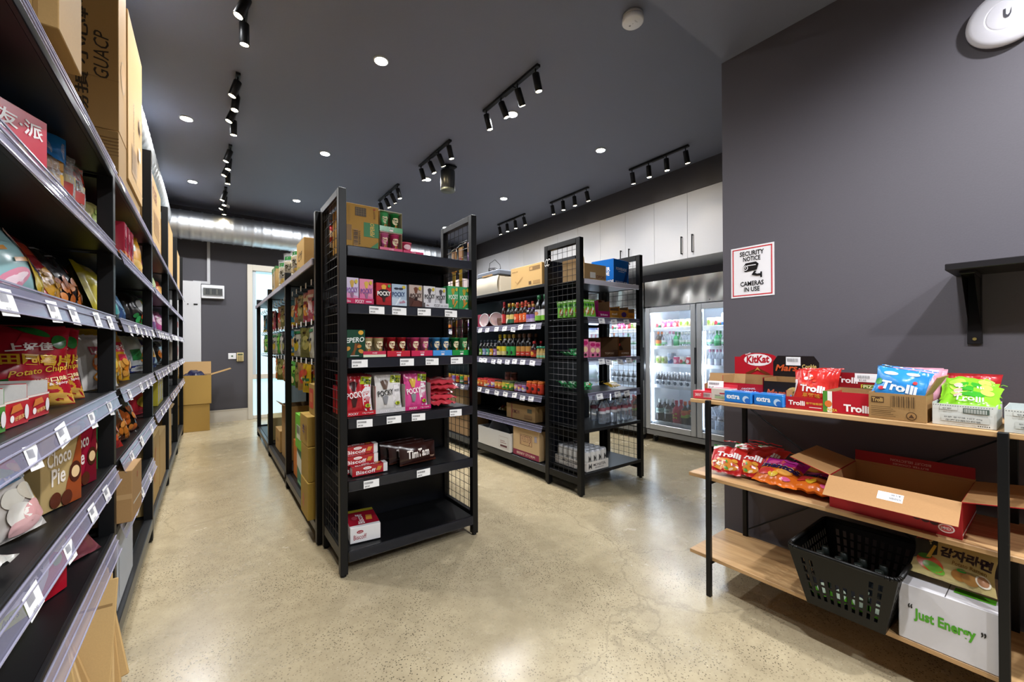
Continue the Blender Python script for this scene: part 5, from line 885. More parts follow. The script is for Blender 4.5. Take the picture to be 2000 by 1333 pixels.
for bi, (a, b) in enumerate(IB):
    Lb = b-a
    for r_, zz in enumerate(PEGROWS):
        if bi == 2 and r_ == 2: continue
        for q in range(6):
            yy = b-(.1+q*(Lb-.2)/5.4); nm = ROWK[r_][(5-q+bi) % 6]
            if bi == 0 and r_ == 2 and q > 4: nm = 'orange'
            for dth in range(2):
                loc = (.64+.05*dth+rnd.uniform(-.015, .015), yy+rnd.uniform(-.012, .012), zz-.224)
                if rnd.random() < .12: continue
                lb = '%s packet, %s on the %s hook, %s row, %s hook bay' % (nm, ['in front', 'behind'][dth], ['first', 'second', 'third', 'fourth', 'fifth', 'sixth'][q], ['upper', 'middle', 'lower'][r_], ['nearest', 'middle', 'farthest'][bi])
                gp = 'hanging packets on the centre gondola'
                if nm in used: o = dup(HP[nm], loc, -PI/2+rnd.uniform(-.1, .55), lb, gp)
                else: used.add(nm); o = put(HP[nm], loc, -PI/2+.25, lb, 'hanging packet', gp)
# stacked cartons in the base
CB = 'ac8432'
for k, (x, y, z, w, d, h, c, fa, lb) in enumerate((
   (.60, 2.98, .14, .34, .24, .235, 'a8832f', {'F': [('e', .35, .8, .1, .05, 'c87a4a')], 'L': [('e', .4, .4, .1, .2, 'b8653a')]}, 'brown yellow carton at the bottom of the leaning stack by the post'),
   (.60, 2.99, .377, .33, .24, .22, 'a8832f', {'F': [('e', .35, .8, .12, .06, '4a8a8a')]}, 'brown yellow carton second from the bottom of the leaning stack'),
   (.595, 3.02, .60, .32, .26, .19, 'b08a3a', {'L': [('t', '辛', .5, .5, .3, .4, '5a3a6a'), ('r', .7, .2, .9, .7, '9a742c')], 'F': [('e', .7, .6, .08, .05, '8a6424')]}, 'brown yellow carton with purple print, third in the leaning stack'),
   (.63, 2.96, .793, .30, .24, .20, 'a8853c', {'L': [('r', .05, .2, .6, .85, 'c8452c'), ('r', .15, .4, .5, .7, 'd87a4a')], 'F': [('r', .1, .2, .9, .22, '7a5a24')]}, 'brown carton with a red label on top of the leaning stack'))):
    put(carton('shipping_carton', w, d, h, c, fa), (x+.07, y, z), 0, lb, 'carton')
put(carton('noodle_carton', .32, .42, .29, '2c7a5c', {'L': [('p', [(0, .5), (1, .2), (1, .6), (0, .9)], 'd8e0d8'), ('r', .1, .05, .9, .12, '8ac8a0')]}, 'card'), (.735, 3.52, .14), 0, 'dark green noodle carton with a white band in the base of the nearest hook bay', 'noodle carton')
put(carton('noodle_carton', .34, .44, .27, '6bbf2c', {'L': [('r', .15, .3, .55, .7, 'dfe8d0'), ('r', .6, .5, .9, .55, '2a5a1c')]+[('r', .18+.05*q, .45, .2+.05*q, .68, '1c2a14') for q in range(7)], 'F': [('r', .1, .55, .9, .6, '4a9a20')]}, 'card'), (.735, 3.52, .435), 0, 'bright lime green carton stacked on the dark green one', 'noodle carton')
put(carton('noodle_carton', .26, .2, .42, 'd0a42c', {'L': [('r', .1, .3, .6, .5, 'e8709a'), ('r', .1, .7, .9, .8, '8a6a1c')]}, 'card'), (.71, 3.22, .14), 0, 'golden yellow carton with a pink patch between green boxes and leaning stack', 'noodle carton')
put(carton('shipping_carton', .3, .22, .3, 'c8742c', {}), (.74, 3.90, .14), 0, 'orange brown carton beyond the dark green noodle carton', 'carton')
put(openbox('open_carton', .3, .34, .52, 'a07a44', '6b5030', [('L', .06, 60)]), (.75, 4.62, .14), 0, 'tall open carton in the middle hook bay base', 'open carton')
put(carton('shipping_carton', .3, .34, .22, 'a8824a', {'L': [('t', 'FOODS', .5, .5, .4, .15, '5a4426')], 'F': [('t', 'FOODS', .5, .5, .4, .15, '5a4426')]}), (.74, 5.30-.27, .14), 0, 'small brown carton beyond the tall open one', 'carton')
put(carton('shipping_carton', .32, .4, .26, 'a8986a', {'L': [('r', 0, .4, 1, 1, '7a8a5a')]}), (.75, 5.75, .14), 0, 'olive topped carton in the farthest hook bay base', 'carton')
# ================================================================ END UNIT TWO
EY = FY0+.05
t = openbox('open_carton', .27, .26, .14, 'a07c50', '8a6840', [('L', .05, 10)], {'F': [('t', 'TOPOKI', .7, .25, .5, .2, '5a2434'), ('r', .25, .15, .5, .5, 'd8d4cc')]}); put(t, (2.66, EY+.12, FZ[0]+.003), 0, 'open brown carton on the top shelf of the farther end unit', 'open carton')
PW = [('t', 'POWERADE', .5, .62, .7, .12, 'dfe8f4', 0, .03), ('r', .3, .5, .7, .53, 'a8c4e8'), ('p', [(.55, 0), (.8, 0), (1, .6), (1, .9)], '0c3a78'), ('t', 'POWERADE', .5, .08, .8, .1, 'e8eef6', 0, .03)]
put(carton('drink_carton', .25, .24, .225, '1466c0', {'F': PW, 'L': [('t', 'POWER', .5, .6, .7, .16, 'e8eef6', 0, .03), ('t', 'ADE', .62, .42, .4, .16, 'e8eef6', 0, .03), ('t', 'POWERADE', .6, .1, .8, .12, 'e8eef6', 0, .03)]}, 'gloss'), (3.02, EY+.135, FZ[0]+.003), .12, 'bright blue sports drink carton on the top shelf of the farther end unit', 'drink carton')
gs = bag('seaweed_packet', .075, .155, .03, '6fb83a', [('r', .1, .6, .9, .75, '2a6a1c'), ('e', .5, .3, .3, .2, 'b8742a'), ('p', [(.2, .1), (.4, .1), (.8, .5), (.6, .55)], 'e8f0d0'), ('r', .1, .86, .9, .93, 'd8e8c0')], seed=81, nu=8, nv=10, lean=14)
k = 0
for i in range(5):
    for j in range(3):
        loc = (2.525+.062*j+.01*(i % 2), EY+.02+.062*i, FZ[1]+.006); lb = 'small lime green packet in the upright pile, row %s from the front, %s' % (['one', 'two', 'three', 'four', 'five'][i], ['left', 'middle', 'right'][j])
        if k == 0: put(gs, loc, -.5, lb, 'snack packet', 'lime green packets on the farther end unit')
        else: dup(gs, loc, -.5+.1*(j-1), lb)
        k += 1
def slant(name, w, d, h, col, faces, front): return openbox(name, w, d, h, col, '6b4a2c', [], faces, fin='gloss', th=.002, front=front)
for x, w, c, fr_, h, fa, lb in ((2.79, .15, '8a1a5a', .06, .15, [('t', 'bites', .5, .5, .6, .3, 'e8c8d8')], 'magenta display box of snack bars'), (2.93, .12, 'b0762c', .07, .10, [('t', 'muesli', .5, .6, .6, .3, 'e8d8c0'), ('r', 0, 0, 1, .2, 'd8a84a')], 'orange brown display box of snack bars'), (3.06, .12, 'b87a30', .08, .11, [('e', .5, .5, .3, .3, '4a2a6a'), ('r', 0, 0, 1, .2, 'd89a3a')], 'tan display box with a purple oval'), (3.17, .09, 'c8802c', .06, .10, [('t', 'bar', .5, .5, .5, .4, '8a3a1c')], 'small orange display box')):
    put(slant('display_box', w, .18, h, c, {'F': fa}, fr_), (x, EY+.1, FZ[1]+.004), 0, lb+' on the second shelf, farther end unit', 'display box')
put(bag('snack_bag', .1, .2, .06, 'b86a1c', [('e', .5, .5, .3, .3, 'd88a3a')], seed=84, lean=8), (3.07, EY+.28, FZ[1]+.004), -.2, 'orange bag standing behind the display boxes by the mesh', 'snack bag')
for q, (x, h) in enumerate(((2.55, .155), (2.64, .135), (2.70, .13))):
    put(carton('snack_carton', .07, .05, h, 'd8789c', {'F': [('e', .5, .8, .4, .12, 'b82a6a'), ('e', .5, .45, .35, .16, 'f0d0a8'), ('e', .5, .15, .2, .08, '3a2a2a')]}, 'gloss'), (x, EY+.03, FZ[2]+.004), -.1, 'pink upright snack pack on the third shelf, %s of three' % ['left', 'middle', 'right'][q], 'snack pack')
lol = bag('green_sweet', .07, .05, .02, '3f9a5c', [('e', .4, .5, .25, .3, 'd8e8d8'), ('e', .7, .5, .1, .2, 'c85a3a')], seed=85, nu=8, nv=6, lean=60, wr=.003, crimp=True)
k = 0
for (z_, n_, x1) in ((FZ[2], 22, 2.72), (FZ[3], 24, 2.72)):
    for i in range(n_):
        r = random.Random(900+k); lay = i//12
        loc = (2.54+r.uniform(.0, x1-2.6), EY+.03+.27*((i % 12)/12), z_+.006+.028*lay+.01*r.random()); lb = 'wrapped green sweet in the loose heap, %s shelf of the farther end unit' % ('third' if z_ == FZ[2] else 'fourth')
        if k == 0: put(lol, loc, r.uniform(-1.5, 1.5), lb, 'sweet', 'green sweets heaped on shelf three')
        else: dup(lol, loc, r.uniform(-1.5, 1.5), lb, 'green sweets heaped on shelf %s' % ('three' if z_ == FZ[2] else 'four'))
        k += 1
put(slant('display_box', .24, .22, .17, '4a3020', {'F': [('t', 'TOPOKI', .5, .5, .5, .3, 'a89078')]}, .06), (2.88, EY+.14, FZ[2]+.004), 0, 'dark brown display box in the middle of the third shelf', 'display box')
put(slant('display_box', .17, .22, .18, '6a4224', {'F': [('t', 'KOPIKO', .5, .5, .6, .3, 'd8c0a0')]}, .055), (3.10, EY+.14, FZ[2]+.004), 0, 'brown coffee sweet display box at the right of the third shelf', 'display box')
put(bag('sweet_bag', .15, .12, .06, '2c1c18', [('t', 'KOPIKO', .5, .5, .8, .25, 'c83a3a', .1, .02)], seed=86, lean=30), (3.11, EY+.1, FZ[2]+.03), .2, 'dark coffee sweet bag lying in the brown display box', 'sweet bag')
put(bag('snack_packet', .2, .09, .03, 'c9a01c', [('r', .2, .3, .8, .6, 'd8b84a')], seed=87, lean=70), (3.01, EY+.06, FZ[3]+.004), .2, 'flat yellow packet alone on the fourth shelf near the mesh', 'snack packet')
bt = bottle('water_bottle', .235, .034, 'd8e0ea', '1c1c22', ('c8ccd4', '9a5a6a'), .34, 'water', None, lab=(.38, .6), bodym=PET)
for q in range(6): 
    loc = (2.80+.077*q, EY+.05+.02*(q % 2), FZ[4]+.003); lb = 'clear water bottle with a dark cap standing on the fifth shelf, %s' % ORD[q]
    if q == 0: put(bt, loc, 0, lb, 'water bottle', 'water bottles on the farther end unit')
    else: dup(bt, loc, 0, lb)
for q in range(4): dup(bt, (2.86+.09*q, EY+.2, FZ[4]+.003), 0, 'clear water bottle in the back row of the fifth shelf, %s' % ORD[q])
t = openbox('can_tray', .27, .385, .075, 'cfcac4', 'b8b2aa', [], {'F': [('t', 'MONSTER', .58, .62, .55, .3, '3a3a3c', 0, .01), ('t', 'M', .16, .55, .14, .6, '5a5a5c'), ('t', 'ENERGY', .58, .3, .4, .16, '6a6a6c')], 'L': [('t', 'MONSTER', .5, .62, .5, .3, '5a5a5c', 0, .01), ('t', 'ULTRA', .5, .3, .3, .16, '7a7a7c')]}, fin='card'); put(t, (2.655, EY+.165, FZ[5]+.004), 0, 'white card tray of energy drink cans on the bottom shelf', 'can tray')
cn = can('drink_can', .165, .031, ('b8b6b2', 'c4c2be'), [('t', 'M', .5, .6, .4, .3, '3a3a3c'), ('r', .3, .2, .7, .24, '8a8a8c')]); k = 0
for i in range(4):
    for j in range(6):
        loc = (2.56+.0635*i, EY+.004+.0632*j, FZ[5]+.008); lb = 'silver energy drink can in the tray, row %s from the front, %s' % (['one', 'two', 'three', 'four', 'five', 'six'][j], ORD[i])
        if k == 0: put(cn, loc, 0, lb, 'drink can', 'energy drink cans in the tray')
        else: dup(cn, loc, 0, lb)
        k += 1
# ================================================================ SECOND GONDOLA, LEFT FACE (front x=2.44, faces -x)
SX = 2.50
def S2(o, x, y, z, label, cat, grp=None, rz=-PI/2): return put(o, (x, y, z+.004), rz, label, cat, grp)
S2(carton('shipping_carton', .48, .2, .21, 'cfa468', {'F': [('r', .62, .72, .95, .9, '8a6a3c'), ('r', .64, .75, .72, .87, 'cfa468'), ('r', .6, .1, .68, .25, '6b5330'), ('r', .74, .1, .95, .25, 'b08a54'), ('t', '電飯煲', .15, .8, .2, .06, '8a6a3c'), ('p', [(.15, .35), (.22, .2), (.42, .5), (.4, .52), (.22, .26), (.17, .37)], 'b89058')]}), 2.57, 3.12, JZ[0], 'pale brown carton on the top of the sauce shelves', 'carton')
t = thing('cool_bag', 'cream and grey insulated bag with a zip on the sauce unit top shelf', 'cool bag', (2.57, 3.79, JZ[0]+.004), -PI/2)
g = G(); g.grid(lambda u, v: Vector(((u-.5)*.42, -.1+.02*math.sin(PI*v)*-1, v*.19+.004*math.sin(12*u))), 12, 8, mt('d8d0bf', 'paper')); g.box(-.21, .21, -.09, .1, 0, .19, mt('cfc7b6', 'paper'), .015); g.build('bag_body', t)
g = G(); g.box(-.215, .215, -.105, .1, .19, .25, mt('6b7484', 'paper'), .012); g.box(-.1, .1, -.108, -.104, .195, .21, mt('b08a54', 'card')); g.build('lid', t)
t = tag(G().build('tmp') if False else (lambda g: (g.path([(.06*math.cos(a/3)*(1+.2*math.sin(a)), .06*math.sin(a/3)*(1+.3*math.cos(a*.7)), .02+.03*math.sin(a*.37)**2) for a in range(0, 60)], .003, BLK, 5), g.box(-.02, .02, -.02, .02, 0, .03, mt('8a6a3c', 'card'), .003), g.path([(-.08, 0, .0), (-.07, 0, .1), (.0, 0, .15), (.07, 0, .1), (.09, 0, 0)], .003, BLK, 5), g.build('power_cable', None, (2.60, 3.84, JZ[0]+.259)))[-1])(G()), 'tangle of black cable lying on the cool bag', 'cable')
LB_ = lambda c, t_: [('t', t_, .5, .5, .5, .2, c)]
row1 = [('red-capped red sauce bottle', .25, .03, '2a0f0c', '8a1220', ('b01f24', 'b01f24'), [('r', .42, .1, .58, .9, 'e0b0a8')], ('a82020', .7)), ('gold-capped dark soy bottle', .225, .034, '101010', 'b8902c', ('1f5a3c', 'c9b46a'), [('p', [(0, 0), (.5, 0), (.8, .6), (0, .4)], 'e8dcc8')], ('1f5a3c', .7)), ('gold-capped dark soy bottle', .225, .034, '101010', 'b8902c', ('1f5a3c', 'c9b46a'), [], ('1f5a3c', .7)),
        ('orange-capped sauce bottle', .225, .036, '1c0f0c', 'c8503c', ('c8401c', 'd8501f'), [('e', .5, .5, .2, .2, 'e8b090')], ('c8401c', .7)), ('orange-capped sauce bottle', .225, .03, '1c0f0c', 'c8503c', ('c8501c', 'd8601f'), [('t', '5', .5, .5, .3, .5, 'f0d8b8')], ('c8401c', .7)), ('orange-capped sauce bottle', .232, .03, '1c0f0c', 'c8503c', ('c8501c', 'd8601f'), [('t', '5', .5, .5, .3, .5, 'f0d8b8')], ('c8401c', .7)),
        ('purple-labelled sauce bottle', .19, .033, '1c1018', 'b88a4a', ('b8a8c8', '7a5aa8'), [('t', 'XO', .5, .3, .5, .25, '8a3a5a')], ('7a5aa8', .75)), ('purple-labelled sauce bottle', .19, .033, '1c1018', 'b88a4a', ('b8a8c8', '7a5aa8'), [], ('7a5aa8', .75)), ('green-capped soy bottle with white label', .265, .040, '0c0b0b', '1f6a3c', ('7ab83a', 'dcdce0'), [('e', .5, .65, .3, .2, 'c88a5a'), ('t', 'soy', .5, .85, .5, .14, '4a5aa8')], None), ('green-capped soy bottle with white label', .265, .040, '0c0b0b', '1f6a3c', ('7ab83a', 'dcdce0'), [], None)]
ys1 = [3.52, 3.43, 3.365, 3.29, 3.215, 3.155, 3.10, 3.04, 2.955, 2.865]
for k, ((nm, H_, R_, b_, c_, l_, a_, n2), y) in enumerate(zip(row1, ys1)):
    o = bottle('sauce_bottle', H_, R_, b_, c_, l_, .36, 'sauce', a_, lab2=n2); S2(o, SX, y, JZ[1], nm+' in front, %s, upper sauce shelf' % ORD[k], 'sauce bottle', 'sauce bottles on the upper sauce shelf')
    dup(o, (SX+.085, y, JZ[1]+.004), -PI/2, nm+' behind, %s, upper sauce shelf' % ORD[k])
for k, (y, s_) in enumerate(((3.93, .95), (3.70, .6))):
    t = thing('foil_pie_tray', 'round silver foil tray in clear wrap on the upper sauce shelf, %s' % ['left', 'right'][k], 'foil tray', (2.52, y, JZ[1]+.004), -PI/2+(.2 if k == 0 else 1.0))
    R = Matrix.Translation((0, 0, .078)) @ Matrix.Rotation(PI/2-.15, 4, 'X')
    g = G(); g.lathe([(0, -.01), (.055, -.01), (.07, .012), (.078, .014), (.078, .011)], mt('c9c6c8', 'steel'), 28, R); g.build('tray', t); g = G(); g.lathe([(0, .006), (.058, .006), (.068, .01)], mt('c8a8a8', 'gloss'), 24, R); g.build('contents', t)
put(carton('snack_carton', .16, .1, .15, 'a8485c', {'F': [('e', .5, .5, .3, .3, 'd8b8b8')]}, 'gloss'), (2.58, 4.02, JZ[1]+.004), -PI/2, 'rose printed box behind the foil trays', 'snack box')
put(carton('snack_carton', .14, .1, .09, '6b4a3c', {'F': [('t', 'CURRY', .5, .5, .5, .2, 'a88a6a')]}, 'card'), (2.57, 3.62, JZ[1]+.004), -PI/2, 'small brown box between the foil trays and the sauce bottles', 'snack box')
row2 = []
for k, (lc, nm) in enumerate((('7aa83a', 'lime'), ('8a9ac0', 'lilac blue'), ('5aa88a', 'mint'), ('d8a02a', 'amber'), ('a87ab8', 'mauve'))): row2.append((3.975-.073*k, 'small dark dressing bottle with %s label' % nm, .185, .028, '14100e', '1f2a3a', (lc, lc), [('e', .4, .6, .2, .2, '1c1c1c'), ('e', .7, .3, .15, .15, 'e8e0d8')], ('8a8088', .6)))
row2 += [(3.60, 'yellow-capped vinegar bottle', .24, .037, '12100c', 'c8b02a', ('d8c88a', 'd8c02a'), [('t', '味', .5, .6, .6, .3, '4a3a1c')], ('c8b02a', .8)), (3.51, 'yellow-capped vinegar bottle', .24, .037, '12100c', 'c8b02a', ('d8c88a', 'd8c02a'), [], ('b8b8b0', .8)),
         (3.43, 'green-labelled soy bottle with gold cap', .238, .034, '0e0d0c', 'a8883a', ('2f9a3c', '2f9a4c'), [('e', .5, .3, .2, .2, '0e0d0c')], ('b8b4ac', .8)), (3.355, 'green-labelled soy bottle with gold cap', .238, .034, '0e0d0c', 'a8883a', ('2f9a3c', '2f9a4c'), [('e', .5, .3, .2, .2, '0e0d0c')], None)]
for k in range(3): row2.append((3.26-.077*k, 'brown bottle with gold and red label', .24, .035, '14100e', '6b4a3a', ('b8301f', 'b8843a'), [('r', .2, .2, .8, .25, 'f0d8c8')], ('2a1c18', .8)))
row2 += [(3.03, 'dark chilli sauce bottle with red cap', .165, .034, '2a1210', 'a81c20', ('c8401c', '8a1c18'), [('e', .5, .5, .3, .3, 'd8a03a')], None), (2.965, 'small green-topped spice jar', .115, .022, 'b89a5a', '2a8a6a', ('8ac8a0', 'c9b07a'), [], None), (2.915, 'small green-topped spice jar', .115, .022, 'b89a5a', '2a8a6a', ('8ac8a0', 'c9b07a'), [], None), (2.865, 'small green-topped spice jar', .115, .022, 'b89a5a', '2a8a6a', ('8ac8a0', 'c9b07a'), [], None)]
for k, (y, nm, H_, R_, b_, c_, l_, a_, n2) in enumerate(row2):
    o = bottle('sauce_bottle', H_, R_, b_, c_, l_, .36 if H_ > .13 else .8, 'sauce', a_, lab2=n2); S2(o, SX, y, JZ[2], nm+' in front, %s, middle sauce shelf' % ORD[k], 'sauce bottle', 'bottles on the middle sauce shelf')
    dup(o, (SX+.085, y, JZ[2]+.004), -PI/2, nm+' behind, %s, middle sauce shelf' % ORD[k])
JR = [('d8622c', 'b8201f', ('c8502c', 'd8842a')), ('d8622c', 'b8201f', ('c84a2c', 'd8622c')), ('d86a2c', 'c0252a', ('d8d8d0', 'd8642a')), ('b84a5a', 'b8202c', ('7a5aa8', 'c84a5a')), ('b83a4a', 'b8202c', ('8a6ab0', 'd8d0d8')), ('c8742c', '3a2a1c', ('b8501f', 'c8a03a')), ('c8742c', '3a2a1c', ('b8501f', 'c8a03a')), ('c8a83a', '5a5a2c', ('3a8a2c', 'c9c03a')), ('c8a83a', '5a5a2c', ('3a8a2c', '5aa83a')), ('6a7a2c', '2a3a1c', ('3a6a2c', 'a8b83a')),
      ('7a4a5a', '3a3038', ('8a6a9a', 'c8a0b0')), ('7a5a7a', '3a3038', ('b8a8c8', 'a84a5a')), ('8a6a8a', '3a3038', ('c8c0d0', '8a6ab0')), ('b83a1c', 'c8641f', ('b82a14', 'c83a1a')), ('b83a1c', 'c8641f', ('b82a14', 'c83a1a')), ('b83a1c', 'c8641f', ('b82a14', 'c83a1a'))]
jy = [3.99, 3.92, 3.85, 3.78, 3.71, 3.64, 3.575, 3.505, 3.44, 3.375, 3.29, 3.23, 3.165, 3.09, 3.01, 2.92]
for k, (b_, l_, lb_) in enumerate(JR):
    nm = ['orange chilli jar', 'orange chilli jar', 'orange chilli jar with white label', 'purple-labelled red jar', 'purple-labelled red jar', 'brown and gold jar', 'brown and gold jar', 'yellow pickle jar with green label', 'yellow pickle jar with green label', 'olive green pickle jar', 'mauve-labelled jar', 'mauve-labelled jar', 'lilac-labelled jar', 'bright red kimchi jar', 'bright red kimchi jar', 'bright red kimchi jar'][k]
    o = jar('sauce_jar', .09 if k < 13 else .115, .031 if k < 13 else .034, b_, l_, lb_, [('e', .5, .5, .25, .25, 'e8c070' if k < 13 else '1c1412')]); S2(o, SX-.01, jy[k], JZ[3], nm+' in front, %s, jar shelf' % ORD[k], 'jar', 'jars on the jar shelf')
    dup(o, (SX+.07, jy[k], JZ[3]+.004), -PI/2, nm+' behind, %s, jar shelf' % ORD[k])
for q in range(2): S2(jar('sauce_jar', .085, .04, '7a4a3a', 'a86a5a', ('8a4a3c', '6b3a34'), []), 2.62, 3.62-.1*q, JZ[3]+.085, 'wide reddish brown tin stacked at the back of the jar shelf, %s' % ['left', 'right'][q], 'tin')
S2(carton('shipping_carton', .46, .22, .15, '8d6a3e', {'F': [('r', .18, .0, .22, 1, '7a3a2c'), ('t', 'KIMCHI', .35, .5, .25, .25, '5a2430'), ('r', .75, .55, .9, .8, '4a4a3a'), ('r', .65, .15, .9, .4, '7a5c38')]}, tape='a88a5a'), 2.58, 3.22, JZ[4], 'taped brown carton on the lower sauce unit shelf', 'carton')
S2(bag('snack_bag', .16, .08, .05, 'a8882c', [('e', .5, .5, .3, .3, '8a3a1c')], seed=91, lean=50), 2.60, 3.72, JZ[4], 'small yellow packet lying dimly on the lower sauce unit shelf', 'snack packet')
t = openbox('white_box', .60, .34, .19, 'd8d6d2', 'cfccc6', [], {'F': [('r', .68, .15, .95, .75, 'b8a8a0'), ('r', .685, .17, .945, .73, 'd8d6d2'), ('r', .72, .2, .92, .3, '5a2a30'), ('r', .72, .4, .9, .44, 'a88a88'), ('r', .72, .5, .86, .54, 'a88a88')]}, fin='card'); S2(t, 2.60, 3.64, .155, 'long open white box holding plastic bags on the base of the sauce unit', 'white box')
g = G(); g.grid(lambda u, v: Vector(((u-.5)*.25+.01*math.sin(9*v), (v-.5)*.24, .03+.24*(math.sin(PI*u)*math.sin(PI*v))**.6+.02*math.sin(13*u+4)*math.sin(15*v))), 18, 18, clear('cloudy_plastic', 'e4e6ea', .55, .3, .6)); g.box(-.13, .13, -.1, .1, 0, .06, mt('d0d2d6', 'plastic'), .01)
tag(g.build('plastic_bag', None, (2.60, 3.80, .163)), 'bunched clear plastic bag inside the long white box', 'plastic bag')
S2(carton('drink_carton', .40, .30, .275, 'cfa878', {'F': [('r', 0, 0, 1, .2, '8a1f44'), ('t', 'BERRY STORM', .5, .1, .7, .09, 'e8c8b8', 0, .02), ('r', .28, .42, .74, .78, '5a2430'), ('r', .29, .43, .73, .77, 'cfa878'), ('t', 'pump', .51, .6, .4, .3, '5a2430', 0, .03), ('t', 'pump', .51, .6, .37, .26, 'dcb488', 0, .005), ('r', .84, .62, .93, .82, 'a8a0a8')]}), 2.60, 3.11, .155, 'brown drink carton with a maroon band on the base of the sauce unit', 'drink carton')
# farther bays glimpsed through the mesh of end unit one
fk = 0
for bi in (1, 2):
    a, b = JB[bi]
    for si, kind in ((1, 0), (2, 0), (3, 1)):
        for q in range(12):
            y = b-.1-q*.1
            if kind: o = JR[(q*3+bi) % 16]; src = None
            nm = ['sauce bottle', 'sauce jar'][kind]
            if fk < 3:
                pass
            key = (kind, q % 4)
            if key not in HP:
                c = [('b8301f', 'd8a02a'), ('2f8a3c', 'd8d0c0'), ('c8742c', '3a2a1c'), ('7a5aa8', 'd8d0d8')][q % 4]
                HP[key] = bottle('sauce_bottle', .22, .034, '14100e', c[0], (c[0], c[1]), .36) if kind == 0 else jar('sauce_jar', .1, .034, c[0], 'b8a02a', (c[1], c[0])); put(HP[key], (SX, y, JZ[si]+.004), -PI/2, '%s in the %s sauce bay, shelf %s, %s, seen through mesh' % (nm, ['', 'middle', 'farthest'][bi], ['', 'one', 'two', 'three'][si], ORD[q]), nm.split()[-1], 'goods in the farther sauce bays')
            else: dup(HP[key], (SX, y, JZ[si]+.004), -PI/2, '%s in the %s sauce bay, shelf %s, %s, seen through mesh' % (nm, ['', 'middle', 'farthest'][bi], ['', 'one', 'two', 'three'][si], ORD[q]))
S2(carton('shipping_carton', .5, .3, .25, 'a8825a', {}), 2.62, 4.5, .155, 'brown carton on the base of the middle sauce bay', 'carton')
S2(carton('shipping_carton', .5, .25, .2, 'b08a5a', {}), 2.60, 4.6, JZ[4], 'brown carton on the lower shelf of the middle sauce bay', 'carton')
S2(carton('shipping_carton', .5, .3, .25, 'c8b8b8', {}, 'card'), 2.62, 4.6-.0, JZ[0], 'pale carton on top of the middle sauce bay', 'carton')
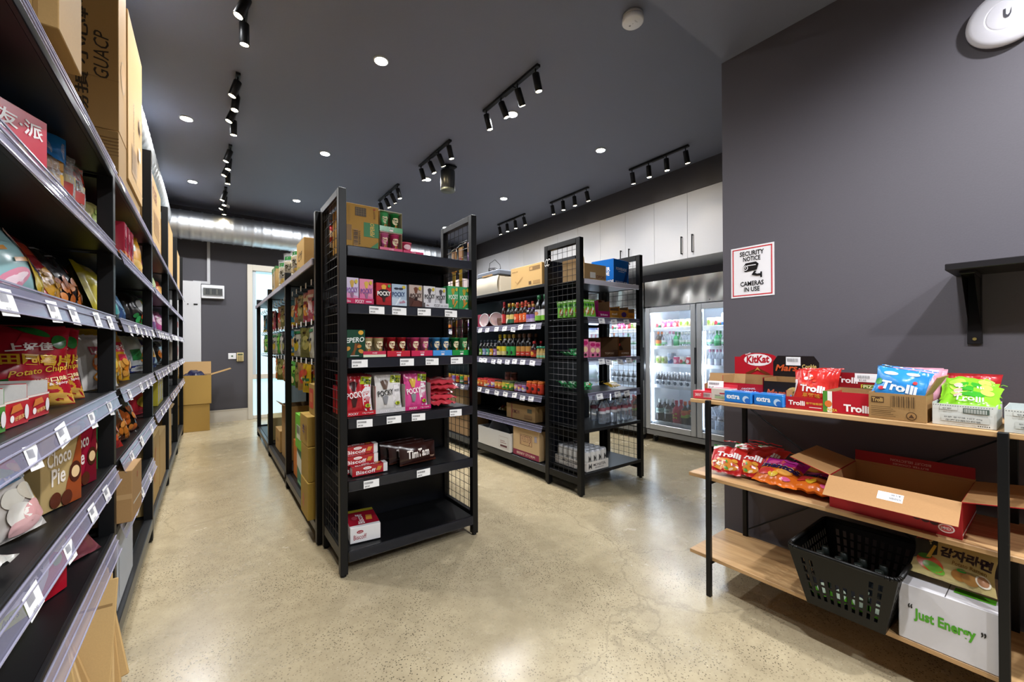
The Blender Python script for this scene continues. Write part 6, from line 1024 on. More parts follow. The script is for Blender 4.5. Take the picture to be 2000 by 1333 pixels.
# ================================================================ FRIDGES
WS = mt('e6eaee', 'plastic'); SIL = mt('b9bbbe', 'steel'); STEEL = brushed('stainless_header', 'dad8d4', .2, 3.5, .06, (1, 1, .5))
LEDS = emit('led_strip', 'e4f1ff', 6)
def fridge(y0, label):
    X0, Wd, D, H = 4.5, 1.365, .72, 2.03
    t = thing('display_fridge', label, 'drinks fridge', (X0, y0+Wd, 0), -PI/2)   # local x runs towards -y, front faces -x
    g = G(); w = .05; z0 = .16
    g.box(0, w, .06, D, z0, H, SIL, .004); g.box(Wd-w, Wd, .06, D, z0, H, SIL, .004); g.box(w, Wd-w, D-.03, D, z0, H, SIL); g.box(0, Wd, .06, D, z0, z0+.06, SIL); g.box(0, Wd, .06, D, 1.70, H, SIL)
    g.box(w, w+.004, .07, D-.03, z0+.06, 1.70, WS); g.box(Wd-w-.004, Wd-w, .07, D-.03, z0+.06, 1.70, WS); g.box(w, Wd-w, D-.036, D-.031, z0+.06, 1.70, mt('c9d2dc', 'plastic')); g.box(w, Wd-w, .07, D-.03, 1.69, 1.70, mt('70767e', 'plastic')); g.box(Wd/2-.02, Wd/2+.02, .06, .10, z0+.06, 1.70, SIL); g.build('cabinet_body', t)
    g = G(); g.grid(lambda u, v: Vector((u*Wd, .0, 1.715+v*(H-1.715))), 24, 8, STEEL); g.box(0, Wd, .001, .06, 1.715, H, STEEL); hd = g.build('header_panel', t)
    g = G(); [g.tube((Wd*q, -.002, 1.74), (Wd*q, .003, 1.74), .006, mt('5a5a5e', 'steel'), 10) for q in (.3, .62)]; g.build('screw', hd)
    g = G(); g.box(.01, Wd-.01, .01, .06, .10, z0, mt('8a8c90', 'steel')); g.build('kick_plate', t)
    for k in range(2):
        x0 = .005+k*(Wd/2); x1 = x0+Wd/2-.012; zb, zt = z0+.01, 1.70; fw = .062
        g = G()
        for a, b, c, d in ((x0, x0+fw, zb, zt), (x1-fw, x1, zb, zt), (x0+fw, x1-fw, zb, zb+fw*1.1), (x0+fw, x1-fw, zt-fw, zt)): g.box(a, b, .0, .05, c, d, mt('b3b6ba', 'steel'), .004)
        d_ = g.build('door', t)
        g = G(); g.box(x0+fw, x1-fw, .022, .028, zb+fw, zt-fw, GLASS); g.build('glass_pane', d_)
        hx = x1-.006 if k == 0 else x0-.012+.02
        g = G(); hx = x1-.012; g.box(hx, hx+.018, -.008, .012, .78, 1.2, mt('26282c', 'plastic'), .002); g.build('handle', d_)
        g = G(); g.box(x0+fw+.006, x0+fw+.016, .056, .064, zb+fw+.03, zt-fw-.25, LEDS); g.build('led_strip', d_)
        lamp('AREA', 'fridge_lamp', ((x0+x1)/2, .10, 1.66), 4.5, (.86, .94, 1), (.5, .06), (math.radians(-18), 0, 0), parent=t)
        lamp('AREA', 'fridge_side_lamp', (x0+fw+.02, .075,   .95), 2.4, (.86, .94, 1), (.04, 1.2), (0, PI/2, PI/2-.6), parent=t)
    for k in range(2):
        x0 = w+.01+k*(Wd/2-.01); x1 = x0+Wd/2-w-.02
        for z in FRZ:
            g = G(); 
            for q in range(9): g.box(x0, x1, .085+q*.062, .088+q*.062, z-.006, z-.002, WS)
            g.box(x0, x1, .075, .08, z-.010, z+.03, WS, .001); g.box(x0, x0+.004, .08, D-.05, z-.008, z, WS); g.box(x1-.004, x1, .08, D-.05, z-.008, z, WS); s = g.build('wire_shelf', t)
            g = G(); [g.box(x0+.03+q*.13, x0+.075+q*.13, .0745, .075, z-.004, z+.024, TAG) for q in range(4)]; g.build('price_tag', s)
    for x in (.08, Wd-.08):
        for y in (.1, D-.1):
            g = G(); g.tube((x-.012, y, .04), (x+.012, y, .04), .04, mt('2a2a2c', 'plastic'), 16); g.box(x-.02, x+.02, y-.02, y+.03, .06, .14, mt('a8aaae', 'steel'), .003); g.build('castor', t)
    return t
FRZ = (1.42, 1.19, .97, .70, .245)
FRIDGES = [(1.862, 'silver two-door glass drinks fridge partly behind the near wall corner'), (3.25, 'silver two-door drinks fridge farther along, seen through the wire mesh'), (4.635, 'farthest silver two-door drinks fridge by the right wall')]
for y0, lb in FRIDGES: fridge(y0, lb)
DR = {}
def mkdr():
    D_ = DR
    D_['pink can'] = can('drink_can', .12, .031, ('c83a6a', 'd84a7c'), [('e', .5, .5, .3, .2, 'f0c8d4')])
    D_['red can'] = can('drink_can', .12, .031, ('c02030', 'd03040'), [('e', .5, .5, .3, .2, 'f0e0e0')])
    D_['green and white can'] = can('drink_can', .12, .031, ('2a8a5a', 'd8e0dc'), [('e', .5, .5, .3, .2, 'c83a4a')])
    D_['pale yellow can'] = can('drink_can', .12, .031, ('c8cc8a', 'd8d8a8'), [('e', .5, .6, .3, .2, '8aa83a')])
    D_['tall blue can'] = can('drink_can', .165, .03, ('3a6aa8', 'a8b8cc'), [('e', .5, .5, .3, .12, 'd8e0e8')])
    D_['green bottle'] = bottle('drink_bottle', .2, .031, '2f9a5a', '2a7a4a', ('3aa86a', '8ad0a8'), .34, 'w', None, lab=(.3, .55))
    D_['pale green soda bottle'] = bottle('drink_bottle', .2, .031, 'a8c8b8', 'd8dcd8', ('8ac8a0', 'd8e0dc'), .34, 'w', None, lab=(.25, .5), bodym=PET)
    D_['pink soda bottle'] = bottle('drink_bottle', .2, .031, 'c86a8a', 'c83a6a', ('c84a7a', 'e0a0b8'), .34, 'w')
    D_['clear bottle with pink cap'] = bottle('drink_bottle', .21, .031, 'd8e0ea', 'd890b0', ('d8d8e4', 'c8d0dc'), .34, 'w', bodym=PET)
    D_['dark glass soda bottle'] = bottle('drink_bottle', .19, .031, '34343a', 'c8c8cc', ('c8ccd0', 'd8dce0'), .34, 'w', [('e', .5, .5, .3, .3, '3a4a5a')])
    D_['orange and green tea bottle'] = bottle('drink_bottle', .21, .031, '3a2a1c', 'd8722a', ('8ac84a', 'd8722a'), .34, 'w')
    D_['large dark cola bottle'] = bottle('drink_bottle', .30, .045, '241a1c', 'c8d0d0', ('b8c8c0', '9ab0a8'), .32, 'w', [('t', 'soda', .5, .5, .7, .3, '2a4a3a')], lab=(.42, .62))
    D_['large red bottle'] = bottle('drink_bottle', .30, .045, 'b01f3c', 'c82a4a', ('c0203c', 'c82a44'), .32, 'w', [('t', '5%', .5, .5, .5, .6, 'b8c82a', PI/2)], lab=(.15, .62))
    D_['large orange and lime bottle'] = bottle('drink_bottle', .30, .045, '2a1c18', 'd8622a', ('a8c83a', 'd8722a'), .32, 'w', [('e', .5, .5, .3, .2, 'd84a2a')], lab=(.35, .65))
    D_['large clear water bottle'] = bottle('drink_bottle', .31, .046, 'd8e0ea', 'e4e6ea', ('c8ccd4', 'e0e4ea'), .32, 'w', [('r', .2, .3, .8, .5, '3a3a44')], lab=(.40, .56), bodym=PET)
mkdr(); usedr = set()
SH = [(['green and white can', 'pink can', 'pink can', 'red can', 'pale yellow can', 'pale yellow can', 'red can'], ['pale yellow can', 'green and white can', 'tall blue can', 'tall blue can', 'tall blue can', 'pink can', 'red can']),
      (['orange and green tea bottle', 'pale green soda bottle', 'clear bottle with pink cap', 'green bottle', 'pale green soda bottle', 'pale green soda bottle', 'green bottle'], ['pale green soda bottle', 'green bottle', 'pale green soda bottle', 'pink soda bottle', 'pink soda bottle', 'green bottle', 'green bottle']),
      (['pale yellow can', 'pale yellow can', 'tall blue can', 'pink can', 'green and white can', 'red can', 'pink can'], ['clear bottle with pink cap']*7),
      (['dark glass soda bottle']*7, ['dark glass soda bottle', 'pale green soda bottle']*3+['green bottle']),
      (['large dark cola bottle', 'large dark cola bottle', 'large red bottle', 'large orange and lime bottle', 'large dark cola bottle'], ['large clear water bottle']*5)]
SN = ['top', 'second', 'third', 'fourth', 'bottom']; WD = ['one', 'two', 'three', 'four', 'five', 'six', 'seven']
for fi, (y0, lbf) in enumerate(FRIDGES[:2]):
    for k in range(2):
        xa = .07+k*(1.365/2-.01)
        for s_, z in enumerate(FRZ):
            names = SH[s_][k if fi == 0 else 1-k]; n = len(names); sp = .575/n
            for q, nm in enumerate(names):
                for dp in range(2 if fi == 0 or s_ == 4 else 1):
                    x = xa+sp*(q+.5)-.005; loc = (4.5+.13+.075*dp*(1.4 if s_ == 4 else 1), y0+1.365-x, z+.001)
                    if fi == 0 and k == 1 and q > 3: continue
                    lb = '%s, %s, %s shelf %s row, %s door, %s fridge' % (nm, ORD[q].replace(' from left', ''), SN[s_], ['front', 'second'][dp], ['left', 'right'][k], ['nearest', 'farther'][fi])
                    if nm in usedr: dup(DR[nm], loc, -PI/2, lb, 'drinks in the fridges')
                    else: usedr.add(nm); put(DR[nm], loc, -PI/2, lb, 'drink', 'drinks in the fridges')
# ================================================================ GOODS ON THE WOODEN RACK (boards face -x)
B1, B2, B3 = .9665, .5865, .1915
RM = -PI/2
def K(o, x, y, z, label, cat, rz=RM, group=None): return put(o, (x, y, z), rz, label, cat, group)
K(carton('gum_box', .10, .06, .04, 'c83a48', {'F': [('r', .5, .2, .9, .8, 'c8a8a8'), ('t', 'SMINT', .25, .5, .3, .4, 'e8c8c8')]+[('r', .52+.04*i, .3, .535+.04*i, .7, '3a2a2a') for i in range(8)], 'R': [('r', .2, .3, .8, .5, 'e8c8c8')]}, 'gloss'), 2.055, 1.115, B1, 'small red packet box at the far left end of the top board', 'gum box', RM+.25)
t = openbox('display_box', .17, .12, .075, 'b81c28', '9c7446', [('B', .05, 20)], {'F': [('t', 'KitKat', .5, .5, .6, .4, 'f0e4e4', 0, .02)], 'R': [('t', 'KitKat', .5, .5, .5, .3, 'f0e4e4')]}, fin='gloss', th=.0015, front=.05); K(t, 2.15, 1.06, B1, 'small open red chocolate box behind the white packet box', 'display box', RM+.3)
g = G(); S = flat((0, 0, 0), (1, 0, 0), (0, .15, 1), .075, .045); f = S[0]; g.add([f(0, 0, 0), f(.075, 0, 0), f(.075, .045, 0), f(0, .045, 0), f(0, 0, -.001), f(.075, 0, -.001), f(.075, .045, -.001), f(0, .045, -.001)], [(0, 1, 2, 3), (7, 6, 5, 4), (0, 4, 5, 1), (1, 5, 6, 2), (2, 6, 7, 3), (3, 7, 4, 0)], TAG)
art(g, S, [('r', .1+.06*i, .55, .13+.06*i, .8, '3a3a40') for i in range(11)]+[('t', '$1.60', .25, .25, .3, .25, '2c2c30')], 'paper', step=.0002); K(g.build('price_card'), 2.08, 1.115, B1+.045, 'white price card propped on the small red chocolate box', 'price card', RM+.2)
K(carton('gum_box', .095, .10, .058, 'cfc6bc', {'F': [('r', .45, .55, .75, .65, 'b83a4a'), ('r', .2, .15, .8, .35, '9ab08a'), ('r', .2, .4, .5, .45, '8a8a8a')], 'L': [('r', .2, .2, .8, .6, 'b8b0a8')], 'T': [('r', 0, .2, 1, .9, 'd8788c'), ('e', .5, .5, .2, .2, 'e8a8b0')]}, 'gloss'), 2.085, 1.025, B1, 'white and pink packet box left of the blue gum boxes', 'gum box')
t = openbox('display_box', .19, .17, .12, 'ad1a28', '9c7446', [], {'F': [('t', 'ORIGINAL', .66, .72, .34, .1, 'f0e4e4', .1), ('t', 'MILK', .66, .52, .4, .2, 'f4ecec', 0, .02), ('r', 0, .3, .4, .9, 'c82a3a')], 'R': [('t', 'KitKat', .5, .5, .6, .4, 'f0e4e4')]}, fin='gloss', th=.0015, front=.085); K(t, 2.19, .955, B1, 'red chocolate bar display box with a tall red header card', 'display box')
g = G(); S = flat((-.115, 0, 0), (1, 0, 0), (0, 0, 1), .23, .13); g.box(-.115, .115, 0, .002, .0, .10, mt('b41c2a', 'gloss')); 
g.add([(.0, .001, .1)]+[(.085*math.cos(a), .001, .10+.022*math.sin(a)) for a in [PI*i/16 for i in range(17)]], [tuple([0]+list(range(1, 18)))], mt('b41c2a', 'gloss'))
art(g, S, [('e', .5, .66, .29, .24, 'f0eaea'), ('t', 'KitKat', .5, .68, .48, .3, 'b41c2a', .06, .04, .12), ('p', [(.24, .12), (.48, .34), (.52, .26), (.3, .05)], '6b3018'), ('p', [(.76, .12), (.52, .34), (.48, .26), (.7, .05)], '6b3018'), ('p', [(.44, .22), (.5, .38), (.56, .22), (.5, .28)], 'c98b4a'), ('t', 'Nestle', .3, .9, .12, .06, 'f0eaea', .4)], 'gloss')
K(g.build('header_card'), 2.278, .955, B1+.11, 'red header card with a white oval logo rising behind the chocolate box', 'header card')
def gum(): return carton('gum_box', .125, .075, .052, '2b7fd0', {'F': [('t', 'extra', .34, .52, .5, .42, 'f2f6fa', 0, .03), ('e', .82, .38, .12, .3, 'bcd6f0'), ('e', .88, .28, .1, .22, '2b6ac0'), ('r', 0, 0, 1, .08, '1f5cb0')], 'T': [('r', .1, .3, .6, .6, '5aa0e0'), ('r', .65, .3, .9, .6, 'd8e6f4')], 'R': [('r', .2, .2, .8, .8, '1c5ab0')]}, 'gloss')
o = gum(); K(o, 2.055, .935, B1, 'blue gum box with white lettering, left of the pair', 'gum box', RM-.06, 'blue gum boxes'); dup(o, (2.055, .80, B1), RM-.12, 'blue gum box with white lettering, right of the pair')
t = openbox('display_box', .16, .14, .12, '1b1718', '8a6438', [], {'F': [('t', 'Mars', .32, .5, .5, .3, 'c8562c', 0, .03, .25), ('e', .78, .5, .2, .3, 'c9b06a'), ('t', 'Cookie', .78, .6, .3, .16, '1b1718', 0, .02), ('t', 'Dough', .78, .42, .3, .16, '1b1718', 0, .02)], 'R': [('r', .2, 0, .4, 1, '2c2628')]}, fin='gloss', th=.0015, front=.105); K(t, 2.17, .775, B1, 'open black chocolate bar box with orange lettering', 'display box')
g = G(); S = flat((-.095, 0, 0), (1, 0, 0), (0, 0, 1), .19, .1); g.add([(-.095, 0, 0), (.095, 0, 0), (.095, 0, .07), (.075, 0, .1), (-.075, 0, .1), (-.095, 0, .07)]+[(-.095, .002, 0), (.095, .002, 0), (.095, .002, .07), (.075, .002, .1), (-.075, .002, .1), (-.095, .002, .07)], [(0, 1, 2, 3, 4, 5), (11, 10, 9, 8, 7, 6)], mt('1b1718', 'gloss'))
art(g, S, [('t', 'Mars', .3, .42, .5, .32, 'c8562c', .02, .03, .25), ('t', 'Cookie', .8, .52, .3, .2, 'c9b06a', .05, .03), ('t', 'Dough', .8, .3, .3, .2, 'c9b06a', .05, .03), ('r', .3, .55, .62, .95, 'f0eff0')]+[('r', .33+.025*i, .72, .34+.025*i, .88, '3a3a40') for i in range(10)], 'gloss'); K(g.build('header_card'), 2.244, .775, B1+.12, 'black header card with a price sticker behind the black chocolate box', 'header card')
g = G(); g.box(-.003, .003, -.003, .003, 0, .14, mt('1b1718', 'gloss')); g.build('x') if False else None
K(bag('sweet_packet', .15, .04, .012, 'd88098', [('e', .45, .5, .1, .3, 'd8c04a'), ('r', .7, .2, .95, .8, 'c83a5a'), ('r', .1, .6, .6, .8, 'f0c8d0')], seed=101, lean=85, nu=10, nv=5, wr=.001), 2.03, .70, B1, 'flat pink lollipop packet lying at the front edge of the top board', 'sweet packet')
def tro(base, items, seed, w=.16, h=.16, lean=12): return bag('sweet_bag', w, h, .05, base, items, seed=seed, lean=lean, nu=14, nv=14, finart='gloss')
t = openbox('display_box', .145, .2, .075, 'b0202a', '9c7446', [], {'F': [('t', 'Trolli', .28, .5, .42, .4, 'f4eeee', 0, .03), ('t', '草莓味軟糖', .72, .55, .4, .2, 'd8a83a'), ('r', .6, .2, .9, .26, 'e8c8c8')]}, fin='gloss', th=.0015, front=.05); K(t, 2.13, .665, B1, 'cut red sweet display box left of the pizza gummy box', 'display box')
o = tro('c42a24', [('t', 'Trolli', .55, .45, .7, .2, 'f6f0f0', -.05, .04), ('t', '草莓味', .55, .26, .5, .12, 'd8a03a', -.05), ('e', .35, .74, .06, .05, 'f0d8d8'), ('e', .5, .8, .05, .04, 'f0d8d8'), ('p', [(0, .15), (.12, .6), (.1, .7), (0, .7)], 'e8d8d4')]+blobs(7, .1, .5, .9, .95, ['d84a34', 'd85a3c'], 8, .05, .04), 102, .14, .155, 14); K(o, 2.09, .665, B1+.006, 'red gummy sweet bag standing in the red display box', 'sweet bag')
dup(o, (2.145, .665, B1+.006), RM, 'red gummy sweet bag second in the red display box'); dup(o, (2.198, .665, B1+.006), RM, 'red gummy sweet bag third in the red display box')
t = openbox('display_box', .155, .22, .085, 'b41f2c', '9c7446', [], {'F': [('r', 0, 0, .2, 1, '4a8a2c'), ('r', .1, 0, .2, 1, 'ece6e0'), ('t', 'Trolli', .7, .28, .52, .34, 'f4eeee', 0, .04), ('e', .12, .4, .08, .16, 'd8702a'), ('t', 'PIZZA', .2, .12, .22, .12, 'd8c03a', 0, .02)], 'L': [('r', 0, 0, 1, 1, '4a8a2c')]}, fin='gloss', th=.0015, front=.085); K(t, 2.14, .525, B1, 'open red and green pizza gummy box in the middle of the top board', 'display box')
g = G(); S = flat((-.1, 0, 0), (1, 0, 0), (0, 0, 1), .17, .065); g.box(-.1, .07, 0, .002, 0, .065, mt('8a1a22', 'gloss')); art(g, S, [('t', 'Trolli', .28, .5, .48, .4, 'f0e8e8', -.03, .03), ('r', .46, .42, .98, .98, 'f0eff0'), ('t', 'PIZZA', .78, .14, .4, .24, 'c8c04a', 0, .02), ('r', .62, 0, 1, .28, '5a7a2c'), ('t', 'PIZZA', .8, .13, .34, .2, 'e8e0b0', 0, .02)]+[('r', .52+.025*i, .66, .53+.025*i, .85, '3a3a40') for i in range(10)]+[('t', '$1.60', .62, .54, .14, .1, '2c2c30')], 'gloss')
K(g.build('header_card'), 2.249, .53, B1+.086, 'red header card with price sticker behind the pizza gummy box', 'header card')
t = openbox('open_carton', .155, .22, .095, '9a7242', '8a6438', [('R', .07, 25), ('B', .08, 4)], {'F': [('r', .05, .62, .28, .85, '4a3018'), ('t', 'Trolli', .165, .73, .2, .16, 'c09a5a', 0, .03), ('e', .76, .2, .09, .15, '4a3018'), ('e', .76, .2, .075, .125, '9a7242'), ('p', [(.71, .13), (.81, .13), (.76, .27)], '4a3018')]+[('r', .4+.028*i, .5, .405+.028*i+(i % 3)*.005, .92, '3c2812') for i in range(16)]+[('r', .06, .12+.07*i, .5-.04*(i % 3), .14+.07*i, '5a4022') for i in range(6)]}, front=.095); K(t, 2.12, .375, B1, 'small open brown carton of gummy bags on the top board', 'open carton')
o = tro('2f8ad0', [('e', .3, .8, .14, .06, 'd8ecf8'), ('e', .7, .85, .12, .05, 'd8ecf8'), ('t', 'Trolli', .52, .4, .7, .26, 'f0f6fa', -.05, .04), ('e', .1, .5, .08, .1, '3a9a4a'), ('e', .2, .3, .06, .06, 'c83a4a'), ('e', .8, .6, .04, .05, 'c83a3a')], 103, .165, .125, 16); K(o, 2.075, .39, B1+.055, 'bright blue gummy sweet bag leaning out of the small brown carton', 'sweet bag', RM-.15); o.rotation_euler = (0, .14, RM-.15)
o = tro('e0a0b4', [('e', .4, .6, .14, .14, 'b8704a'), ('e', .4, .6, .09, .09, 'e8c8a0'), ('e', .8, .5, .1, .3, 'f0d0d8')], 104, .14, .13, 6); K(o, 2.15, .345, B1+.05, 'pink gummy sweet bag behind the blue bag in the carton', 'sweet bag')
dup(o, (2.175, .335, B1+.045), RM+.1, 'pink gummy sweet bag at the back of the carton')
WB = [('r', .12, .72, .42, .9, 'b4b6b0'), ('r', .125, .73, .415, .89, 'd0d2cc'), ('r', .5, .62, .9, .86, '4a5a50'), ('r', .15, .2, .9, .5, 'c4c6c0')]+[('r', .52+.022*i, .65, .528+.022*i+(i % 2)*.005, .83, 'd0d2cc') for i in range(16)]+[('t', '软糖 草莓味 NET 60g', .5, .4, .6, .09, '4a4c4a'), ('t', '生产日期见包装', .5, .27, .55, .09, '4a4c4a'), ('t', '软糖', .25, .8, .15, .08, '4a4c4a'), ('t', '▪▪▪▪▪▪', .82, .1, .18, .05, '2a2a2a')]
def wbox(): return openbox('display_box', .145, .19, .075, 'd0d2cc', 'b8b8b0', [], {'F': WB+[('r', .02+.04*i, .93, .04+.04*i, .96, '4a4a4a') for i in range(24)]}, fin='card', th=.0015, front=.072)
K(wbox(), 2.12, .212, B1, 'white open sweet box holding green bags, beside the brown carton', 'display box')
for q in range(3):
    o = bag('sweet_bag', .145, .13, .05, '7fc02c', [('e', .3, .5, .16, .2, 'a8d84a'), ('e', .55, .35, .22, .12, '3a9a2c'), ('e', .3, .3, .08, .08, 'd8b0a0'), ('e', .8, .5, .12, .14, 'b8dc5a'), ('t', 'Trolli', .5, .15, .5, .16, 'f0f8e8')], seed=110+q, lean=64, finart='gloss'); K(o, 2.07+.03*q, .205, B1+.04+.014*q, 'lime green gummy bag heaped in the white box, %s' % ['front', 'middle', 'back'][q], 'sweet bag', RM+.1*q)
o = tro('ad2228', [('t', 'Trolli', .55, .4, .75, .2, 'f4ecec', .0, .04), ('t', '口力', .55, .62, .3, .14, 'f4ecec', 0, .03), ('e', .8, .36, .05, .06, 'c8c03a')]+blobs(9, .1, .1, .9, .95, ['c8342c', 'c03a34'], 10, .03, .03), 120, .15, .14, 4); K(o, 2.24, .215, B1+.02, 'red gummy bag standing behind the green ones in the white box', 'sweet bag')
K(wbox(), 2.10, .05, B1, 'second white open sweet box at the right edge of the picture', 'display box')
g = G(); g.box(-.09, .09, 0, .002, 0, .045, TAG); K(g.build('price_card'), 2.2, .36, B1+.176, 'white price card standing above the pink bags', 'price card') if False else None
# middle board
PZ = [('p', [(0, .8), (.5, 1), (.35, 1), (0, .93)], 'e8e2dc'), ('p', [(0, .93), (.35, 1), (0, 1)], '2f8a3c'), ('t', 'Trolli', .55, .6, .7, .2, 'f2ecea', .05, .04), ('e', .5, .25, .42, .2, 'd88a2a')]+blobs(12, .15, .1, .85, .4, ['e8b85a', 'c83a2a', '5a9a3a', 'e8c8a0'], 14, .07, .04)+[('e', .8, .4, .08, .06, 'e0a03a')]
o = bag('sweet_bag', .17, .16, .045, 'b8201f', PZ, seed=130, lean=48, finart='gloss'); K(o, 2.06, 1.03, B2, 'red pizza gummy bag at the left end of the middle board, front one', 'sweet bag', RM+.1, 'pizza gummy bags')
dup(o, (2.10, .955, B2), RM-.05, 'red pizza gummy bag, second from the front on the middle board'); dup(o, (2.17, 1.0, B2), RM-.1, 'red pizza gummy bag, third from the front on the middle board'); dup(o, (2.22, .93, B2), RM-.25, 'red pizza gummy bag at the back of the middle board')
ME = [('p', [(0, .62), (1, .62), (1, 1), (0, 1)], 'a01c7a'), ('r', .02, .5, .98, .52, 'd8c8a0'), ('t', 'mentos', .5, .54, .92, .2, '241a4a', -.06, .05), ('t', 'mentos', .5, .545, .9, .18, 'f0e8e0', -.06, .005), ('t', 'mentos', .5, .54, .9, .17, '241a4a', -.06, .03), ('e', .65, .36, .2, .12, 'd8822a', .2), ('e', .65, .36, .16, .09, 'e8a850', .2), ('e', .25, .3, .2, .12, 'c83a34'), ('e', .45, .22, .12, .08, 'd8b02a'), ('e', .75, .16, .1, .06, 'd85a8a'), ('e', .3, .7, .15, .08, 'c8508a'), ('e', .7, .82, .2, .06, 'b83a94')]
o = bag('sweet_bag', .19, .17, .06, 'd0661c', ME, seed=131, lean=62, finart='gloss'); K(o, 2.04, .795, B2, 'orange and purple chewy sweet bag at the front of the middle board', 'sweet bag', RM-.05)
dup(o, (2.035, .655, B2+.01), RM-.1, 'orange and purple sweet bag lying half behind the open carton', rx=-.3); dup(o, (2.20, .745, B2), RM-.2, 'orange and purple sweet bag standing behind the front one'); dup(o, (2.29, .72, B2), RM-.15, 'orange and purple sweet bag farthest back beside the open carton')
t = openbox('open_carton', .365, .34, .125, 'b0141f', 'a8794a', [('F', .10, 128, 'tag'), ('L', .15, 74, None, .01), ('R', .17, 82, None, .01), ('B', .012, 8)], {'F': [('e', .35, .75, .14, .1, '8a2a1c'), ('e', .38, .78, .12, .12, 'd8a03a'), ('e', .55, .7, .14, .13, 'd89a3a', -.2), ('e', .12, .82, .06, .06, '5a0c14'), ('e', .70, .35, .03, .08, '3a0c10'), ('e', .76, .33, .03, .08, '3a0c10'), ('e', .82, .31, .03, .08, '3a0c10'), ('e', .90, .22, .055, .12, 'f0e0e0'), ('e', .90, .22, .045, .09, 'c84a4a'), ('t', 'IMMEX', .9, .22, .07, .08, 'f0e0e0')], 'R': [('r', 0, .1, 1, .15, 'd8c8c8')]}, fin='card', th=.003)
g = G(); g.box(-.182, .182, .168, .171, .126, .178, mt('a0141f', 'card'), .001); art(g, flat((-.182, .168, .126), (1, 0, 0), (0, 0, 1), .364, .052), [('t', 'BISCUIT SELECTION', .5, .62, .34, .2, 'd8a8a0', PI), ('t', 'BUTTER COOKIES', .5, .32, .3, .14, 'd8a8a0', PI)]); g.build('flap', t)
K(t, 2.192, .398, B2, 'large open red carton with four spread flaps on the middle board', 'open carton')
# bottom board
def basket():
    t = thing('shopping_basket', 'black plastic shopping basket with bottles inside on the bottom board', 'shopping basket', (2.12, .52, B3), RM)
    w0, w1, d0, d1, H = .24, .335, .32, .44, .235; BP = mt('040404', 'black')
    def pt(u, side, v):
        w = w0+(w1-w0)*v; d = d0+(d1-d0)*v
        return {'F': Vector(((u-.5)*w, -d/2, v*H)), 'B': Vector(((.5-u)*w, d/2, v*H)), 'R': Vector((w/2, (u-.5)*d, v*H)), 'L': Vector((-w/2, (.5-u)*d, v*H))}[side]
    g = G()
    for sd in 'FRBL':
        n = 12 if sd in 'FB' else 16; rows = 7; vs = []; fs = []
        for i in range(n):
            for j in range(rows):
                u0, u1 = i/n, (i+1)/n; v0, v1 = j/rows, (j+1)/rows
                hole = 0 < j < rows-1 and 0 < i < n-1
                a, b, c, d = pt(u0, sd, v0), pt(u1, sd, v0), pt(u1, sd, v1), pt(u0, sd, v1)
                if j >= 4 and 2 < i < n-3 and sd == 'F': hole = False
                if not hole: g.add([a, b, c, d], [(0, 1, 2, 3)], BP)
                else:
                    e = .26; f_ = .12; m_ = [(a, b, c, d)]
                    A = pt(u0+(u1-u0)*e, sd, v0+(v1-v0)*f_); B_ = pt(u1-(u1-u0)*e, sd, v0+(v1-v0)*f_); C_ = pt(u1-(u1-u0)*e, sd, v1-(v1-v0)*f_); D_ = pt(u0+(u1-u0)*e, sd, v1-(v1-v0)*f_)
                    g.add([a, b, c, d, A, B_, C_, D_], [(0, 1, 5, 4), (1, 2, 6, 5), (2, 3, 7, 6), (3, 0, 4, 7)], BP)
    g.box(-w0/2, w0/2, -d0/2, d0/2, 0, .004, BP); o = g.build('basket_body', t)
    md = o.modifiers.new('thickness', 'SOLIDIFY'); md.thickness = .003
    g = G(); r = .008; c = [(-w1/2, -d1/2, H), (w1/2, -d1/2, H), (w1/2, d1/2, H), (-w1/2, d1/2, H)]
    pts = []
    for i in range(4):
        a, b, p = Vector(c[i-1]), Vector(c[(i+1) % 4]), Vector(c[i]); e0 = p+(a-p).normalized()*.035; e1 = p+(b-p).normalized()*.035
        for q in range(6): s_ = q/5; pts.append(e0*(1-s_)**2+p*2*s_*(1-s_)+e1*s_**2)
    g.path(pts+[pts[0]], r, BP, 8); g.build('rim', t)
    g = G(); g.path([(-w1/2+.01, -.02, H), (-w1/2+.03, -.12, H+.005), (-.1, -.17, H+.008), (.1, -.17, H+.008), (w1/2-.03, -.12, H+.005), (w1/2-.01, -.02, H)], .006, BP, 8) if False else g.box(-w1/2+.01, w1/2-.01, d1/2-.03, d1/2-.012, H-.004, H+.012, BP, .003); g.build('handle', t)
    return t
basket()
bb = bottle('drink_bottle', .19, .028, '15181a', '1c2220', ('6ab82c', '2a2a30'), .36, 'w', [('e', .5, .5, .3, .3, 'd8e8d0')]); r = random.Random(5)
cols = 0
for q in range(8):
    x, y = 2.02+.065*(q//4), .43+.062*(q % 4)
    lb = 'dark bottle with lime green label inside the basket, %s row, %s' % (['front', 'back'][q//4], ORD[3-q % 4])
    if q == 0: K(bb, x+.01, y, B3+.006, lb, 'drink bottle', RM, 'bottles in the shopping basket')
    else: dup(bb, (x+.01, y, B3+.006), RM+r.uniform(-1, 1), lb)
J = [('t', '“', .13, .63, .05, .09, '1c1c1c', 0, .03), ('t', 'Just Energy', .48, .50, .62, .24, '4fa21f', 0, .035), ('t', '”', .86, .58, .05, .09, '1c1c1c', 0, .03)]
put(carton('shipping_carton', .236, .30, .195, 'd2d0d4', {'F': J, 'T': [('r', .49, 0, .5, 1, '4a4648'), ('r', .55, .2, .95, .35, '4fa21f'), ('r', .3, .6, .8, .75, '4fa21f')], 'R': [('r', .05, .2, .3, .6, '4fa21f'), ('r', .5, .2, .9, .3, '8a9a8a')]}, 'card'), (2.15, .253, B3), RM, 'white carton with a green two-word slogan on the bottom board', 'carton')
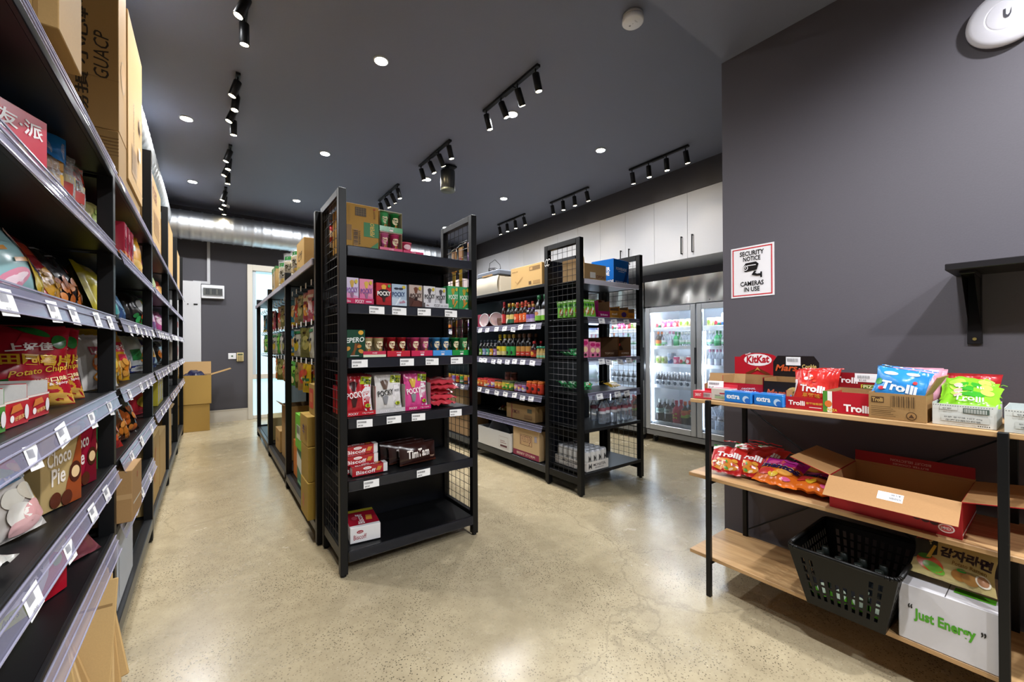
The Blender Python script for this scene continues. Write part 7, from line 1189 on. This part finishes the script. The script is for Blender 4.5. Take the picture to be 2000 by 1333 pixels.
RA = [('r', 0, 0, 1, 1, 'c2b27a'), ('p', [(0, .35), (.32, .5), (.3, 1), (0, 1)], '2c3438'), ('t', '감자라면', .66, .62, .62, .26, '241a2a', -.03, .05), ('t', 'Potato Ramen', .72, .42, .4, .09, '7a5a24', -.03), ('t', 'SAMYANG', .12, .86, .2, .07, 'b83a3a'), ('e', .24, .28, .2, .16, 'c8522a', -.4), ('e', .3, .2, .16, .1, '6aa83a', -.4), ('e', .16, .42, .1, .06, '3a7a2c'), ('p', [(.18, .4), (.24, .4), (.3, .72), (.26, .74)], 'd8b24a'), ('e', .62, .2, .1, .12, '9a6a34'), ('e', .74, .17, .1, .11, 'a87a40'), ('e', .64, .3, .06, .04, '3a8a34'), ('e', .88, .22, .085, .13, 'e8e0d0'), ('e', .88, .22, .065, .10, 'a87a5a'), ('r', .62, .3, .9, .32, '8a7a4a')]
o = bag('noodle_pack', .215, .15, .06, 'c2b27a', RA, seed=140, lean=38, finart='gloss', wr=.002); K(o, 2.06, .25, B3+.203, 'potato ramen multipack resting on the white carton', 'noodle pack', RM-.05)

# ================================================================ every stocked thing rests inside its own bay
bpy.context.view_layer.update()
def bounds(o):
    vs = []
    def go(q):
        if q.type == 'MESH': vs.extend(q.matrix_world @ v.co for v in q.data.vertices)
        for c in q.children: go(c)
    go(o)
    return [min(v[i] for v in vs) for i in range(3)], [max(v[i] for v in vs) for i in range(3)]
LEV = [.157]+sorted(LZ)
for o in [q for q in C.objects if q.parent is None and 'category' in q and q['category'] not in ('shelving unit', 'air duct', 'conduit', 'spotlight bar', 'ceiling light', 'carton_top')]:
    x, y, z = o.location
    if o.name.startswith('paper_bag') or 'taped brown' in o['label']: continue
    if not (-.9 < x < -.28 and .9 < y < 7.38 and z > .1): continue
    i = max(k for k, (a, b) in enumerate(LB) if y >= a-.02); a, b = LB[i]
    lev = [l for l in LEV if not (l == LZ[5] and i > 1) and not (l == .157 and i == 0)]
    lo, hi = bounds(o); base = max([l for l in lev if l <= lo[2]+.03] or [lev[0]]); up = [l for l in lev if l > base+.01]
    if base < 1.9 and o['category'] != 'noodle packet':
        clr = up[0]-.03-base; hh = hi[2]-lo[2]; s = min(1, clr/hh); o.scale.z *= s
        if abs(lo[2]-base) < .04: o.location.z += base+.0015-(o.location.z+(lo[2]-o.location.z)*s)
    wx = hi[0]-lo[0]
    if base < 1.9:
        if wx > .435: o.scale.x *= .435/wx
        if hi[0] > -.306: o.location.x -= hi[0]+.306
        elif lo[0] < -.755: o.location.x += -.755-lo[0]
    if lo[1] < a+.048: o.location.y += a+.048-lo[1]
    elif hi[1] > b-.004: o.location.y -= hi[1]-b+.004
